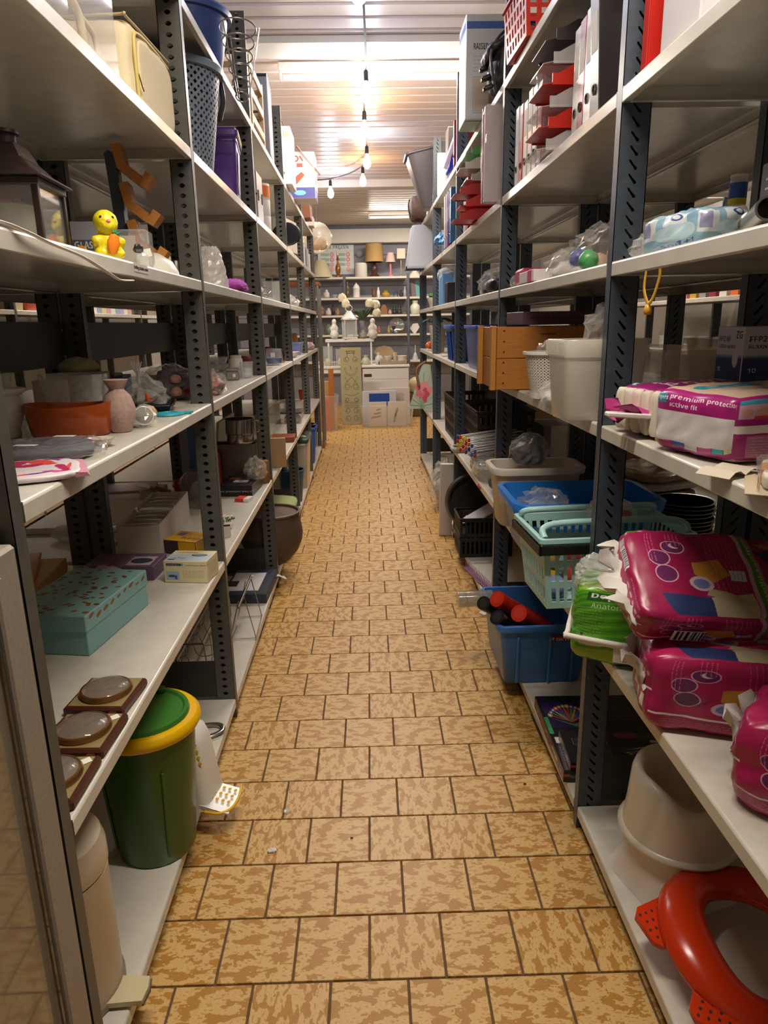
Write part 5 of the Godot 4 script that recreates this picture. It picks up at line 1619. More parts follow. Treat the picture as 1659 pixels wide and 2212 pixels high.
	solo("white_dish", "white dish with crumpled paper inside", "dish", lathe([[0.05, 0], [0.06, 0.003], [0.1, 0.05], [0.096, 0.05], [0.05, 0.01], [0.0, 0.009]], 26), mat("d8d4cc", 0.3), Vector3(-0.68, y, -6.55))
	solo("tan_box", "tan carton standing on the last bay", "box", box(0.1, 0.2, 0.1, 0.002), mat("a8702c", 0.6), Vector3(-0.78, y, -7.95))
	solo("pink_bag", "pale pink film bag on the last bay", "bag", blob(Vector3(0.16, 0.1, 0.3), 0.03, 71, 10, 8.0, true, -0.7), mat("b49a9a", 0.5), Vector3(-0.66, y, -8.6))
	# level D
	y = 0.718
	solo("wooden_tray", "red brown wooden box lid on the third bay shelf", "tray", box(0.22, 0.045, 0.2, 0.004), wood("7a3a1c", "8f4a26", 71), Vector3(-0.70, y, -5.78))
	o = thing("glass_goblet", "clear glass goblet turned upright", "goblet", Vector3(-0.74, y, -5.4))
	part(o, "goblet", lathe([[0.05, 0], [0.05, 0.004], [0.008, 0.012], [0.006, 0.09], [0.03, 0.12], [0.05, 0.2], [0.047, 0.2], [0.026, 0.124], [0.0, 0.11]], 26), clear("e8ece8", 0.14, 0.02))
	solo("metal_bowl", "wide thin metal bowl with a pinched lip", "bowl", lathe([[0.06, 0], [0.07, 0.003], [0.15, 0.07], [0.146, 0.071], [0.066, 0.01], [0.0, 0.008]], 32, 0.7), mat("7a776c", 0.25, 0.9), Vector3(-0.74, y, -5.12))
	solo("stone_tile", "speckled grey tile leaning at the back of the shelf", "tile", box(0.02, 0.28, 0.6, 0.003), mottled("8f8a80", "a39e94", 20.0, 0.6), Vector3(-1.06, y, -5.2), Vector3(0, 0, -6))
	o = thing("wooden_easel", "slim pale wooden easel panel standing on edge", "easel", Vector3(-0.64, y, -4.65), 3)
	part(o, "side", box(0.2, 0.2, 0.03, 0.003), wood("9a7a5a", "b08f6c", 72))
	part(o, "dark_backing", box(0.19, 0.19, 0.012, 0.002), mat("2a2420", 0.6), Vector3(0, 0.004, -0.025))
	o = thing("clear_jar_box", "clear acrylic box of grey fluff", "case", Vector3(-0.72, y, -6.95))
	part(o, "shell", box(0.2, 0.2, 0.34, 0.004), clear("e4e4e4", 0.16, 0.05))
	part(o, "filling", blob(Vector3(0.16, 0.1, 0.3), 0.02, 81, 10, 10.0, false, -0.6), mat("9a948c", 0.95), Vector3(0, 0.004, 0))
	part(o, "frame_edge", box(0.205, 0.012, 0.345, 0.002), mat("201e1e", 0.4), Vector3(0, 0.1, 0))
	solo("blue_glass", "little blue glass on the last bay shelf", "glass", lathe([[0.035, 0], [0.038, 0.004], [0.045, 0.12], [0.042, 0.12], [0.034, 0.008], [0.0, 0.007]], 20), clear("6a84c8", 0.4, 0.05), Vector3(-0.7, y, -8.55))
	# level E
	y = 0.091
	o = thing("garden_chair", "folded pale green padded garden seat on a white wire frame", "chair", Vector3(-0.665, y, -5.1))
	part(o, "cushion", packet(Vector3(0.24, 0.07, 0.55), 5.0, 0.004, 5, 12, 5.0), mat("8f9a62", 0.85), Vector3(0.0, 0.2, 0), Vector3(0, 0, -6))
	part(o, "seat_pad", packet(Vector3(0.22, 0.05, 0.5), 5.0, 0.004, 6, 12, 5.0), mat("84905a", 0.85), Vector3(0, 0.145, 0), Vector3(0, 0, -6))
	st = begin()
	for k in 12: tube_into(st, [Vector3(0.12, 0.012, -0.24 + k * 0.044), Vector3(0.13, 0.17, -0.24 + k * 0.044)], 0.003, 5)
	for h in [0.012, 0.17]: tube_into(st, [Vector3(0.121 + h * 0.06, h, -0.25), Vector3(0.121 + h * 0.06, h, 0.25)], 0.0045, 6)
	for s in [-1, 1]: tube_into(st, [Vector3(0.121, 0.012, 0.25 * s), Vector3(-0.1, 0.012, 0.25 * s), Vector3(-0.1, 0.14, 0.25 * s), Vector3(0.131, 0.17, 0.25 * s)], 0.0045, 6)
	part(o, "wire_frame", done(st), mat("c8c4ba", 0.4, 0.3))
	o = thing("waste_basket", "dark petrol blue round waste basket", "bin", Vector3(-0.685, y, -6.22))
	part(o, "shell", lathe([[0.085, 0], [0.09, 0.005], [0.118, 0.29], [0.115, 0.29], [0.087, 0.009], [0.0, 0.008]], 32), mat("1f4e6a", 0.35))
	part(o, "rim", lathe([[0.115, 0.284], [0.124, 0.285], [0.124, 0.296], [0.114, 0.297], [0.115, 0.284]], 32), mat("24587a", 0.35))
	part(o, "bag", blob(Vector3(0.1, 0.1, 0.1), 0.02, 91, 8, 9.0, true), clear("9ac4d0", 0.5, 0.15), Vector3(-0.03, 0.23, 0))
	o = thing("storage_tub", "tall translucent storage tub with a dark green lid", "tub", Vector3(-0.72, y, -6.92))
	part(o, "shell", tub(0.26, 0.42, 0.3, 0.48, 0.45, 0.03, 0.003, 0.006, 0.02), clear("cfc8b8", 0.55, 0.2))
	part(o, "lid", box(0.33, 0.05, 0.5, 0.015), mat("33473c", 0.4), Vector3(0, 0.45, 0))
	part(o, "label", box(0.1, 0.002, 0.12, 0.0005), mat("c9c4ba", 0.6), Vector3(0.07, 0.501, 0.1), Vector3(0, 25, 0))
	part(o, "contents", blob(Vector3(0.2, 0.2, 0.3), 0.03, 92, 10, 7.0, false, -0.6), mat("5a6a70", 0.8), Vector3(0, 0.01, 0))
	o = thing("blue_bin", "slim bright blue bin with white lettering strip and dark liner", "bin", Vector3(-0.685, y, -8.1))
	part(o, "shell", tub(0.16, 0.2, 0.22, 0.26, 0.42, 0.03, 0.003, 0.01, 0.03), mat("2a58a8", 0.35))
	part(o, "stripe", box(0.004, 0.3, 0.05, 0.001), mat("cdd6e6", 0.5), Vector3(0.103, 0.05, 0.02), Vector3(0, 0, -4))
	part(o, "liner", lathe([[0.1, 0.43], [0.112, 0.44], [0.1, 0.45], [0.09, 0.4]], 20), mat("16181c", 0.4))
	solo("red_cup", "red plastic cup standing behind the blue bin", "cup", lathe([[0.04, 0], [0.043, 0.003], [0.055, 0.14], [0.052, 0.14], [0.04, 0.006], [0.0, 0.006]], 22), mat("b83020", 0.4), Vector3(-0.78, 0.718, -8.9))
	# things on the back to back row and the side wall seen through the gap
	y = 1.808
	var bright := ["3a7ac8", "7ab82a", "8a6ab0", "d8c8a0", "c84a3a", "e0b030"]
	for k in 6:
		solo("plastic_box", "small %s plastic box on the side wall shelf" % ["blue", "lime green", "lilac", "cream", "red", "yellow"][k], "box", tub(0.18, 0.2, 0.2, 0.24, 0.14, 0.02, 0.003, 0.006, 0.012), mat(bright[k], 0.4), Vector3(-3.02, y, -5.28 - k * 0.26 - (0.22 if k > 2 else 0.0)), Vector3.ZERO, "boxes on the side wall shelf")
	var pale := ["a88ab0", "d8d0d0", "8a9ab4", "cfc08a", "c89ab0", "d8d8dc", "8fa8c0", "b0a0c8", "ddd6c8", "c8a890"]
	for k in 10:
		solo("paper_pack", "upright %s paper packet on the side wall shelf" % ["lilac", "white", "slate blue", "straw", "pink", "pale grey", "blue", "violet", "ivory", "tan"][k], "packet", box(0.03, 0.16, 0.14, 0.002), mat(pale[k], 0.6), Vector3(-2.97, y, -7.96 - k * 0.15), Vector3.ZERO, "paper packets on the side wall shelf")
	for k in 5:
		solo("storage_carton", "%s carton stored on the wall shelf below the packets" % ["kraft", "white", "grey", "ivory", "buff"][k], "box", box(0.3, 0.28, 0.4, 0.004), mat(["a88a64", "cfccc6", "8f8a84", "d4cbb6", "b8a888"][k], 0.7), Vector3(-3.12, 1.358, [-4.75, -5.55, -6.6, -7.3, -8.4][k]), Vector3.ZERO, "cartons on the wall shelf")

# ---------------------------------------------------------------- right row
const LR := [0.085, 0.712, 1.35, 1.79, 2.208, 2.70]

func nappy_image(kind: int) -> Image:
	var im := canvas(768, 256, "a31f74")
	# front third: end panel with white seal band; side third: handle end; top third: baby-skin peach print
	rect(im, 0, 118, 256, 22, "e6ded8")
	rect(im, 14, 40, 78, 60, "cfa0c0")
	rect(im, 14, 34, 78, 22, "4a9ab4")
	ell(im, 34, 80, 14, 12, "d09a80")
	ell(im, 66, 80, 14, 12, "d09a80")
	rect(im, 50, 92, 34, 8, "c8302a")
	rect(im, 122, 40, 74, 62, "cf9ac4")
	dashes(im, 130, 52, 50, 5, 9, "8a3a6c", 2)
	ell(im, 180, 74, 16, 18, "e0d4dc")
	rect(im, 40, 146, 150, 80, "b8708f")
	dashes(im, 48, 152, 134, 8, 9, "d8a4b8", 2)
	rect(im, 256, 0, 256, 150, "a31f74")
	rect(im, 256, 100, 256, 90, "ded9da")
	for k in 8: rect(im, 256 + k * 32, 190, 30, 22, ["3a9ab4", "c8b83a", "c03a8a", "4a6ac0", "dcd8dc", "c85a9a", "3ab0c0", "d8d0a0"][k])
	rect(im, 268, 44, 62, 34, "2a93ac")
	ell(im, 299, 61, 34, 18, "2a93ac")
	write(im, "Pampers", 270, 68, 15, "f0f0f0", 0, true, 0.75)
	write(im, "premium protection", 340, 64, 18, "efe4ec", 0, true, 0.72)
	write(im, "active fit", 340, 88, 14, "efe4ec", 0, true, 0.8)
	rect(im, 512, 0, 256, 256, "cbb29c" if kind == 0 else "a31f74")
	if kind == 0:
		ell(im, 640, 60, 130, 60, "d4b89e")
		ell(im, 720, 130, 60, 60, "cfa27e")
		ell(im, 590, 110, 50, 20, "2a93ac")
		dashes(im, 566, 106, 46, 2, 8, "e8f0f0", 3)
	else:
		rect(im, 512, 0, 256, 70, "2a93ac")
		write(im, "premium", 560, 130, 34, "f0e4ec")
		write(im, "protection", 560, 172, 34, "f0e4ec")
		ell(im, 560, 50, 40, 14, "dceef0")
	return im

func brief_image(kind: int) -> Image:
	# front third and top third carry the print
	var base := "ad2056" if kind < 3 else "4f9a24"
	var im := canvas(1152, 384, base)
	for b in ([0, 768] if kind < 3 else []):
		rect(im, b, 0, 384, 384, "ad2056" if kind != 1 else "971a4c")
		rect(im, b + 320, 0, 64, 384, "4f7a2a")
		rect(im, b + 304, 0, 16, 384, "b89ab0")
		write(im, "COMFORT PROTECT", b + 340, 40, 24, "a9c884", 1, true, 0.9)
		poly(im, [Vector2(b + 96, 260), Vector2(b + 200, 270), Vector2(b + 204, 372), Vector2(b + 120, 372)], "2c3a68")
		poly(im, [Vector2(b + 200, 270), Vector2(b + 300, 250), Vector2(b + 304, 372), Vector2(b + 204, 372)], "b4ac90")
		line(im, Vector2(b + 200, 250), Vector2(b + 296, 292), 26, "a89c7c")
		for q in [[150, 110], [112, 150], [120, 200]]:
			ell(im, b + q[0], q[1], 27, 27, "d8a8bc")
			ell(im, b + q[0], q[1], 24, 24, "6a2a5c")
		ell(im, b + 154, 106, 12, 12, "d8c0d0")
		ell(im, b + 160, 102, 11, 11, "6a2a5c")
		poly(im, [Vector2(b + 182, 160), Vector2(b + 240, 146), Vector2(b + 252, 200), Vector2(b + 216, 222), Vector2(b + 180, 200)], "c08a3a")
		ell(im, b + 190, 226, 26, 22, "c8b8c0")
		ell(im, b + 190, 226, 18, 14, "7a7ab8")
		rect(im, b + 254, 184, 40, 30, "b8c4d4")
		dashes(im, b + 86, 40, 130, 3, 9, "c86a94", 2, true)
		dashes(im, b + 140, 30, 80, 4, 9, "c86a94", 2, true)
		dashes(im, b + 222, 30, 220, 7, 10, "b85a86", 2, true)
	if kind < 3:
		rect(im, 0, 250, 384, 134, "a81e52")
		rect(im, 0, 262, 384, 9, "e4dcd8")
		dashes(im, 60, 290, 280, 5, 12, "c86a94", 3)
		rect(im, 384, 0, 384, 384, "9c1c4e")
		barcode(im, 440, 60, 120, 70)
		for k in 5: ell(im, 600 + k * 30, 130, 11, 11, "c898ac")
		write(im, "Kimberly-Clark", 590, 90, 16, "c898ac", 0, false, 0.8)
		rect(im, 384, 182, 384, 8, "e4dcd8")
		for k in 4: rect(im, 460 + k * 70, 220, 34, 44, "e4dcd8")
		dashes(im, 410, 290, 330, 6, 12, "c06a90", 3)
	else:
		for b in [0, 384, 768]:
			for k in 24: poly(im, [Vector2(b, k * 16), Vector2(b + 384, k * 16 - 60), Vector2(b + 384, k * 16 - 52), Vector2(b, k * 16 + 8)], "5fae2c" if k % 2 else "448a20")
			rect(im, b, 280, 384, 104, "86b42c")
		for b in [0, 768]:
			rect(im, b + 90, 30, 140, 60, "2a5a2a")
			write(im, "Depend", b + 100, 76, 34, "e8efe4")
			write(im, "Anatomic", b + 110, 122, 22, "cfe0c0", 0, false)
			rect(im, b + 240, 160, 34, 22, "e4ebe0")
			rect(im, b + 60, 220, 20, 26, "3a3a2a")
		dashes(im, 20, 120, 130, 14, 11, "8fc46a", 2)
		rect(im, 0, 250, 384, 12, "e6e4da")
	return im

# torn white paper collar round one end
func torn_flap(o: Node3D, w: float, h: float, at: Vector3, r: Vector3, m: Material) -> void:
	var st := begin()
	var n := 14
	st.set_smooth_group(FLAT)
	for k in n:
		var a0 := float(k) / n
		var a1 := float(k + 1) / n
		var f := func(a: float, v: float) -> Vector3:
			var z := (a - 0.5) * w
			return Vector3(-v * (h + 0.02 * sin(a * 31.0) + 0.012 * sin(a * 67.0)), 0.02 * sin(a * 9.0) * v + 0.012 * sin(a * 23.0 + v * 4.0), z * (1.0 - 0.15 * v))
		for j in 3:
			var v0 := j / 3.0
			var v1 := (j + 1) / 3.0
			for s in [0.0, 0.002]:
				quad(st, f.call(a0, v0) + Vector3(0, s, 0), f.call(a0, v1) + Vector3(0, s, 0), f.call(a1, v1) + Vector3(0, s, 0), f.call(a1, v0) + Vector3(0, s, 0), 1 if s == 0.0 else 2)
	part(o, "torn_flap", done(st), m, at, r)

func binder(z: float, w: float, col: String, label: String, edge := "", x := 0.695, tilt := 0.0, h := 0.318, y := 2.209) -> void:
	var o := thing("ring_binder", label, "binder", Vector3(x, y, z))
	o.rotation_degrees.z = tilt
	var m := mat(col, 0.35)
	part(o, "spine", box(0.004, h, w, 0.0015), m if edge == "" else mat(edge, 0.35), Vector3(0.002, 0, 0))
	for s in [-1, 1]: part(o, "cover", box(0.28, h, 0.003, 0.001), m, Vector3(0.144, 0, s * (w / 2 - 0.0016)))
	part(o, "sheets", box(0.22, h - 0.03, w - 0.012, 0.001), mat("d8d4cc", 0.8), Vector3(0.14, 0.012, 0))
	if w > 0.04:
		part(o, "finger_ring", lathe([[0.0125, -0.001], [0.0155, 0.001], [0.0125, 0.003], [0.011, 0.001], [0.0125, -0.001]], 18), mat("b8b4ac", 0.2, 0.9), Vector3(-0.001, 0.075, 0), Vector3(0, 0, 90))
		part(o, "finger_hole", lathe([[0.012, 0], [0.0, 0.0005]], 18), mat("151313", 0.8), Vector3(-0.0004, 0.075, 0), Vector3(0, 0, 90))
		part(o, "spine_label", box(0.0008, 0.1, w * 0.7, 0.0003), mat("c9c6c4", 0.6), Vector3(-0.0004, 0.17, 0))

func magazine_file(z: float, col: String, label: String, clear_film := false, x := 0.62, y := 2.209, n := 1.0) -> void:
	var o := thing("letter_tray", label, "letter tray", Vector3(x, y, z))
	var m: Material = clear(col, 0.22, 0.05) if clear_film else mat(col, 0.3)
	part(o, "side", prism([Vector2(0, 0), Vector2(0.3, 0), Vector2(0.3, 0.06), Vector2(0.07, 0.06), Vector2(0.02, 0.035), Vector2(0, 0.035)], 0.003), m, Vector3(0, 0, 0.12))
	part(o, "side", prism([Vector2(0, 0), Vector2(0.3, 0), Vector2(0.3, 0.06), Vector2(0.07, 0.06), Vector2(0.02, 0.035), Vector2(0, 0.035)], 0.003), m, Vector3(0, 0, -0.12))
	part(o, "floor_plate", prism([Vector2(0, -0.12), Vector2(0.07, -0.12), Vector2(0.1, -0.04), Vector2(0.1, 0.04), Vector2(0.07, 0.12), Vector2(0, 0.12), Vector2(-0.03, 0.1), Vector2(-0.03, -0.1)], 0.003), m, Vector3(0, 0.006, 0), Vector3(90, 0, 0))
	part(o, "floor_back", box(0.22, 0.003, 0.24, 0.001), m, Vector3(0.19, 0.005, 0))
	part(o, "rear_wall", box(0.003, 0.06, 0.24, 0.001), m, Vector3(0.3, 0, 0))

func film_bag(size: Vector3, p: Vector3, label: String, inside := "", sd := 1, bits := [], alpha := 0.14) -> Node3D:
	var o := thing("plastic_bag", label, "bag", p)
	if inside: part(o, "contents", blob(size * Vector3(0.8, 0.6, 0.8), 0.02, sd + 3, 10, 9.0, false, -0.6), mat(inside, 0.6))
	for k in bits.size():
		part(o, "toy_piece", blob(Vector3.ONE * size.y * 0.36, 0.004, k, 8, 8.0, false, -0.8), mat(bits[k], 0.35), Vector3(size.x * 0.3 * cos(k * 2.4) - size.x * 0.1, 0.003 + 0.02 * (k % 2), size.z * 0.4 * (float(k) / maxf(1, bits.size() - 1) * 2.0 - 1.0)))
	part(o, "film", blob(size, size.y * 0.24, sd, 14, 9.0, true, -0.6), clear("f4f3f0", alpha, 0.06))
	return o

func build_right_near() -> void:
	var st: SurfaceTool
	var im: Image
	var y: float = LR[2] + 0.001
	var nap0 := printed(nappy_image(0), 0.28)
	var nap1 := printed(nappy_image(1), 0.28)
	var paper := mat("dcd8d2", 0.7)
	var o := thing("nappy_pack", "full magenta nappy pack with a peach top and teal logo", "nappy pack", Vector3(0.888, y, -1.525), 14)
	part(o, "pack", packet(Vector3(0.42, 0.145, 0.26), 7.0, 0.007, 3, 16, 6.0), nap0)
	o = thing("nappy_pack", "opened magenta nappy pack with torn teal top beside the slotted post", "nappy pack", Vector3(0.87, y, -1.802), 12)
	part(o, "pack", packet(Vector3(0.36, 0.13, 0.22), 6.0, 0.009, 8, 16, 7.0), nap1)
	for k in 5: part(o, "nappy_fold", packet(Vector3(0.03, 0.11, 0.034), 4.0, 0.004, k, 7, 9.0), mat("e2d8c8", 0.9), Vector3(-0.178, 0.008, -0.076 + k * 0.038))
	torn_flap(o, 0.1, 0.07, Vector3(-0.19, 0.06, 0.02), Vector3(0, 0, -8), mat("b03a80", 0.4))
	part(o, "handle_strip", box(0.12, 0.012, 0.03, 0.003), paper, Vector3(-0.235, 0.055, 0.05), Vector3(0, -12, -4))
	im = canvas(384, 128, "c4c6d0")
	for b in [0, 128, 256]:
		rect(im, b, 76, 128, 52, "24386e")
		for k in 12: rect(im, b, 64 + k, 128, 1, Color("c4c6d0").lerp(Color("24386e"), k / 12.0).to_html(false))
		write(im, "FFP2 NR", b + 8, 34, 13, "30343e", 0, true, 0.8)
		write(im, "FILTERING HALF MASK", b + 8, 50, 8, "30343e", 0, true, 0.7)
		ell(im, b + 96, 74, 14, 22, "c8ccd6")
		write(im, "10", b + 10, 108, 11, "c8ccd6")
		write(im, "ZG", b + 92, 26, 18, "26282e")
	solo("mask_box", "white and navy carton reading FFP2 NR filtering half mask", "box", box(0.19, 0.135, 0.12, 0.002), printed(im), Vector3(1.03, y + 0.131, -1.815), Vector3(0, 3, 0))
	o = thing("brush_pack", "blister pack with a white brush and an orange block", "package", Vector3(0.725, y, -1.19), 62)
	part(o, "card", box(0.2, 0.003, 0.1, 0.001), mat("b8a890", 0.7))
	part(o, "brush", packet(Vector3(0.17, 0.03, 0.05), 5.0, 0.001, 2, 8), mat("dcd4c4", 0.5), Vector3(0.01, 0.003, 0))
	part(o, "block", box(0.06, 0.032, 0.052, 0.004), mat("c8861c", 0.5), Vector3(0.0, 0.003, 0))
	part(o, "blister", box(0.19, 0.037, 0.066, 0.008), clear("f0eee8", 0.12, 0.05), Vector3(0, 0.002, 0))
	solo("paper_leaflet", "folded paper leaflet slipping over the shelf edge", "paper", sheet(0.1, 0.07, 6, 3, func(u, v): return 0.012 * absf(sin(u * 6.0)), 0.0008), mat("c4baa8", 0.8), Vector3(0.69, y + 0.002, -1.29), Vector3(0, 30, 0))
	# level D: incontinence packs
	y = LR[1] + 0.001
	var mg0 := printed(brief_image(0), 0.3)
	var mg1 := printed(brief_image(1), 0.3)
	var gr := printed(brief_image(3), 0.25)
	o = thing("brief_pack", "green packet with white film top hanging over the shelf end", "brief pack", Vector3(0.70, y, -1.815), -24)
	part(o, "pack", packet(Vector3(0.24, 0.23, 0.19), 6.0, 0.008, 21, 16, 6.0), gr)
	part(o, "film_top", packet(Vector3(0.22, 0.08, 0.17), 4.0, 0.012, 23, 12, 10.0, true), clear("f4f4f0", 0.35, 0.12), Vector3(-0.01, 0.2, 0))
	part(o, "seal_band", tube(curve([Vector3(0.12, 0.07, 0.1), Vector3(-0.11, 0.08, 0.1), Vector3(-0.126, 0.085, 0.08), Vector3(-0.126, 0.12, -0.08)], 5), 0.008, 6), paper)
	part(o, "white_patch", box(0.12, 0.06, 0.004, 0.001), paper, Vector3(0.06, 0.02, 0.098))
	o = thing("brief_pack", "crimson packet lying flat with a torn white paper end", "brief pack", Vector3(0.825, y, -1.49), -15)
	part(o, "pack", packet(Vector3(0.36, 0.2, 0.24), 7.0, 0.009, 31, 16, 6.0), mg0)
	torn_flap(o, 0.2, 0.055, Vector3(-0.17, 0.1, 0.0), Vector3(0, 0, -55), paper)
	o = thing("brief_pack", "crimson packet with barcode tilted on top of the flat one", "brief pack", Vector3(0.775, y + 0.255, -1.6))
	o.rotation_degrees = Vector3(34, -4, -5)
	part(o, "pack", packet(Vector3(0.33, 0.11, 0.27), 7.0, 0.008, 35, 16, 6.0), mg1)
	torn_flap(o, 0.24, 0.06, Vector3(-0.155, 0.06, 0.0), Vector3(0, 0, -14), paper)
	part(o, "barcode_label", box(0.075, 0.036, 0.001, 0.0003), printed(code_image(), 0.5), Vector3(-0.04, 0.03, 0.1395), Vector3(-4, 0, 0))
	o = thing("brief_pack", "crimson packet with ragged white end lying nearest the aisle corner", "brief pack", Vector3(0.885, y, -1.13), -42)
	part(o, "pack", packet(Vector3(0.34, 0.2, 0.24), 6.5, 0.01, 37, 16, 6.0), mg0)
	torn_flap(o, 0.2, 0.06, Vector3(-0.16, 0.1, 0.0), Vector3(0, 0, -60), paper)
	o = thing("brief_pack", "dark crimson packet standing at the back against the double post", "brief pack", Vector3(1.035, y, -1.735), 6)
	o.rotation_degrees.x = 0
	part(o, "pack", packet(Vector3(0.17, 0.34, 0.2), 6.0, 0.008, 39, 14, 6.0), mg1)
	# bottom: potty, trainer seat, stool
	y = LR[0] + 0.001
	var ivory := mat("d6cfc2", 0.3)
	o = thing("potty", "cream plastic child potty on a flared base with a grip slot", "potty", Vector3(0.855, y, -1.655), 18)
	st = begin()
	loft(st, [rrect(0.30, 0.29, 0.08, 0, 5), rrect(0.295, 0.285, 0.08, 0.006, 5), rrect(0.262, 0.262, 0.12, 0.09, 5), rrect(0.27, 0.27, 0.134, 0.15, 5), rrect(0.27, 0.27, 0.134, 0.16, 5)], [1, 1, 1, 1], true, true, false)
	part(o, "base", done(st), mat("dcd6d0", 0.3))
	st = begin()
	var rings := []
	for q in [[0.138, 0.16, 0], [0.16, 0.155, 0], [0.163, 0.165, 0], [0.15, 0.172, 0], [0.142, 0.24, 0], [0.135, 0.33, 1], [0.128, 0.352, 1], [0.112, 0.352, 1], [0.1, 0.33, 1], [0.092, 0.25, 0], [0.07, 0.2, 0]]:
		var ring := circle(q[0], q[1], 40)
		for j in 40:
			var a := TAU * j / 40
			var dip := maxf(0.0, cos(a - PI / 2)) 
			if q[2]: ring[j].y -= 0.075 * dip * dip - 0.03 * pow(maxf(0.0, cos(a - PI / 2)), 12)
		rings.append(ring)
	loft(st, rings, [1, 1, 1, 2, 2, 2, 2, 2, 2, 2], true, false, true)
	part(o, "bowl", done(st), ivory)
	part(o, "grip_slot", packet(Vector3(0.1, 0.026, 0.012), 4.0, 0.0, 1, 8), mat("14100e", 0.8), Vector3(0.062, 0.072, 0.128), Vector3(-10, 12, 0))
	var red := mat("c4330f", 0.22)
	o = thing("toilet_trainer", "glossy red toilet trainer seat with dotted side tabs", "toilet seat", Vector3(0.895, y + 0.04, -1.345), 0)
	o.rotation_degrees.x = 12
	st = begin()
	rings = []
	for k in 40:
		var a := TAU * k / 40
		var ring := PackedVector3Array()
		var c := Vector3(cos(a) * 0.155, 0.06 + 0.02 * cos(a * 2.0), sin(a) * 0.17)
		var d := Vector3(cos(a), 0, sin(a))
		var wd := 0.052 + 0.008 * cos(a * 2)
		for j in 14:
			var t := TAU * j / 14
			ring.append(c + d * cos(t) * wd + Vector3.UP * sin(t) * 0.036)
		rings.append(ring)
	rings.append(rings[0])
	loft(st, rings, [], true, false, false)
	part(o, "ring", done(st), red)
	var dots := lathe([[0.0035, 0], [0.0035, 0.001], [0.0, 0.0014]], 8)
	for s in [[-0.2, -0.05, 16], [-0.15, 0.15, 52]]:
		var tab := part(o, "grip_tab", prism([Vector2(-0.03, -0.052), Vector2(0.08, -0.06), Vector2(0.08, 0.06), Vector2(-0.03, 0.052), Vector2(-0.046, 0.034), Vector2(-0.048, -0.034)], 0.016, true), red, Vector3(s[0], 0.062, s[1]), Vector3(90, s[2], 0))
		for k in 14: part(tab, "grip_dot", dots, mat("1a1210", 0.6), Vector3(-0.036 + (k % 4) * 0.017 + 0.006 * ((k / 4) % 2), -0.032 + (k / 4) * 0.02, -0.0082), Vector3(-90, 0, 0))
	o = thing("white_step", "corner of a pale grey plastic step stool with a cut-out handle", "step stool", Vector3(0.86, y, -0.955), 30)
	st = begin()
	loft(st, [rrect(0.22, 0.2, 0.03, 0, 4), rrect(0.216, 0.196, 0.03, 0.01, 4), rrect(0.16, 0.15, 0.04, 0.28, 4), rrect(0.145, 0.135, 0.04, 0.295, 4)], [1, 1, 2])
	part(o, "body", done(st), mat("bdbab6", 0.4))
	part(o, "handle_slot", packet(Vector3(0.1, 0.05, 0.01), 4.0, 0.0, 1, 8), mat("7a1a10", 0.5), Vector3(-0.03, 0.03, 0.094), Vector3(-5, 0, 0))
	# level B
	y = LR[3] + 0.001
	im = canvas(384, 128, "8fb8d0")
	for b in [0, 128, 256]:
		rect(im, b + 6, 20, 44, 60, "d8dde4")
		rect(im, b + 14, 30, 26, 40, "9a9ac0")
		rect(im, b + 60, 6, 40, 44, "dfe6ea")
		ell(im, b + 80, 28, 10, 12, "2a4a8c")
		ell(im, b + 80, 28, 6, 8, "dfe6ea")
		ell(im, b + 84, 70, 40, 22, "b8d4e0")
		write(im, "1+1", b + 84, 110, 18, "2a4a8c")
		write(im, "SOS", b + 56, 116, 14, "24509c")
	o = thing("wipes_pack", "pale blue soft pack of wet wipes with white labels", "wipes", Vector3(0.78, y, -1.73), 6)
	part(o, "pack", packet(Vector3(0.15, 0.085, 0.27), 4.5, 0.01, 51, 14, 7.0), printed(im, 0.25))
	part(o, "film_end", blob(Vector3(0.12, 0.06, 0.1), 0.02, 52, 10, 9.0, true, -0.8), clear("f2f2ee", 0.2, 0.06), Vector3(-0.02, 0.0, -0.15))
	o = thing("glue_bottle", "clear bottle with a blue and yellow collar", "bottle", Vector3(0.93, y, -1.84))
	part(o, "bottle", lathe([[0.035, 0], [0.037, 0.004], [0.037, 0.09], [0.02, 0.115], [0.02, 0.185], [0.0, 0.186]], 20), clear("d4cfc6", 0.35, 0.08))
	part(o, "collar", lathe([[0.0205, 0.13], [0.021, 0.131], [0.021, 0.165], [0.0205, 0.166]], 20), mat("24509c", 0.4))
	part(o, "band", lathe([[0.0205, 0.117], [0.021, 0.118], [0.021, 0.13], [0.0205, 0.131]], 20), mat("c8b020", 0.4))
	im = canvas(192, 96, "55555a")
	for b in [0, 64, 128]: dashes(im, b + 14, 18, 36, 3, 12, "b8b6b4", 3)
	solo("grey_carton", "tall dark grey carton with small white print", "box", box(0.07, 0.15, 0.09, 0.002), printed(im), Vector3(0.86, y, -1.5), Vector3(0, -4, 0))
	solo("blue_pump", "dark blue pump bottle behind the wipes", "bottle", lathe([[0.02, 0], [0.022, 0.003], [0.022, 0.08], [0.01, 0.095], [0.01, 0.115], [0.0, 0.115]], 18), mat("1f3a9a", 0.3), Vector3(0.93, y, -1.66))
	o = thing("steel_tube", "steel hose tube with a threaded end lying on the shelf edge", "tube", Vector3(0.735, y + 0.026, -1.37), 70)
	part(o, "tube", lathe([[0.021, -0.1], [0.024, -0.098], [0.024, -0.075], [0.021, -0.073], [0.021, 0.1], [0.017, 0.1], [0.017, -0.1], [0.021, -0.1]], 22), mat("8f8c86", 0.25, 0.9), Vector3.ZERO, Vector3(0, 0, 88))
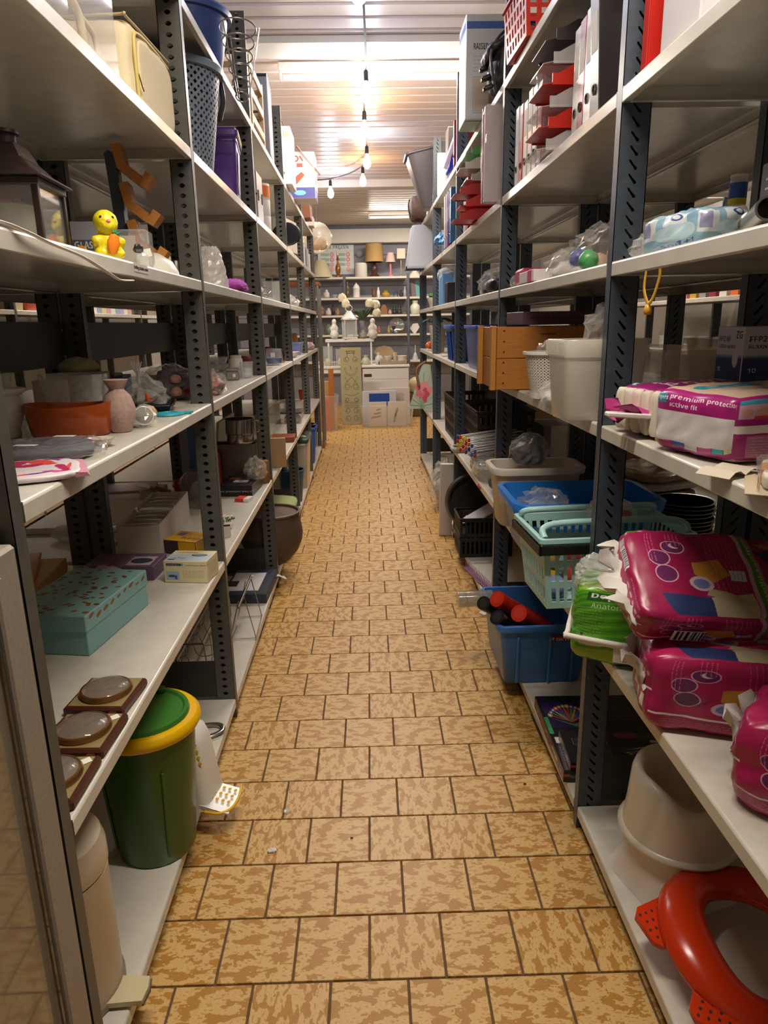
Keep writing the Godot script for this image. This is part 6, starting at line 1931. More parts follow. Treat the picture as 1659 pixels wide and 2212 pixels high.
	solo("white_rag", "crumpled white cloth behind the steel tube", "cloth", blob(Vector3(0.16, 0.1, 0.16), 0.03, 59, 12, 9.0, false, -0.6), mat("d4cbbf", 0.95), Vector3(0.87, y, -1.28))
	o = thing("yellow_ribbon", "knotted yellow plastic ribbon hanging under the shelf", "ribbon", Vector3(0.672, 1.749, -1.68))
	st = begin()
	tube_into(st, curve([Vector3(0, 0.0, -0.045), Vector3(-0.004, -0.04, -0.04), Vector3(-0.006, -0.07, -0.012), Vector3(-0.006, -0.075, 0.0), Vector3(-0.004, -0.06, 0.02), Vector3(0, -0.02, 0.035), Vector3(0, 0.0, 0.035)], 5), 0.006, 8, false, 0.3)
	part(o, "loop", done(st), mat("c8941c", 0.4))
	part(o, "knot", blob(Vector3(0.018, 0.03, 0.02), 0.003, 2, 8), mat("c8941c", 0.4), Vector3(-0.006, -0.1, -0.004))
	# level A
	binder(-1.915, 0.035, "b8231a", "bright red ring binder with a metal corner beside the slotted post", "", 0.7)
	o = thing("white_folder_box", "white cardboard magazine box with blue smudged print", "box", Vector3(0.83, LR[4] + 0.001, -1.74))
	part(o, "box", box(0.24, 0.3, 0.2, 0.003), mat("c4c1c8", 0.6))
	film_bag(Vector3(0.2, 0.16, 0.2), Vector3(0.8, LR[4] + 0.302, -1.72), "clear film bag on top of the white magazine box", "", 66)
	build_right_two()

func code_image() -> Image:
	var im := canvas(96, 48, "eeeeee")
	barcode(im, 0, 0, 96, 48)
	return im

func build_right_two() -> void:
	var st: SurfaceTool
	var im: Image
	# binders of the second bay
	binder(-2.255, 0.075, "2a2628", "black marbled lever arch file with steel finger ring", "4a484a", 0.69, 3.0)
	binder(-2.338, 0.07, "9a9694", "pale grey lever arch file next to the black one", "c4c0bc", 0.69)
	binder(-2.425, 0.06, "8a1434", "dark red glossy ring binder", "", 0.695)
	binder(-2.498, 0.06, "b8b4b8", "silvery ring binder with white spine next to dark red one", "d2ced0", 0.7)
	for k in 6: magazine_file(-2.76 + (k % 2) * 0.008, ["e8e6e8", "a82018", "e8e6e8", "b02418", "e8e6e8", "2a2628"][k], "%s letter tray, %s from the shelf in the tray stack" % [["clear", "red", "clear", "red", "clear", "black"][k], ["first", "second", "third", "fourth", "fifth", "sixth"][k]], k % 2 == 0, 0.645 + k * 0.004, 2.21 + k * 0.066)
	for k in 6:
		binder(-2.935 - k * 0.082, 0.06, ["d8d2ce", "c8c4c2", "d4cfc8", "dcd6d0", "cfc9c4", "d8d4d0"][k], "%s in the upright row by the second slotted post" % ["white ring binder with red spine", "white slim box file", "off-white ring binder with torn label", "ivory ring binder", "white folder with red edge strip", "grey white ring binder"][k], ["b8281c", "", "", "", "c03020", ""][k], 0.69, 0.0, 0.3 + 0.01 * (k % 3))
	# top shelf: red basket
	var o := thing("red_tray_basket", "bright orange red plastic basket with slotted walls", "basket", Vector3(0.76, LR[5] + 0.001, -3.22), 2)
	slotted(o, 0.22, 0.32, 0.25, 0.36, 0.2, mat("c22a16", 0.35), 4, 5)
	# level B: toys
	var y: float = LR[3] + 0.001
	film_bag(Vector3(0.22, 0.17, 0.34), Vector3(0.79, y, -2.36), "large clear bag of coloured plastic toys", "", 71, ["d87a1c", "3a4aa0", "c8a88a", "b83a48", "4a9a5a", "d8762a"], 0.1)
	film_bag(Vector3(0.2, 0.13, 0.26), Vector3(0.79, y, -2.72), "clear bag of white plastic pieces", "c8c4be", 72)
	film_bag(Vector3(0.18, 0.12, 0.24), Vector3(0.88, y, -2.97), "half empty clear bag beside the pink cartons", "", 73)
	o = thing("pink_carton", "white and pink carton lying on the shelf edge", "box", Vector3(0.72, y, -2.99), 0)
	part(o, "carton", box(0.1, 0.045, 0.26, 0.002), mat("ded6d2", 0.5))
	part(o, "pink_band", box(0.102, 0.047, 0.07, 0.002), mat("b82a68", 0.5), Vector3(0, -0.001, 0.06))
	solo("pink_tin", "hot pink round-edged tin", "tin", box(0.1, 0.07, 0.14, 0.012), mat("b83a68", 0.35), Vector3(0.735, y, -3.22))
	film_bag(Vector3(0.1, 0.07, 0.12), Vector3(0.74, y, -3.4), "small clear sachet next to the pink tin", "8a8a94", 74)
	# level C
	y = LR[2] + 0.001
	var pine := wood("9c6226", "b87a38", 81, 0.45, 1)
	var pale := wood("a8702e", "c08a44", 82, 0.45)
	o = thing("wooden_crate", "varnished pine crate with nailed corner battens", "crate", Vector3(0.80, y, -3.25))
	for k in 2:
		for s in [-1, 1]:
			part(o, "side_plank", box(0.46, 0.13, 0.012, 0.002), pine, Vector3(0, 0.002 + k * 0.134, s * 0.185))
			part(o, "end_plank", box(0.012, 0.13, 0.36, 0.002), pine, Vector3(s * 0.225, 0.002 + k * 0.134, 0))
	for s in [[-1, -1], [-1, 1], [1, -1], [1, 1]]:
		part(o, "corner_batten", box(0.022, 0.272, 0.04, 0.002), pale, Vector3(s[0] * 0.243, 0, s[1] * 0.17))
	part(o, "bottom_board", box(0.44, 0.01, 0.35, 0.001), pine, Vector3(0, 0.0, 0))
	var nail := lathe([[0.004, 0], [0.004, 0.001], [0.0, 0.0012]], 8)
	for k in 6: part(o, "nail", nail, mat("3a2412", 0.5), Vector3(-0.2, 0.03 + k * 0.044, 0.1912), Vector3(90, 0, 0))
	im = canvas(384, 96, "5a3c4c")
	write(im, "MMM DIT PRIMER KOMBINEL", 10, 54, 14, "2a1420", 0, true, 0.6)
	solo("mauve_box", "dull mauve flat carton resting across the wooden crate", "box", box(0.36, 0.055, 0.3, 0.002), printed(im), Vector3(0.86, y + 0.273, -3.25), Vector3(0, 2, 0))
	o = thing("white_basket", "round white plastic basket with diamond openings", "basket", Vector3(0.715, y, -2.73))
	part(o, "wall", punched_basket(0.07, 0.095, 0.17), mat("d8d4cc", 0.4))
	part(o, "rim", lathe([[0.093, 0.165], [0.104, 0.166], [0.104, 0.176], [0.092, 0.177], [0.093, 0.165]], 32), mat("ded9d2", 0.4))
	part(o, "floor_disc", lathe([[0.0, 0.0], [0.07, 0.0], [0.071, 0.02], [0.0, 0.02]], 28), mat("d8d4cc", 0.4))
	part(o, "inner_cup", lathe([[0.055, 0.02], [0.07, 0.15], [0.066, 0.15], [0.0, 0.03]], 24), mat("cfcac2", 0.5))
	part(o, "film", blob(Vector3(0.11, 0.1, 0.11), 0.03, 75, 10, 10.0, true), clear("f2f2f0", 0.14, 0.06), Vector3(0, 0.13, 0))
	film_bag(Vector3(0.13, 0.1, 0.15), Vector3(0.69, y, -2.52), "clear bag with white plastic parts at the shelf edge", "d6d2cc", 76)
	var fros := clear("d8d2c6", 0.5, 0.22)
	o = thing("frosted_bin", "tall frosted plastic bin with a ribbed collar jutting over the shelf", "bin", Vector3(0.70, y, -2.135), 4)
	part(o, "shell", tub(0.225, 0.16, 0.255, 0.19, 0.235, 0.03, 0.003, 0.004, 0.05), fros)
	for k in 14: part(o, "collar_rib", box(0.004, 0.04, 0.004, 0.001), fros, Vector3(-0.13, 0.19, -0.075 + k * 0.0115))
	part(o, "film", blob(Vector3(0.14, 0.16, 0.12), 0.03, 77, 12, 9.0, true), clear("e8e4e0", 0.2, 0.06), Vector3(0.04, 0.2, -0.02))
	o = thing("clear_tub", "large clear storage tub behind the slotted post", "tub", Vector3(0.98, y, -2.3))
	part(o, "shell", tub(0.2, 0.46, 0.23, 0.5, 0.2, 0.03, 0.003, 0.008, 0.02), clear("dcd6ca", 0.3, 0.12))
	o = thing("clear_tub", "second clear storage tub on the shelf backing onto it", "tub", Vector3(1.36, y, -2.35))
	part(o, "shell", tub(0.3, 0.5, 0.36, 0.56, 0.22, 0.03, 0.003, 0.008, 0.02), clear("d4ccbc", 0.35, 0.15))
	# level D
	y = LR[1] + 0.001
	o = thing("blue_tub", "bright blue plastic tub with a broad rim full of bagged parts", "tub", Vector3(0.885, y, -2.84))
	part(o, "shell", tub(0.5, 0.33, 0.58, 0.4, 0.23, 0.05, 0.004, 0.02, 0.045, 6), mat("2277cc", 0.3))
	o = film_bag(Vector3(0.2, 0.16, 0.24), Vector3(0.74, y + 0.12, -2.82), "clear bag of grey beads and pale blue sponge in the blue tub", "7f9ac0", 81)
	film_bag(Vector3(0.2, 0.12, 0.2), Vector3(1.03, y + 0.1, -2.84), "crumpled clear bag at the far side of the blue tub", "6a625c", 82)
	o = thing("turquoise_basket", "pale turquoise slotted shopping basket with black handles and a black rim", "basket", Vector3(0.80, y, -2.29), 3)
	slotted(o, 0.44, 0.26, 0.5, 0.31, 0.25, mat("a6d6d6", 0.38), 3, 16, 0.012)
	part(o, "black_band", open_frame(0.53, 0.34, 0.028, 0.01), mat("1b1a1a", 0.4), Vector3(0, 0.2, 0))
	for s in [-1, 1]:
		part(o, "handle", tube(curve([Vector3(-0.24, 0.25, s * 0.14), Vector3(-0.235, 0.275, s * 0.11), Vector3(-0.15, 0.285, s * 0.09), Vector3(0.15, 0.285, s * 0.09), Vector3(0.235, 0.275, s * 0.11), Vector3(0.24, 0.25, s * 0.14)], 6), 0.011, 10), mat("acdada", 0.35))
	part(o, "price_tag", box(0.02, 0.03, 0.001, 0.0003), mat("d8d4cc", 0.6), Vector3(-0.03, 0.19, 0.172))
	var toys := ["c8a82a", "b83a3a", "d07a2a", "a82a4a", "8a8ac0", "c86a8a", "2a4a6a", "d8c8a0"]
	for k in 12:
		solo("ball_of_yarn", "%s coloured toy ball in the turquoise basket" % ["yellow", "red", "orange", "crimson", "lilac", "pink", "navy", "cream"][k % 8], "toy", blob(Vector3(0.085, 0.085, 0.085), 0.008, k, 8, 9.0), mat(toys[k % 8], 0.6), Vector3(0.64 + (k % 4) * 0.1, y + 0.006 + 0.082 * (k / 8), -2.36 + ((k / 4) % 2) * 0.105), Vector3.ZERO, "toy balls in the turquoise basket")
	o = film_bag(Vector3(0.16, 0.1, 0.14), Vector3(0.83, y + 0.262, -2.26 - 0.03), "clear bag of red and orange plastic on the turquoise basket", "b03a1c", 83)
	solo("cream_tub", "cream rounded tub with a wide lip behind the turquoise basket", "tub", tub(0.34, 0.2, 0.4, 0.24, 0.28, 0.05, 0.004, 0.02, 0.03, 5), mat("c9c0b2", 0.4), Vector3(0.79, y, -3.22))
	o = thing("microphone_bag", "black padded headset in a clear bag on the cream tub", "headset", Vector3(0.76, y + 0.281, -3.22))
	part(o, "headset", blob(Vector3(0.15, 0.13, 0.16), 0.015, 4, 12, 8.0, false, -0.6), mat("1c1818", 0.45))
	part(o, "film", blob(Vector3(0.18, 0.17, 0.19), 0.03, 84, 12, 9.0, true, -0.6), clear("f0f0f0", 0.1, 0.05))
	var plate := lathe([[0.06, 0], [0.066, 0.003], [0.125, 0.014], [0.126, 0.017], [0.062, 0.006], [0.0, 0.005]], 32)
	var rimline := lathe([[0.1195, 0.0155], [0.1255, 0.0172], [0.1265, 0.0165], [0.1205, 0.0148], [0.1195, 0.0155]], 32)
	for k in 10:
		o = thing("dinner_plate", "white plate with a black rim line in the stack behind the turquoise basket", "plate", Vector3(1.36 + 0.004 * (k % 3), y + 0.0175 * k, -2.88 + 0.003 * (k % 2)), 0, "stacked plates with black rims")
		part(o, "dish", plate, mat("b9b5ae", 0.2))
		part(o, "rim_line", rimline, mat("1f1c1c", 0.3))
	solo("floral_dish", "white dish with blue and orange painted edge", "dish", lathe([[0.06, 0], [0.07, 0.004], [0.13, 0.03], [0.127, 0.033], [0.064, 0.008], [0.0, 0.007]], 30), printed(speckle("d8d4cc", ["4a5ac0", "d8862a", "d8d4cc"]), 0.3), Vector3(1.36, y, -2.4))
	# bottom shelf
	y = LR[0] + 0.001
	o = thing("blue_crate", "mid blue rectangular storage box with a red maker's badge", "storage box", Vector3(0.757, y, -2.985))
	var bl := mat("3a72bc", 0.35)
	part(o, "shell", tub(0.34, 0.40, 0.40, 0.46, 0.29, 0.025, 0.004, 0.014, 0.028, 4), bl)
	for s in [-0.12, 0.02, 0.12]: part(o, "front_rib", box(0.012, 0.23, 0.008, 0.003), bl, Vector3(s, 0.01, 0.214), Vector3(5.4, 0, 0))
	var badge := part(o, "badge", box(0.11, 0.03, 0.004, 0.002), mat("8a1a1c", 0.35), Vector3(0.07, 0.212, 0.229), Vector3(5.4, 0, 0))
	lettering(badge, "curver", 0.017, mat("d8d4d0", 0.5), Vector3(0.008, 0.0135, 0.0022))
	part(badge, "badge_mark", box(0.012, 0.012, 0.0008, 0.0002), mat("d8d4d0", 0.5), Vector3(-0.042, 0.009, 0.0022))
	for q in [["b82812", Vector3(0.56, 0.46, -2.86), Vector3(0.86, 0.2, -3.12), 0.034, "red cardboard tube with a round cap leaning out of the blue crate"], ["c02c14", Vector3(0.645, 0.415, -2.8), Vector3(0.9, 0.17, -3.06), 0.036, "second red cardboard tube lying lower in the blue crate"], ["141212", Vector3(0.55, 0.4, -2.8), Vector3(0.8, 0.13, -2.98), 0.033, "black cardboard tube leaning out of the blue crate"], ["1c1a18", Vector3(0.505, 0.43, -2.89), Vector3(0.78, 0.16, -3.16), 0.03, "black tube with an open end behind the red ones"]]:
		o = thing("poster_tube", q[4], "tube", q[2])
		var d: Vector3 = q[1] - q[2]
		part(o, "tube", tube([Vector3.ZERO, d], q[3], 22), mat(q[0], 0.4))
		var cap := part(o, "cap", tube([d * 0.92, d * 1.004], q[3] + 0.002, 22), mat(q[0], 0.32))
		part(cap, "cap_recess", tube([d * 1.003, d * 1.006], q[3] * 0.72, 22), mat(q[0], 0.5))
	o = thing("clear_canister", "grey transparent tube sticking out into the aisle", "canister", Vector3(0.4, 0.415, -2.975))
	o.rotation_degrees = Vector3(0, 4, -90)
	part(o, "tube", lathe([[0.036, 0], [0.037, 0.003], [0.037, 0.16], [0.034, 0.16], [0.034, 0.004], [0.0, 0.003]], 26), clear("9a9894", 0.3, 0.08))
	o = thing("hair_comb_strip", "lilac plastic strip with a row of pegs lying on the low shelf", "peg strip", Vector3(0.70, y + 0.005, -3.95), 11)
	part(o, "strip", box(0.03, 0.008, 0.7, 0.002), mat("9a6a9c", 0.4))
	st = begin()
	for k in 28:
		for s in [-1, 1]: tube_into(st, [Vector3(s * 0.008, 0.008, 0.33 - k * 0.0245), Vector3(s * 0.012, 0.05, 0.33 - k * 0.0245)], 0.0022, 5)
	part(o, "pegs", done(st), mat("a878aa", 0.4))
	o = thing("purple_box", "dark violet printed carton standing on the low shelf", "box", Vector3(0.93, y, -3.43))
	part(o, "carton", box(0.2, 0.44, 0.16, 0.003), mottled("2a2140", "3a2d58", 8.0, 0.4))
	# puzzle cartons
	im = canvas(1152, 384, "17131a")
	var z0 := 768
	poly(im, [Vector2(z0 + 10, 40), Vector2(z0 + 200, 40), Vector2(z0 + 200, 180), Vector2(z0 + 10, 180)], "241a48")
	var feather := ["a83a2a", "3a8a5a", "c8902a", "2a6a9a", "7a3a8a", "b85a2a"]
	for k in 12:
		var a := -2.7 + k * 0.2
		line(im, Vector2(z0 + 100, 150), Vector2(z0 + 100 + cos(a) * 84, 150 + sin(a) * 92), 7, feather[k % 6])
		ell(im, z0 + 100 + cos(a) * 80, 150 + sin(a) * 88, 9, 11, feather[(k + 2) % 6])
		ell(im, z0 + 100 + cos(a) * 80, 150 + sin(a) * 88, 4, 5, "e0d0a0")
	poly(im, [Vector2(z0 + 30, 130), Vector2(z0 + 100, 162), Vector2(z0 + 180, 140), Vector2(z0 + 110, 178)], "5a7a3a")
	for q in [[230, 60], [290, 60], [230, 200], [300, 200]]:
		for e in [[0, 0, 50, 2], [0, 80, 50, 2], [0, 0, 2, 80], [50, 0, 2, 80]]: rect(im, z0 + q[0] + e[0], q[1] + e[1], e[2], e[3], "77707a")
		dashes(im, z0 + q[0] + 8, q[1] + 10, 36, 7, 9, "5a545e", 2)
	for k in 2: ell(im, z0 + 150 + k * 110, 320, 44, 40, ["7a3a22", "5a4a3a"][k])
	rect(im, z0 + 10, 230, 60, 30, "c8c4c0")
	dashes(im, z0 + 14, 280, 120, 6, 12, "8a848c", 2)
	for b in [0, 384]:
		for k in 20: rect(im, b + k * 20, 120 + (k * 37) % 140, 20, 90, feather[k % 6])
		barcode(im, b + 250, 140, 60, 110)
	var pz := printed(im, 0.3)
	solo("puzzle_box", "large black flat carton with a bright feathered picture in one corner", "box", box(0.40, 0.05, 0.5, 0.002), pz, Vector3(0.865, y, -2.33), Vector3(0, -2, 0))
	solo("puzzle_box", "second black flat carton with colourful edges lying under the first", "box", box(0.38, 0.04, 0.2, 0.002), pz, Vector3(0.87, y + 0.051, -2.16), Vector3(0, 176, 0))
	# goods on the backing row
	var store := [["kraft", "a88a64"], ["white", "c8c4be"], ["grey", "77736e"], ["buff", "b8a27c"], ["dark blue", "2f3a56"], ["black", "242224"], ["brown", "6a4c34"]]
	for k in 14:
		var c: Array = store[k % 7]
		solo("stored_carton", "%s carton stored %s" % [c[0], "low on the shelf behind the tubs" if k < 7 else "above the floor on the shelf behind the crates"], "box", box(0.36, 0.3 - 0.03 * (k % 3), 0.36, 0.004), mat(c[1], 0.7), Vector3(1.38, (LR[1] if k < 7 else LR[0]) + 0.001, [-3.78, -4.3, -4.85, -5.55, -6.1, -6.6, -7.3][k % 7]), Vector3.ZERO, "cartons on the backing row")
	for k in 5:
		solo("film_packet", "%s flat film packet in the pile behind the blue tub" % ["cream", "silvery", "olive", "white", "tan"][k], "packet", packet(Vector3(0.36, 0.045, 0.4), 4.0, 0.012, 130 + k, 10, 9.0, true), mat(["c4b89a", "b4b0aa", "8a8468", "cfcac4", "a8916a"][k], 0.25), Vector3(1.36, LR[1] + 0.02 + 0.045 * k, -3.28), Vector3(0, 11 * k - 20, 0), "film packets in a pile")
	# wall shelf beyond, seen through
	for k in 14:
		solo("drinking_glass", "plain clear tumbler on the right wall shelf", "glass", lathe([[0.03, 0], [0.032, 0.003], [0.038, 0.12], [0.036, 0.12], [0.028, 0.006], [0.0, 0.005]], 16), clear("e6eaea", 0.2, 0.03), Vector3(3.02 + 0.09 * (k % 2), 1.358, -5.5 - k * 0.14), Vector3.ZERO, "tumblers on the right wall shelf")
	for k in 8:
		solo("small_pack", "little %s packet on the upper right wall shelf" % ["red", "pink", "orange", "white", "crimson", "grey", "gold", "rose"][k], "packet", box(0.12, 0.07, 0.12, 0.002), mat(["b8302a", "c85a8a", "d8702a", "d8d4cc", "8a2030", "8a8a8a", "b8942a", "c87a80"][k], 0.5), Vector3(3.0, 1.808, -5.35 - k * 0.18), Vector3.ZERO, "packets on the right wall shelf")

func open_frame(w: float, d: float, h: float, t: float) -> ArrayMesh:
	var st := begin()
	for s in [-1, 1]:
		bar(st, Vector3(-w / 2, 0, s * d / 2), Vector3(w / 2, h, s * (d / 2 - t)))
		bar(st, Vector3(s * w / 2, 0, -d / 2), Vector3(s * (w / 2 - t), h, d / 2))
	return done(st)

func build_right_far() -> void:
	var st: SurfaceTool
	var y: float = LR[5] + 0.001
	# raised toilet seat carton
	var im := canvas(768, 256, "c9cbd0")
	rect(im, 0, 16, 768, 18, "3f63a8")
	write(im, "RAISED TOILET SEAT", 24, 84, 15, "3a3c40", 0, true, 0.8)
	dashes(im, 26, 100, 90, 5, 9, "a8aab0", 2)
	for e in [[24, 150, 96, 2], [24, 240, 96, 2], [24, 150, 2, 92], [118, 150, 2, 92]]: rect(im, e[0], e[1], e[2], e[3], "9a9ca2")
	rect(im, 28, 154, 88, 84, "c2b4a4")
	rect(im, 84, 158, 30, 60, "8a7a68")
	var o := thing("toilet_seat_carton", "tall white carton reading RAISED TOILET SEAT with blue top band", "box", Vector3(0.77, y, -4.33), 0)
	part(o, "carton", box(0.38, 0.5, 0.26, 0.004), printed(im, 0.35))
	o = thing("black_bag", "black folded bag with buckled straps hanging over the top shelf", "bag", Vector3(0.80, y, -3.84))
	part(o, "body", packet(Vector3(0.3, 0.24, 0.22), 4.0, 0.02, 91, 12, 6.0), mat("1c1b1e", 0.5))
	part(o, "flap", packet(Vector3(0.2, 0.05, 0.24), 4.0, 0.01, 92, 10, 6.0), mat("232226", 0.5), Vector3(-0.08, 0.2, 0), Vector3(0, 0, 28))
	part(o, "strap", tube(curve([Vector3(-0.15, 0.05, 0.1), Vector3(-0.16, 0.18, 0.1), Vector3(-0.08, 0.27, 0.1), Vector3(0.06, 0.3, 0.09)], 5), 0.007, 6), mat("2e2d32", 0.4))
	for k in 3: part(o, "buckle", box(0.05, 0.022, 0.04, 0.006), mat("17171a", 0.3), Vector3(-0.165, 0.02 + k * 0.06, 0.06 - k * 0.06), Vector3(0, 0, 20))
	# third bay, level A: trays, sleeve, files
	var cols := [["b81a12", "bright red letter tray at the bottom of the third bay stack"], ["c22016", "red letter tray with labels above the lowest"], ["b01c12", "red letter tray third in the third bay stack"], ["a89c92", "grey beige letter tray on the red ones"], ["c4bab0", "pale beige letter tray near the stack top"], ["3f8a34", "green letter tray topping the stack"]]
	for k in 6: magazine_file(-4.42 + 0.03 * (k % 2), cols[k][0], cols[k][1], false, 0.57 + 0.03 * (k % 2) + (0.03 if k > 2 else 0.0), LR[4] + 0.001 + k * 0.067)
	solo("red_file_board", "flat red board standing behind the letter trays", "board", box(0.2, 0.34, 0.012, 0.002), mat("a82a22", 0.4), Vector3(0.78, LR[4] + 0.001, -4.62))
	o = thing("film_sleeve", "tall pink edged folder in crinkled clear film", "folder", Vector3(0.71, LR[4] + 0.001, -3.74))
	part(o, "folder", box(0.2, 0.43, 0.06, 0.003), mat("b8a8b0", 0.4))
	part(o, "pink_edge", box(0.006, 0.43, 0.02, 0.002), mat("a83a58", 0.4), Vector3(-0.102, 0, -0.022))
	part(o, "film", packet(Vector3(0.22, 0.44, 0.075), 8.0, 0.006, 93, 12, 12.0, true), clear("f2f0f2", 0.14, 0.04))
	solo("dark_cylinder", "dark grey cylinder box standing behind the trays", "canister", lathe([[0.09, 0], [0.092, 0.004], [0.092, 0.43], [0.088, 0.435], [0.0, 0.435]], 26), mat("3f434c", 0.4), Vector3(0.96, LR[4] + 0.001, -4.05))
	for k in 3: binder(-4.78 - k * 0.07, 0.05, ["8a2a48", "8f8f96", "c8c0c0"][k], ["crimson ring binder past the letter trays", "grey ring binder with striped edge past the crimson one", "pale pink folder at the third post"][k], "", 0.68)
	# fourth bay level A
	var bl := [["1f5a84", 0.09, "petrol blue lever arch file with a small label"], ["2a3a8a", 0.05, "indigo ring binder beside the petrol one"], ["b06a6c", 0.06, "dusty pink folder next to the indigo binder"], ["8fa8c4", 0.06, "pale blue folder at the end of the row"]]
	var zz := -5.48
	for b in bl:
		binder(zz - b[1] / 2, b[1], b[0], b[2], "", 0.66, 0.0, 0.38)
		zz -= b[1] + 0.06
	solo("blue_bow", "crumpled pale blue ribbon bow over the folders", "ribbon", blob(Vector3(0.12, 0.1, 0.14), 0.03, 95, 10, 10.0, true), mat("4a7aa8", 0.5), Vector3(0.66, LR[4] + 0.05, -6.15))
	# fourth bay top
	o = thing("blue_pouch", "royal blue and white folded pouch leaning over the top shelf", "pouch", Vector3(0.69, y + 0.016, -5.75))
	part(o, "body", packet(Vector3(0.1, 0.36, 0.3), 4.0, 0.008, 96, 12, 5.0), mat("1a32b0", 0.4), Vector3.ZERO, Vector3(0, 0, -16))
	part(o, "white_edge", tube(curve([Vector3(-0.06, 0.02, 0.12), Vector3(0.0, 0.18, 0.15), Vector3(0.06, 0.34, 0.14)], 5), 0.018, 8), mat("c4c8dc", 0.4))
	part(o, "red_tape", box(0.01, 0.14, 0.05, 0.003), mat("b03030", 0.5), Vector3(0.045, 0.2, 0.15), Vector3(0, 0, -16))
	binder(-5.42, 0.05, "8a2040", "crimson slim folder standing on the top shelf", "", 0.67, 0.0, 0.3, y)
	solo("brown_case", "dark brown case standing behind the blue pouch", "case", box(0.2, 0.42, 0.16, 0.006), mat("3a302c", 0.5), Vector3(0.8, y, -6.12))
	solo("cork_tile", "pale cork lined frame standing on the top shelf", "frame", box(0.14, 0.34, 0.02, 0.003), mat("c8ae90", 0.7), Vector3(0.74, y, -6.55))
	o = thing("grey_planter", "dark grey curved plastic bin tilted over the top shelf", "bin", Vector3(0.70, y + 0.02, -7.35))
	o.rotation_degrees.z = 12
	part(o, "shell", tub(0.18, 0.3, 0.3, 0.42, 0.5, 0.06, 0.004, 0.02, 0.02, 5), mat("4f4c52", 0.4))
	o = thing("wicker_shoe", "brown woven sandal lying over the shelf end", "shoe", Vector3(0.62, y, -8.15))
	part(o, "upper", packet(Vector3(0.18, 0.26, 0.4), 3.0, 0.01, 97, 12, 5.0), mat("5c463e", 0.6))
	part(o, "strap", tube(curve([Vector3(-0.09, 0.04, 0.1), Vector3(-0.1, 0.15, 0.0), Vector3(-0.08, 0.24, -0.1)], 4), 0.008, 6), mat("2e2624", 0.6))
	# fifth bay: pale lampshade
	o = thing("pale_lampshade", "large pale blue grey square lampshade jutting over the upper shelf", "lampshade", Vector3(0.66, LR[4] + 0.001, -8.1))
	st = begin()
	loft(st, [rrect(0.36, 0.36, 0.03, 0, 3), rrect(0.24, 0.26, 0.04, 0.42, 3), rrect(0.21, 0.23, 0.05, 0.445, 3)], [1, 1], true, false, false)
	part(o, "shade", done(st), mat("a4aab6", 0.6))
	part(o, "lower_trim", open_frame(0.37, 0.37, 0.02, 0.012), mat("8d98a8", 0.5))
	# level B
	y = LR[3] + 0.001
	film_bag(Vector3(0.2, 0.17, 0.26), Vector3(0.77, y, -4.2), "crumpled clear bag of dark cables", "2a2a2c", 101)
	solo("black_pouch", "small black zip pouch by the clear bag", "pouch", packet(Vector3(0.14, 0.07, 0.2), 4.0, 0.006, 102, 10, 7.0), mat("17161a", 0.4), Vector3(0.74, y, -3.9))
	o = thing("blue_carton", "light blue printed carton with a clear bag on top", "box", Vector3(0.765, y, -6.3))
	part(o, "carton", box(0.18, 0.25, 0.3, 0.003), printed(two_tone("5a8ab8", "9cc0dc"), 0.5))
	part(o, "film", blob(Vector3(0.2, 0.12, 0.26), 0.04, 103, 10, 9.0, true), clear("f0f0f0", 0.2, 0.06), Vector3(-0.02, 0.2, 0))
	solo("dark_case", "small black case in front of the blue carton", "case", box(0.12, 0.16, 0.2, 0.006), mat("17171b", 0.5), Vector3(0.735, y, -5.9))
	solo("cream_bowl", "cream bowl with a green cloth", "bowl", lathe([[0.06, 0], [0.065, 0.004], [0.1, 0.1], [0.097, 0.1], [0.06, 0.01], [0.0, 0.009]], 24), mat("cfc6b8", 0.4), Vector3(0.76, y, -7.5))
	solo("green_cloth", "folded lime green cloth on the cream bowl", "cloth", packet(Vector3(0.15, 0.04, 0.16), 4.0, 0.006, 104, 8, 7.0), mat("4a9a3a", 0.9), Vector3(0.76, y + 0.101, -7.5))
	# level C
	y = LR[2] + 0.001
	var blue := mat("2350a4", 0.35)
	o = thing("blue_stacker", "tall royal blue stacking bin with a flat cross rim", "bin", Vector3(0.83, y, -4.55))
	part(o, "shell", tub(0.26, 0.5, 0.3, 0.54, 0.27, 0.03, 0.004, 0.012, 0.02, 4), blue)
	o = thing("blue_stacker", "second royal blue bin with fluted side and tabs at the third post", "bin", Vector3(0.79, y, -5.62))
	part(o, "shell", tub(0.2, 0.4, 0.25, 0.46, 0.27, 0.03, 0.004, 0.02, 0.03, 4), blue)
	for k in 3: part(o, "flute", box(0.012, 0.22, 0.03, 0.004), blue, Vector3(-0.108, 0.005, -0.1 + k * 0.1), Vector3(0, 0, 5))
	o = thing("small_carton", "little white carton with blue dot and red mark", "box", Vector3(0.735, y, -3.98), 8)
	part(o, "carton", box(0.1, 0.06, 0.12, 0.002), mat("d0ccd0", 0.5))
	part(o, "blue_dot", lathe([[0.012, 0], [0.0, 0.0006]], 14), mat("20306a", 0.5), Vector3(-0.02, 0.035, 0.0602), Vector3(90, 0, 0))
	part(o, "red_mark", box(0.016, 0.02, 0.0006, 0.0002), mat("c04a3a", 0.5), Vector3(0.028, 0.02, 0.0605))
	for k in 4: solo("marker_pen", "%s marker pen lying at the shelf edge" % ["navy", "yellow", "ivory", "blue"][k], "pen", tube([Vector3(-0.06, 0.009, 0), Vector3(0.06, 0.009, 0)], 0.009, 10), mat(["1c2c6a", "d0b030", "cfc8b8", "2a50a0"][k], 0.4), Vector3(0.745, y, -3.82 + 0.026 * k), Vector3(0, 12 * k - 20, 0), "marker pens")
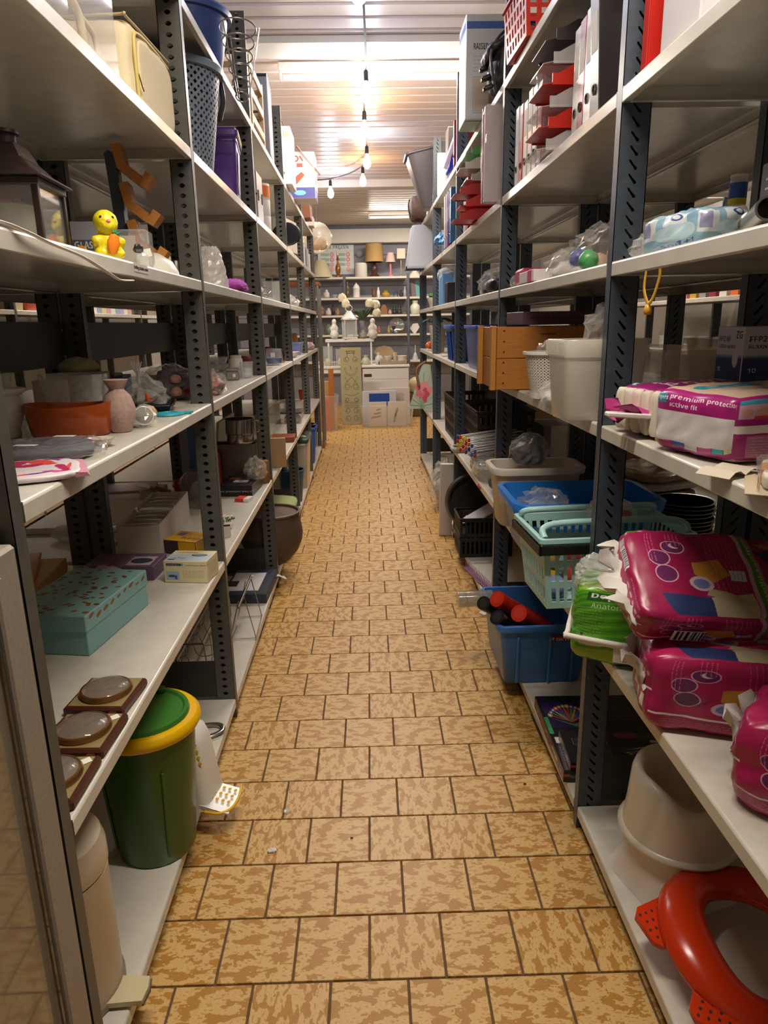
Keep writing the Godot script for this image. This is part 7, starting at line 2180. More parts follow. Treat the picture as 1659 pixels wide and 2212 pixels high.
	solo("cord_coil", "coil of pale cord on the fourth bay shelf", "cord", tube(curve([Vector3(-0.08, 0.006, 0.2), Vector3(0.05, 0.006, 0.1), Vector3(-0.06, 0.006, 0.0), Vector3(0.05, 0.006, -0.1), Vector3(-0.06, 0.006, -0.2)], 6), 0.006, 6), mat("c4bcae", 0.7), Vector3(0.765, y, -6.45))
	o = thing("white_planter", "ivory plant pot with dark leaves", "plant", Vector3(0.755, y, -7.3))
	part(o, "pot", lathe([[0.06, 0], [0.064, 0.004], [0.085, 0.24], [0.09, 0.26], [0.084, 0.262], [0.06, 0.02], [0.0, 0.02]], 24), mat("bcb4a6", 0.5))
	st = begin()
	for k in 9:
		var a := TAU * k / 9
		tube_into(st, curve([Vector3(0, 0.22, 0), Vector3(cos(a) * 0.06, 0.33, sin(a) * 0.06), Vector3(cos(a) * 0.17, 0.3, sin(a) * 0.17)], 4), 0.014, 6, false, 0.2)
	part(o, "leaves", done(st), mat("2f4030", 0.6))
	solo("orange_fish", "orange glass fish ornament", "ornament", blob_stack([[Vector3(0, 0.05, 0), 0.05, 0.04], [Vector3(-0.02, 0.05, 0.06), 0.03, 0.03], [Vector3(0.01, 0.06, -0.07), 0.025, 0.035]], 0.008, 0.0), mat("c85a1c", 0.3), Vector3(0.73, y, -7.9))
	# level D
	y = LR[1] + 0.001
	o = thing("flower_bag", "see-through gift bag with pink flower print hanging at the shelf end", "gift bag", Vector3(0.61, y + 0.03, -7.62))
	part(o, "bag", prism([Vector2(-0.13, 0), Vector2(0.16, 0), Vector2(0.11, 0.46), Vector2(0.02, 0.48)], 0.07), printed(flower_image(), 0.3), Vector3(0, 0, 0), Vector3(0, -18, 0))
	part(o, "brown_strap", tube(curve([Vector3(-0.03, 0.25, 0.05), Vector3(-0.05, 0.42, 0.04), Vector3(0.05, 0.5, 0.03)], 5), 0.014, 8), mat("7a5434", 0.6))
	o = thing("black_crate", "black slatted crate with red and white objects in the dark", "crate", Vector3(0.92, y, -4.87))
	slotted(o, 0.36, 0.6, 0.38, 0.64, 0.36, mat("17171a", 0.5), 4, 8)
	o = thing("black_crate", "second black crate at the third post", "crate", Vector3(0.88, y, -5.85))
	slotted(o, 0.34, 0.7, 0.36, 0.74, 0.34, mat("1b1b1f", 0.5), 3, 8)
	solo("red_bundle", "red wrapped bundle between the crates", "bundle", blob(Vector3(0.12, 0.17, 0.16), 0.02, 106, 10, 8.0, true), mat("8a1a2a", 0.5), Vector3(0.745, y, -5.33 - 0.06))
	# knitting needles
	var caps := ["d8b020", "b82018", "d8601c", "2a4aa8", "d8d4c8", "2a6ac0", "c82a20", "e0c030"]
	for k in 26:
		o = thing("knitting_needle", "%s capped grey knitting needle in the bundle on the low shelf" % ["yellow", "red", "orange", "navy", "white", "blue", "scarlet", "lemon"][k % 8], "knitting needle", Vector3(0.60 + 0.012 * (k % 7), y + 0.13 + 0.028 * (k / 7), -4.5 + (k % 7) * 0.045), -6 + (k * 5) % 8, "knitting needles in the bundle")
		part(o, "shaft", tube([Vector3(0.0, 0.0, 0), Vector3(0.33, 0.05, 0)], 0.004, 6), mat("9a9894", 0.35, 0.6))
		part(o, "cap", lathe([[0.0, -0.008], [0.012, -0.006], [0.013, 0.006], [0.0, 0.01]], 10), mat(caps[k % 8], 0.4), Vector3(-0.004, 0, 0), Vector3(0, 0, 80))
	o = thing("needle_bundle", "clear bag of grey knitting needles under the capped ones", "bag", Vector3(0.79, y, -4.25))
	part(o, "film", packet(Vector3(0.26, 0.115, 0.44), 4.0, 0.012, 107, 12, 10.0, true), clear("cfcac0", 0.45, 0.12))
	solo("red_tag", "tiny red price rail tag on the shelf front", "tag", box(0.004, 0.016, 0.09, 0.001), mat("b8301c", 0.5), Vector3(0.667, y - 0.03, -4.05))
	solo("grey_box_file", "grey bag on the far low shelf", "bag", blob(Vector3(0.3, 0.2, 0.4), 0.03, 108, 10, 6.0, true, -0.7), mat("6f6c6a", 0.6), Vector3(0.83, y, -3.8))
	o = thing("desk_phone", "pale cordless phone base on the fourth bay shelf", "telephone", Vector3(0.70, y, -5.13))
	part(o, "base", box(0.14, 0.04, 0.16, 0.012), mat("a8a8a4", 0.4))
	part(o, "screen", box(0.09, 0.003, 0.07, 0.001), mat("3a4a44", 0.2), Vector3(-0.01, 0.04, 0.02))
	# bottom
	y = LR[0] + 0.001
	o = thing("folding_crate", "black folding crate with slotted sides holding paper sheets", "crate", Vector3(0.80, y, -4.66))
	for k in 2:
		var lv := Node3D.new()
		slotted_at(o, 0.36, 0.28, 0.135, k * 0.14, mat("17171a", 0.45))
	part(o, "paper", sheet(0.26, 0.2, 6, 4, func(u, v): return 0.05 * u + 0.02 * v, 0.002), mat("b8b4bc", 0.7), Vector3(0.02, 0.255, 0), Vector3(0, 20, 12))
	part(o, "paper", sheet(0.22, 0.2, 6, 4, func(u, v): return 0.03 * u, 0.002), mat("d0ccd0", 0.7), Vector3(-0.02, 0.23, -0.02), Vector3(0, -14, 6))
	o = thing("round_hamper", "round black hamper lid standing behind the folding crate", "hamper", Vector3(0.79, y, -5.02))
	part(o, "disc", lathe([[0.0, 0], [0.2, 0.0], [0.21, 0.02], [0.2, 0.1], [0.185, 0.1], [0.18, 0.02], [0.0, 0.02]], 36), mat("1f1d1e", 0.5), Vector3(0, 0.25, -0.08), Vector3(78, 0, 0))
	o = thing("white_board", "white painted plank standing on end in the aisle", "plank", Vector3(0.612, 0.0, -5.34))
	part(o, "plank", box(0.1, 0.58, 0.045, 0.004), mat("cfc8c4", 0.5), Vector3.ZERO, Vector3(0, 0, -1.5))
	film_bag(Vector3(0.3, 0.42, 0.6), Vector3(0.73, y, -6.2), "big clear sack of grey bedding on the low shelf", "8f8c8a", 111, [], 0.16)
	solo("blue_cloth", "navy cloth stuffed beside the white plank", "cloth", blob(Vector3(0.16, 0.08, 0.2), 0.02, 112, 10, 8.0), mat("24306a", 0.9), Vector3(0.72, y, -5.65))
	solo("fallen_label", "small white paper label fallen beside the low shelf", "paper", box(0.04, 0.01, 0.05, 0.002), mat("d8d0c4", 0.8), Vector3(0.66, 0.0, -3.75), Vector3(0, 30, 0))

func slotted_at(o: Node3D, w: float, d: float, h: float, at: float, m: Material) -> void:
	var before := o.get_child_count()
	slotted(o, w, d, w, d, h, m, 1, 11)
	for k in range(before, o.get_child_count()): (o.get_child(k) as Node3D).position.y = at

func flower_image() -> Image:
	var im := canvas(128, 160, "a8b8a8")
	for k in 20: line(im, Vector2(64, 150), Vector2(64 + cos(k * 0.33 - 3.1) * 90, 150 + sin(k * 0.33 - 3.1) * 120), 3, "6a8a6a" if k % 2 else "8aa890")
	for k in 14: ell(im, 70 + cos(k * 2.4) * (6 + k * 2), 96 + sin(k * 2.4) * (6 + k * 2), 15, 11, ["c86a78", "d88a90", "b85060"][k % 3], k)
	return im

# ---------------------------------------------------------------- far end
func table_lamp(p: Vector3, label: String, shade: Array, sm: Material, base: Array, bm: Material, square := false) -> void:
	var o := thing("table_lamp", label, "lamp", p)
	part(o, "base", lathe(base, 22), bm)
	if square:
		var st := begin()
		loft(st, [rrect(shade[0] * 2, shade[0] * 2, 0.01, shade[2], 2), rrect(shade[1] * 2, shade[1] * 2, 0.01, shade[3], 2)], [1], true, false, false)
		part(o, "lamp_shade", done(st), sm)
	else:
		part(o, "lamp_shade", lathe([[shade[0], shade[2]], [shade[1], shade[3]], [shade[1] - 0.004, shade[3]], [shade[0] - 0.004, shade[2]]], 32), sm)

func build_back() -> void:
	var st: SurfaceTool
	var im: Image
	var sm := mat("cbc5ba", 0.45)
	var post := mat("4f525c", 0.5)
	var o := thing("wall_shelf", "wall of pale shelves on dark posts holding lamps and ornaments", "shelving", Vector3(0, 0, -14.84))
	var lv := [2.55, 2.155, 1.818, 1.44, 0.91]
	for x in [-1.62, -0.353, 0.916, 2.19]: part(o, "post", box(0.045, 2.6, 0.05, 0.003), post, Vector3(x, 0, 0.2))
	for b in [-0.987, 0.281, 1.553]:
		for h in lv: part(o, "shelf", box(1.215, 0.04, 0.44, 0.004), sm, Vector3(b, h - 0.04, 0))
	# price sign
	im = canvas(512, 400, "cfd2d8")
	write(im, "DE PRIJZEN", 120, 62, 46, "4a6a58", 0, true, 0.95)
	rect(im, 30, 84, 450, 4, "8fa89a")
	for c in 2:
		for r in 4:
			rect(im, 40 + c * 230, 108 + r * 68, 120, 40, "8fae92" if r < 3 else "c4ccc4")
			ell(im, 200 + c * 230, 128 + r * 68, 32, 32, "cf7a74" if r < 2 else "d89a98")
			ell(im, 200 + c * 230, 128 + r * 68, 18, 18, "dca8a4")
	o = thing("price_sign", "white price board headed DE PRIJZEN with green bars and red discs", "sign", Vector3(-0.52, 2.63, -15.06))
	st = begin()
	quad(st, Vector3(-0.36, 0, 0.011), Vector3(-0.36, 0.56, 0.011), Vector3(0.36, 0.56, 0.011), Vector3(0.36, 0, 0.011))
	part(o, "board", box(0.73, 0.57, 0.02, 0.002), mat("d4d4d6", 0.4), Vector3(0, -0.005, 0))
	part(o, "print", done(st), printed(im, 0.35))
	var y := 2.551
	var Zs := -14.75
	table_lamp(Vector3(0.25, y, Zs), "big table lamp with a pleated tan shade and turned brown base", [0.19, 0.16, 0.28, 0.62], mat("b08c58", 0.8), [[0.1, 0], [0.105, 0.02], [0.07, 0.05], [0.05, 0.09], [0.075, 0.14], [0.06, 0.2], [0.03, 0.24], [0.03, 0.3], [0.0, 0.3]], mat("4a2f22", 0.35))
	table_lamp(Vector3(0.575, y, Zs), "small pink table lamp with a pale pink shade", [0.1, 0.065, 0.27, 0.45], mat("d4b8b4", 0.7), [[0.06, 0], [0.06, 0.02], [0.025, 0.05], [0.018, 0.15], [0.022, 0.2], [0.016, 0.3], [0.0, 0.3]], mat("c87a80", 0.5))
	table_lamp(Vector3(0.785, y, Zs), "slim table lamp with a square cream shade", [0.085, 0.085, 0.33, 0.52], mat("ddd0bc", 0.7), [[0.05, 0], [0.05, 0.012], [0.012, 0.03], [0.016, 0.1], [0.012, 0.2], [0.016, 0.25], [0.01, 0.36], [0.0, 0.36]], mat("b8a488", 0.3, 0.6), true)
	table_lamp(Vector3(1.06, y, Zs), "cream lamp with a flared white base half behind the lampshade", [0.09, 0.07, 0.36, 0.5], mat("dccfc0", 0.7), [[0.12, 0], [0.12, 0.015], [0.06, 0.08], [0.03, 0.13], [0.02, 0.38], [0.0, 0.38]], mat("d6ccbc", 0.5))
	table_lamp(Vector3(-0.475, y, Zs), "turned brass and wood lamp base without a shade", [0.02, 0.018, 0.42, 0.5], mat("d0c8b8", 0.6), [[0.07, 0], [0.07, 0.03], [0.035, 0.06], [0.055, 0.14], [0.05, 0.2], [0.02, 0.27], [0.018, 0.32], [0.035, 0.34], [0.018, 0.36], [0.018, 0.42], [0.0, 0.42]], mat("8a5a2c", 0.3, 0.4))
	solo("cone_lampshade", "big plain cream cone lampshade standing on the shelf", "lampshade", lathe([[0.24, 0], [0.1, 0.33], [0.096, 0.33], [0.236, 0]], 32), mat("c8bd9e", 0.8), Vector3(-0.82, y, Zs))
	solo("white_drum", "white ceramic drum pot", "pot", lathe([[0.12, 0], [0.125, 0.006], [0.125, 0.26], [0.118, 0.265], [0.11, 0.25], [0.0, 0.02]], 30), mat("d8d2ca", 0.3), Vector3(-0.015, y, Zs))
	o = thing("wall_detector", "round grey ventilation cap on the back wall", "vent cap", Vector3(-0.04, 3.02, -15.06))
	part(o, "cap", lathe([[0.07, 0], [0.07, 0.02], [0.05, 0.035], [0.0, 0.038]], 24), mat("9a98a0", 0.5), Vector3.ZERO, Vector3(90, 0, 0))
	# ornaments on the three lower shelves: shape, x, height, radius, colour
	var row2 := [["white castle shaped lidded jar", "jar", -0.12, 0.3, 0.075, "d8d4cc"], ["brown clay beaker", "beaker", 0.235, 0.17, 0.05, "6a4c3c"], ["slim white swan jug", "jug", 0.32, 0.19, 0.035, "d8d4d0"], ["round gold pumpkin vase", "vase", 0.47, 0.13, 0.09, "a8842a"], ["black iron trivet", "trivet", 0.67, 0.1, 0.04, "2a2828"], ["small black boot ornament", "ornament", 0.78, 0.13, 0.04, "241f1f"], ["clear glass bottle", "bottle", 0.86, 0.2, 0.035, "a8a8ac"], ["white spotted mushroom house", "ornament", -0.72, 0.17, 0.07, "c8bdb4"], ["brown wooden parrot", "ornament", -0.3, 0.32, 0.05, "5a4a38"], ["pale blue glass dish", "dish", -0.56, 0.07, 0.08, "a8b4bc"]]
	ornaments(row2, 2.156)
	ornaments([["brass hand bell", "bell", 0.12, 0.17, 0.04, "8a6a2a"], ["dark carved box", "box", 0.21, 0.14, 0.06, "2a2422"], ["small pewter cup", "cup", 0.3, 0.08, 0.035, "6a6460"], ["copper toned mantel clock", "clock", 0.43, 0.2, 0.07, "8a5a2c"], ["pink glass ball", "ornament", 0.55, 0.1, 0.045, "a88078"], ["black glazed duck", "ornament", 0.64, 0.18, 0.05, "242428"], ["black and white penguin pair", "ornament", 0.74, 0.18, 0.05, "302f33"], ["flat bronze lizard", "ornament", 0.85, 0.05, 0.06, "6a5a3a"], ["yellow based white globe vase", "vase", 1.06, 0.26, 0.11, "c8c8b8"], ["brown clown figure", "figurine", -0.83, 0.22, 0.06, "7a5a3c"], ["white lace doll", "doll", -0.69, 0.15, 0.07, "bdb0ac"], ["black vase with a slim waist", "vase", -0.6, 0.2, 0.035, "221f24"], ["tan kneeling figure", "figurine", -0.51, 0.15, 0.05, "9a7a54"]], 1.819)
	ornaments([["small brass statue", "statue", 0.52, 0.17, 0.035, "9a7a3a"], ["dark pewter goblet", "goblet", 0.62, 0.15, 0.04, "3a3638"], ["brass oval bowl", "bowl", 0.76, 0.07, 0.09, "6f5c2c"], ["terracotta leaf ornament", "ornament", 0.32, 0.16, 0.05, "8a5a44"], ["moss green topiary ball", "topiary", -0.7, 0.24, 0.1, "6a7460"], ["grey ceramic beaker", "beaker", -0.48, 0.14, 0.07, "5a626c"], ["white fan shaped shell", "shell", 1.05, 0.2, 0.1, "cfc8c0"]], 1.441)
	ornaments([["polished silver hand bell", "bell", 1.06, 0.3, 0.07, "b8b6b4"], ["dark red candle glass", "candle", 0.3, 0.2, 0.05, "5a2a24"], ["glass storm lantern", "lantern", 0.45, 0.26, 0.06, "9a9890"]], 0.911)
	o = thing("glass_charger", "large round clear glass plate standing against the wall", "plate", Vector3(0.69, 1.445, -14.86))
	part(o, "plate", lathe([[0.0, 0], [0.1, 0.0], [0.115, 0.012], [0.155, 0.03], [0.155, 0.036], [0.11, 0.02], [0.0, 0.008]], 36), clear("d8dce0", 0.35, 0.05), Vector3(0, 0.155, 0), Vector3(76, 0, 0))
	solo("leaning_book", "turquoise and grey art book leaning on the wall shelf", "book", box(0.2, 0.33, 0.03, 0.003), printed(two_tone("7a6a6a", "6aa8a8"), 0.5), Vector3(1.08, 2.158, -14.78), Vector3(-8, 30, 0))
	# white tables, cabinet and their load
	var white := mat("dcd8d2", 0.4)
	o = thing("chest_freezer", "white chest cabinet with a hinged lid and a brass catch", "cabinet", Vector3(0.37, 0, -12.55))
	part(o, "body", box(0.8, 0.9, 0.6, 0.01), white)
	part(o, "lid", box(0.83, 0.045, 0.63, 0.012), mat("e2ded8", 0.35), Vector3(0, 0.912, 0))
	part(o, "name_plate", box(0.13, 0.05, 0.006, 0.002), mat("4a3a28", 0.4, 0.4), Vector3(-0.31, 0.76, 0.302))
	part(o, "seam", box(0.7, 0.006, 0.004, 0.001), mat("b8b4ae", 0.5), Vector3(0.02, 0.72, 0.301))
	o = thing("white_table", "plain white table carrying glass cases", "table", Vector3(-0.45, 0, -12.55))
	part(o, "table_top", box(0.78, 0.045, 0.6, 0.006), white, Vector3(0, 0.91, 0))
	part(o, "apron", box(0.72, 0.08, 0.02, 0.003), white, Vector3(0, 0.83, 0.27))
	for s in [[-1, -1], [1, -1], [1, 1], [-1, 1]]: part(o, "leg", box(0.05, 0.91, 0.05, 0.004), white, Vector3(s[0] * 0.35, 0, s[1] * 0.25))
	o = thing("riser_shelf", "small white riser shelf standing on the tables", "shelf", Vector3(-0.24, 0.957, -12.6))
	part(o, "top", box(0.84, 0.05, 0.34, 0.005), white, Vector3(0, 0.39, 0))
	for s in [-1, 1]: part(o, "leg", box(0.03, 0.39, 0.3, 0.004), white, Vector3(s * 0.37, 0, 0))
	o = thing("white_lantern", "white metal lantern with glass sides and a ring handle", "lantern", Vector3(-0.24, 1.398, -12.55), 12)
	part(o, "base", box(0.24, 0.025, 0.24, 0.004), white)
	for s in [[-1, -1], [1, -1], [1, 1], [-1, 1]]: part(o, "corner_post", box(0.025, 0.3, 0.025, 0.003), mat("bdb9b2", 0.4), Vector3(s[0] * 0.1, 0.02, s[1] * 0.1))
	part(o, "glass", box(0.19, 0.29, 0.19, 0.003), clear("dfe4e0", 0.3, 0.05), Vector3(0, 0.022, 0))
	part(o, "top_plate", box(0.25, 0.025, 0.25, 0.004), white, Vector3(0, 0.315, 0))
	part(o, "roof", lathe([[0.14, 0.34], [0.1, 0.39], [0.06, 0.43], [0.045, 0.46], [0.0, 0.465]], 8), white)
	var ring := []
	for j in 20: ring.append(Vector3(cos(TAU * j / 20) * 0.06, 0.51 + sin(TAU * j / 20) * 0.05, 0))
	part(o, "ring", tube(ring, 0.006, 6, true), white)
	o = thing("flower_vase", "white vase with large cream artificial flowers and dark leaves", "flowers", Vector3(-0.02, 1.398, -12.7))
	part(o, "vase", lathe([[0.06, 0], [0.08, 0.1], [0.05, 0.26], [0.06, 0.3], [0.0, 0.28]], 22), mat("8a8a90", 0.4))
	st = begin()
	for k in 34:
		var a := k * 2.4
		var r := 0.08 + 0.2 * fposmod(k * 0.37, 1.0)
		tube_into(st, curve([Vector3(0, 0.28, 0), Vector3(cos(a) * r * 0.5, 0.42, sin(a) * r * 0.3), Vector3(cos(a) * r, 0.4 + 0.14 * fposmod(k * 0.61, 1.0), sin(a) * r * 0.5)], 3), 0.022, 6, false, 0.25)
	part(o, "leaves", done(st), mat("46563c", 0.7))
	for q in [Vector3(-0.33, 0.62, 0), Vector3(-0.27, 0.52, 0.05), Vector3(0.14, 0.52, 0.08), Vector3(0.24, 0.5, 0.02), Vector3(0.26, 0.36, 0.05)]:
		part(o, "blossom", blob(Vector3(0.15, 0.17, 0.12), 0.03, int(q.x * 100), 9, 9.0), mat("d9d0b4", 0.8), q)
	ornaments([["grey woven ball", "ornament", 0.0, 0.15, 0.07, "8a857c"], ["white angel figure", "figurine", -0.5, 0.34, 0.08, "d8d4d0"], ["white owl lantern", "lantern", 0.16, 0.34, 0.09, "cfcac4"]], 1.398, -12.5, "riser shelf by the white lantern")
	ornaments([["pale green round vase", "vase", 0.03, 0.16, 0.07, "c4c6ae"], ["frosted glass jug", "jug", 0.26, 0.2, 0.07, "d0ccc8"], ["white ribbed bowl", "bowl", 0.42, 0.14, 0.075, "d8d2ca"], ["white square candle holder", "holder", 0.66, 0.14, 0.09, "dad4c8"], ["ivory pillar candle", "candle", 0.54, 0.2, 0.04, "c9bf9c"]], 0.958, -12.45, "chest lid")
	solo("scallop_fan", "pale wooden scalloped fan standing behind the vases", "fan", prism([Vector2(-0.02, 0), Vector2(0.02, 0), Vector2(0.18, 0.2), Vector2(0.12, 0.28), Vector2(0.0, 0.31), Vector2(-0.12, 0.28), Vector2(-0.18, 0.2)], 0.02), mat("bba27e", 0.7), Vector3(0.36, 0.958, -12.72))
	o = thing("wood_tray", "grey washed wooden tray lying on the chest lid", "tray", Vector3(0.5, 0.958, -12.31))
	part(o, "rim", open_frame(0.5, 0.08, 0.06, 0.01), mat("a89a88", 0.7))
	for k in 2:
		o = thing("glass_case", ["tall clear glass case with black edges holding cream ornaments", "smaller clear glass case with a silver frame"][k], "glass case", Vector3(-0.62 + k * 0.22, 0.957, -12.36 - 0.0 * k))
		part(o, "panes", box(0.18, 0.33 - k * 0.05, 0.16, 0.002), clear("dde2e0", 0.22, 0.04))
		for s in [-1, 1]: part(o, "edge", box(0.006, 0.33 - k * 0.05, 0.006, 0.001), mat("2a2a2c", 0.4), Vector3(s * 0.09, 0, 0.08))
		part(o, "ornament", blob(Vector3(0.12, 0.14, 0.1), 0.02, k + 4, 9, 8.0), mat("d2caa8", 0.7), Vector3(0, 0.003, 0))
	# carved panel
	im = canvas(192, 640, "a39b76")
	var ink := "4a4632"
	for e in [[50, 24, 90, 6], [54, 40, 82, 5], [60, 24, 5, 40], [124, 24, 5, 40]]: rect(im, e[0], e[1], e[2], e[3], ink)
	for k in 15:
		var a := PI * k / 14.0
		line(im, Vector2(96, 170) + Vector2(cos(a) * 48, sin(a) * 48), Vector2(96, 170) + Vector2(cos(a) * 66, sin(a) * 66), 3, ink)
	for s in [-1, 1]:
		for k in 40:
			var t := k / 39.0
			for q in [[40, 90, 26], [44, 320, 30], [40, 520, 26], [38, 585, 28], [46, 430, 22]]:
				var a: float = t * TAU * 1.25
				ell(im, 96 + s * (q[0] + cos(a) * q[2] * (1.0 - t * 0.6)), q[1] + sin(a) * q[2] * (1.0 - t * 0.6), 2.2, 2.2, ink)
		line(im, Vector2(96, 240), Vector2(96 + s * 60, 300), 3, ink)
		line(im, Vector2(96 + s * 60, 240), Vector2(96, 330), 3, ink)
		line(im, Vector2(96, 400), Vector2(96 + s * 70, 380), 3, ink)
	for k in 4: rect(im, 30, 452 + k * 14, 132, 3, ink)
	line(im, Vector2(90, 150), Vector2(96, 180), 5, ink)
	o = thing("carved_panel", "tall pale green wooden panel with dark scrolling line ornament", "panel", Vector3(-0.222, 0.0, -11.85))
	o.rotation_degrees.x = -3.0
	part(o, "board", box(0.345, 1.27, 0.03, 0.004), mat("a39b76", 0.8))
	st = begin()
	quad(st, Vector3(-0.17, 0.005, 0.0155), Vector3(-0.17, 1.265, 0.0155), Vector3(0.17, 1.265, 0.0155), Vector3(0.17, 0.005, 0.0155))
	part(o, "line_drawing", done(st), printed(im, 0.8))
	# clear bins with pictures
	var bin := clear("ddd8d0", 0.14, 0.12)
	o = thing("picture_bin", "wide clear storage bin of framed pictures on the floor", "bin", Vector3(0.355, 0.0, -11.62))
	part(o, "shell", tub(0.8, 0.34, 0.88, 0.42, 0.36, 0.03, 0.003, 0.012, 0.015, 3), bin)
	var frames := [[-0.12, 0.56, 0.52, 0.46, -11.66, "white framed picture with a blue screen-like print", "c6c6d0"], [0.14, 0.5, 0.4, 0.5, -11.72, "white canvas frame with a brown edge", "cfc6c0"]]
	for f in frames:
		o = thing("framed_picture", f[5], "picture", Vector3(0.355 + f[0], 0.012, f[4]))
		part(o, "frame", box(f[1], f[3] + 0.1, 0.025, 0.003), mat(f[6], 0.4))
		part(o, "print", box(f[1] * 0.6, 0.22, 0.003, 0.0005), mat("1c4a9a", 0.2) if f[0] < 0 else mat("b8aa9c", 0.6), Vector3(0, 0.3, 0.0135))
	for s in [0, 1]:
		o = thing("canvas_print", ["pale canvas with faint grey strokes in the clear bin", "pale canvas with a grey tree sketch in the clear bin"][s], "picture", Vector3(0.2 + s * 0.32, 0.006, -11.53))
		part(o, "canvas", box(0.3, 0.4, 0.02, 0.002), mat("cfc4b8", 0.8))
		for k in 3: part(o, "stroke", box(0.16 - 0.04 * k, 0.03, 0.001, 0.0003), mat("8f867c", 0.8), Vector3(0.02 * k - 0.02, 0.14 + k * 0.06, 0.0105), Vector3(0, 0, 10 if s == 0 else 80))
	o = thing("frame_bin", "clear bin with an orange poster and picture frames beside the carved panel", "bin", Vector3(-0.62, 0.0, -11.3), 8)
	part(o, "shell", tub(0.3, 0.4, 0.36, 0.46, 0.56, 0.03, 0.003, 0.012, 0.015, 3), bin)
	part(o, "orange_poster", box(0.16, 0.5, 0.01, 0.002), mat("c8502a", 0.5), Vector3(-0.03, 0.01, 0.14))
	for k in 2: solo("standing_frame", ["orange brown wooden board standing in the clear bin", "pale wooden picture frame standing in the clear bin"][k], "frame", box(0.08 + k * 0.1, 0.96 - k * 0.2, 0.03, 0.003), wood("a8641c", "b8742c", 91) if k == 0 else wood("b08c5a", "c4a070", 92), Vector3(-0.53 - k * 0.11, 0.012, -11.32 - 0.07 * k + 0.04))
	# glass display cabinet beside the left row
	o = thing("display_cabinet", "narrow glass display cabinet with steel corner posts", "display cabinet", Vector3(-0.82, 0, -9.75))
	var steel := mat("8f8c84", 0.3, 0.8)
	for s in [[-1, 1], [1, 1], [1, -1], [-1, -1]]: part(o, "corner_post", box(0.03, 2.1, 0.03, 0.003), steel, Vector3(s[0] * 0.24, 0.04, s[1] * 0.2))
	for s in [-1, 1]: part(o, "glass_pane", box(0.004, 2.05, 0.37, 0.0005), clear("d4dcd8", 0.14, 0.03), Vector3(s * 0.24, 0.06, 0))
	part(o, "top", box(0.52, 0.04, 0.44, 0.004), mat("a0623a", 0.5), Vector3(0, 2.14, 0))
	part(o, "plinth", box(0.5, 0.05, 0.42, 0.004), mat("8a5a30", 0.5))
	o = thing("hanging_ornament", "translucent globe light with brown leaves hanging by the left row end", "pendant", Vector3(-0.62, 2.62, -10.6))
	part(o, "globe", blob(Vector3(0.42, 0.42, 0.42), 0.02, 5, 14, 6.0, false, -1.0), clear("e8e0cc", 0.45, 0.15))
	part(o, "leaf_cluster", blob(Vector3(0.22, 0.2, 0.2), 0.06, 6, 9, 9.0, true), mat("9a7430", 0.7), Vector3(0.02, 0.05, 0.02))
	part(o, "cord", tube([Vector3(0, 0.42, 0), Vector3(0.02, 0.98, 0)], 0.004, 6), mat("4a4640", 0.6))
	o = thing("bread_machine", "cream enamel hair dryer hood on a wicker stand", "appliance", Vector3(0.98, 0.0, -12.9))
	part(o, "hood", blob(Vector3(0.42, 0.36, 0.36), 0.0, 1, 14, 5.0, false, -0.6), mat("cdbf98", 0.35), Vector3(0, 0.42, 0))
	part(o, "stand", box(0.36, 0.42, 0.32, 0.01), mottled("6a5238", "86694a", 25.0, 0.8))

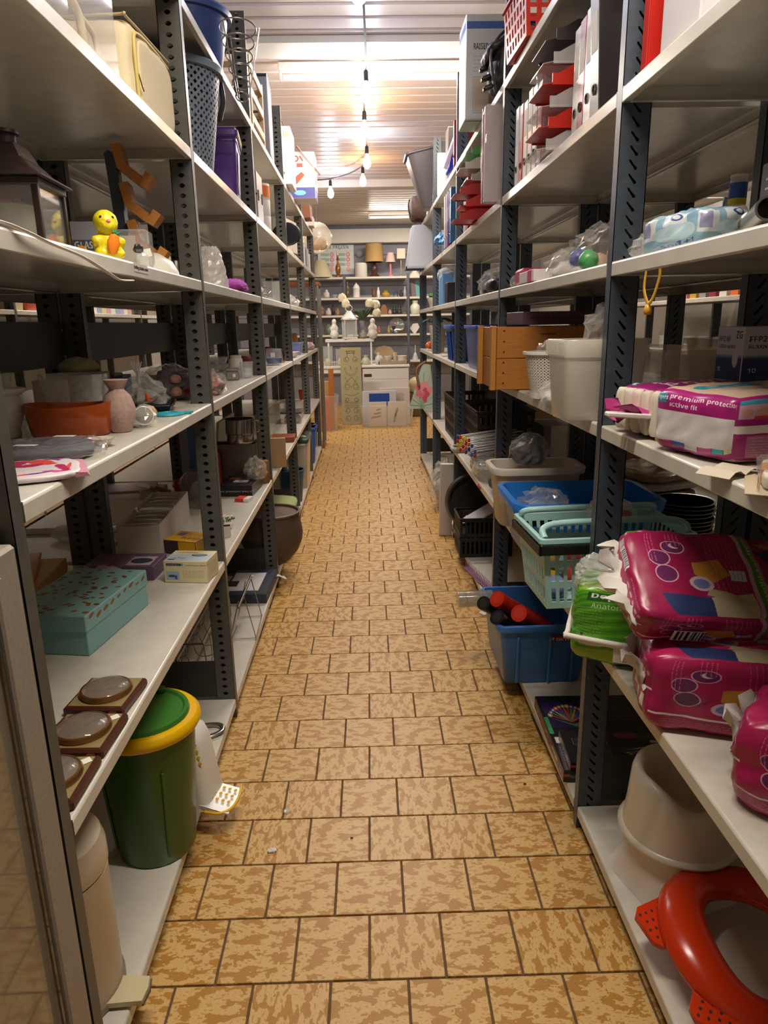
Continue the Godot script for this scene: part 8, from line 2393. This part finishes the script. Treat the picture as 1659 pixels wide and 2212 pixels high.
func ornaments(list: Array, y: float, z := -14.76, where := "back wall shelf") -> void:
	for k in list.size():
		var d: Array = list[k]
		var h: float = d[3]
		var r: float = d[4]
		var m := mat(d[5], 0.35)
		var n: String = d[1]
		var p := Vector3(d[2], y, z + 0.03 * (k % 3))
		var label: String = "%s on the %s" % [d[0], where]
		var mesh: Mesh
		if n in ["vase", "jug", "beaker", "bottle", "cup", "goblet", "pot", "holder", "topiary", "candle"]:
			var neck := 0.45 if n in ["bottle", "jug", "vase"] else 0.9
			if n == "goblet": mesh = lathe([[r, 0], [r, 0.01], [r * 0.25, 0.03], [r * 0.2, h * 0.45], [r * 0.8, h * 0.65], [r, h], [r * 0.9, h], [0.0, h * 0.6]], 20)
			elif n == "topiary": mesh = blob(Vector3(r * 2, h, r * 2), 0.03, k, 10, 12.0)
			else: mesh = lathe([[r * 0.7, 0], [r * 0.8, 0.006], [r, h * 0.35], [r * 0.9, h * 0.6], [r * neck, h * 0.8], [r * (neck + 0.12), h], [r * (neck + 0.02), h], [0.0, h * 0.5]], 20)
		elif n in ["bowl", "dish"]: mesh = lathe([[r * 0.4, 0], [r * 0.5, 0.006], [r, h], [r * 0.95, h], [r * 0.4, 0.012], [0.0, 0.01]], 22)
		elif n == "bell": mesh = lathe([[r, 0], [r * 0.95, 0.02], [r * 0.6, h * 0.3], [r * 0.4, h * 0.45], [r * 0.15, h * 0.5], [r * 0.2, h * 0.75], [r * 0.12, h * 0.9], [r * 0.2, h * 0.96], [0.0, h]], 20)
		elif n == "clock": mesh = prism([Vector2(-r, 0), Vector2(r, 0), Vector2(r * 0.9, h * 0.6), Vector2(r * 0.5, h * 0.9), Vector2(0, h), Vector2(-r * 0.5, h * 0.9), Vector2(-r * 0.9, h * 0.6)], 0.06)
		elif n == "trivet": mesh = tube([Vector3(-r, 0.006, 0), Vector3(-r * 0.9, h, 0), Vector3(r * 0.9, h, 0), Vector3(r, 0.006, 0)], 0.008, 6)
		elif n == "shell": mesh = prism([Vector2(-r * 0.2, 0), Vector2(r * 0.2, 0), Vector2(r, h * 0.6), Vector2(r * 0.6, h), Vector2(-r * 0.3, h * 0.95), Vector2(-r, h * 0.5)], 0.03)
		elif n == "jar": mesh = lathe([[r * 0.8, 0], [r, 0.01], [r * 0.95, h * 0.55], [r * 1.05, h * 0.6], [r * 0.7, h * 0.78], [r * 0.25, h * 0.9], [r * 0.1, h], [0.0, h]], 8)
		else: mesh = blob_stack([[Vector3(0, h * 0.22, 0), r * 0.95, h * 0.24], [Vector3(0, h * 0.55, 0), r * 0.65, h * 0.24], [Vector3(0, h * 0.84, 0), r * 0.5, h * 0.16], [Vector3(r * 0.6, h * 0.5, r * 0.2), r * 0.3, h * 0.14], [Vector3(-r * 0.6, h * 0.5, r * 0.2), r * 0.3, h * 0.14]], maxf(0.008, r * 0.16), 0.0)
		solo("shelf_" + n if n in ["box"] else n, label, n, mesh, m, p)

func build_scraps() -> void:
	solo("paper_bit", "small crumpled white paper bit on the tiles", "paper", blob(Vector3(0.03, 0.012, 0.02), 0.006, 3, 6, 30.0, true), mat("d8d4d0", 0.8), Vector3(-0.336, 0.001, -1.905))
	solo("plastic_disc", "tiny clear plastic disc on the tiles", "disc", lathe([[0.012, 0], [0.013, 0.001], [0.012, 0.003], [0.01, 0.002], [0.0, 0.002]], 16), clear("e0d8c8", 0.4, 0.1), Vector3(-0.308, 0.001, -2.097))
	solo("dark_seed", "tiny dark seed on the tiles", "seed", blob(Vector3(0.01, 0.005, 0.005), 0.0, 1, 6), mat("2a1a12", 0.6), Vector3(-0.08, 0.001, -1.953))
	solo("dark_seed", "dark crumb on the tiles beside the low right shelf", "seed", blob(Vector3(0.012, 0.006, 0.008), 0.0, 1, 6), mat("3a1a14", 0.6), Vector3(0.55, 0.001, -2.2))
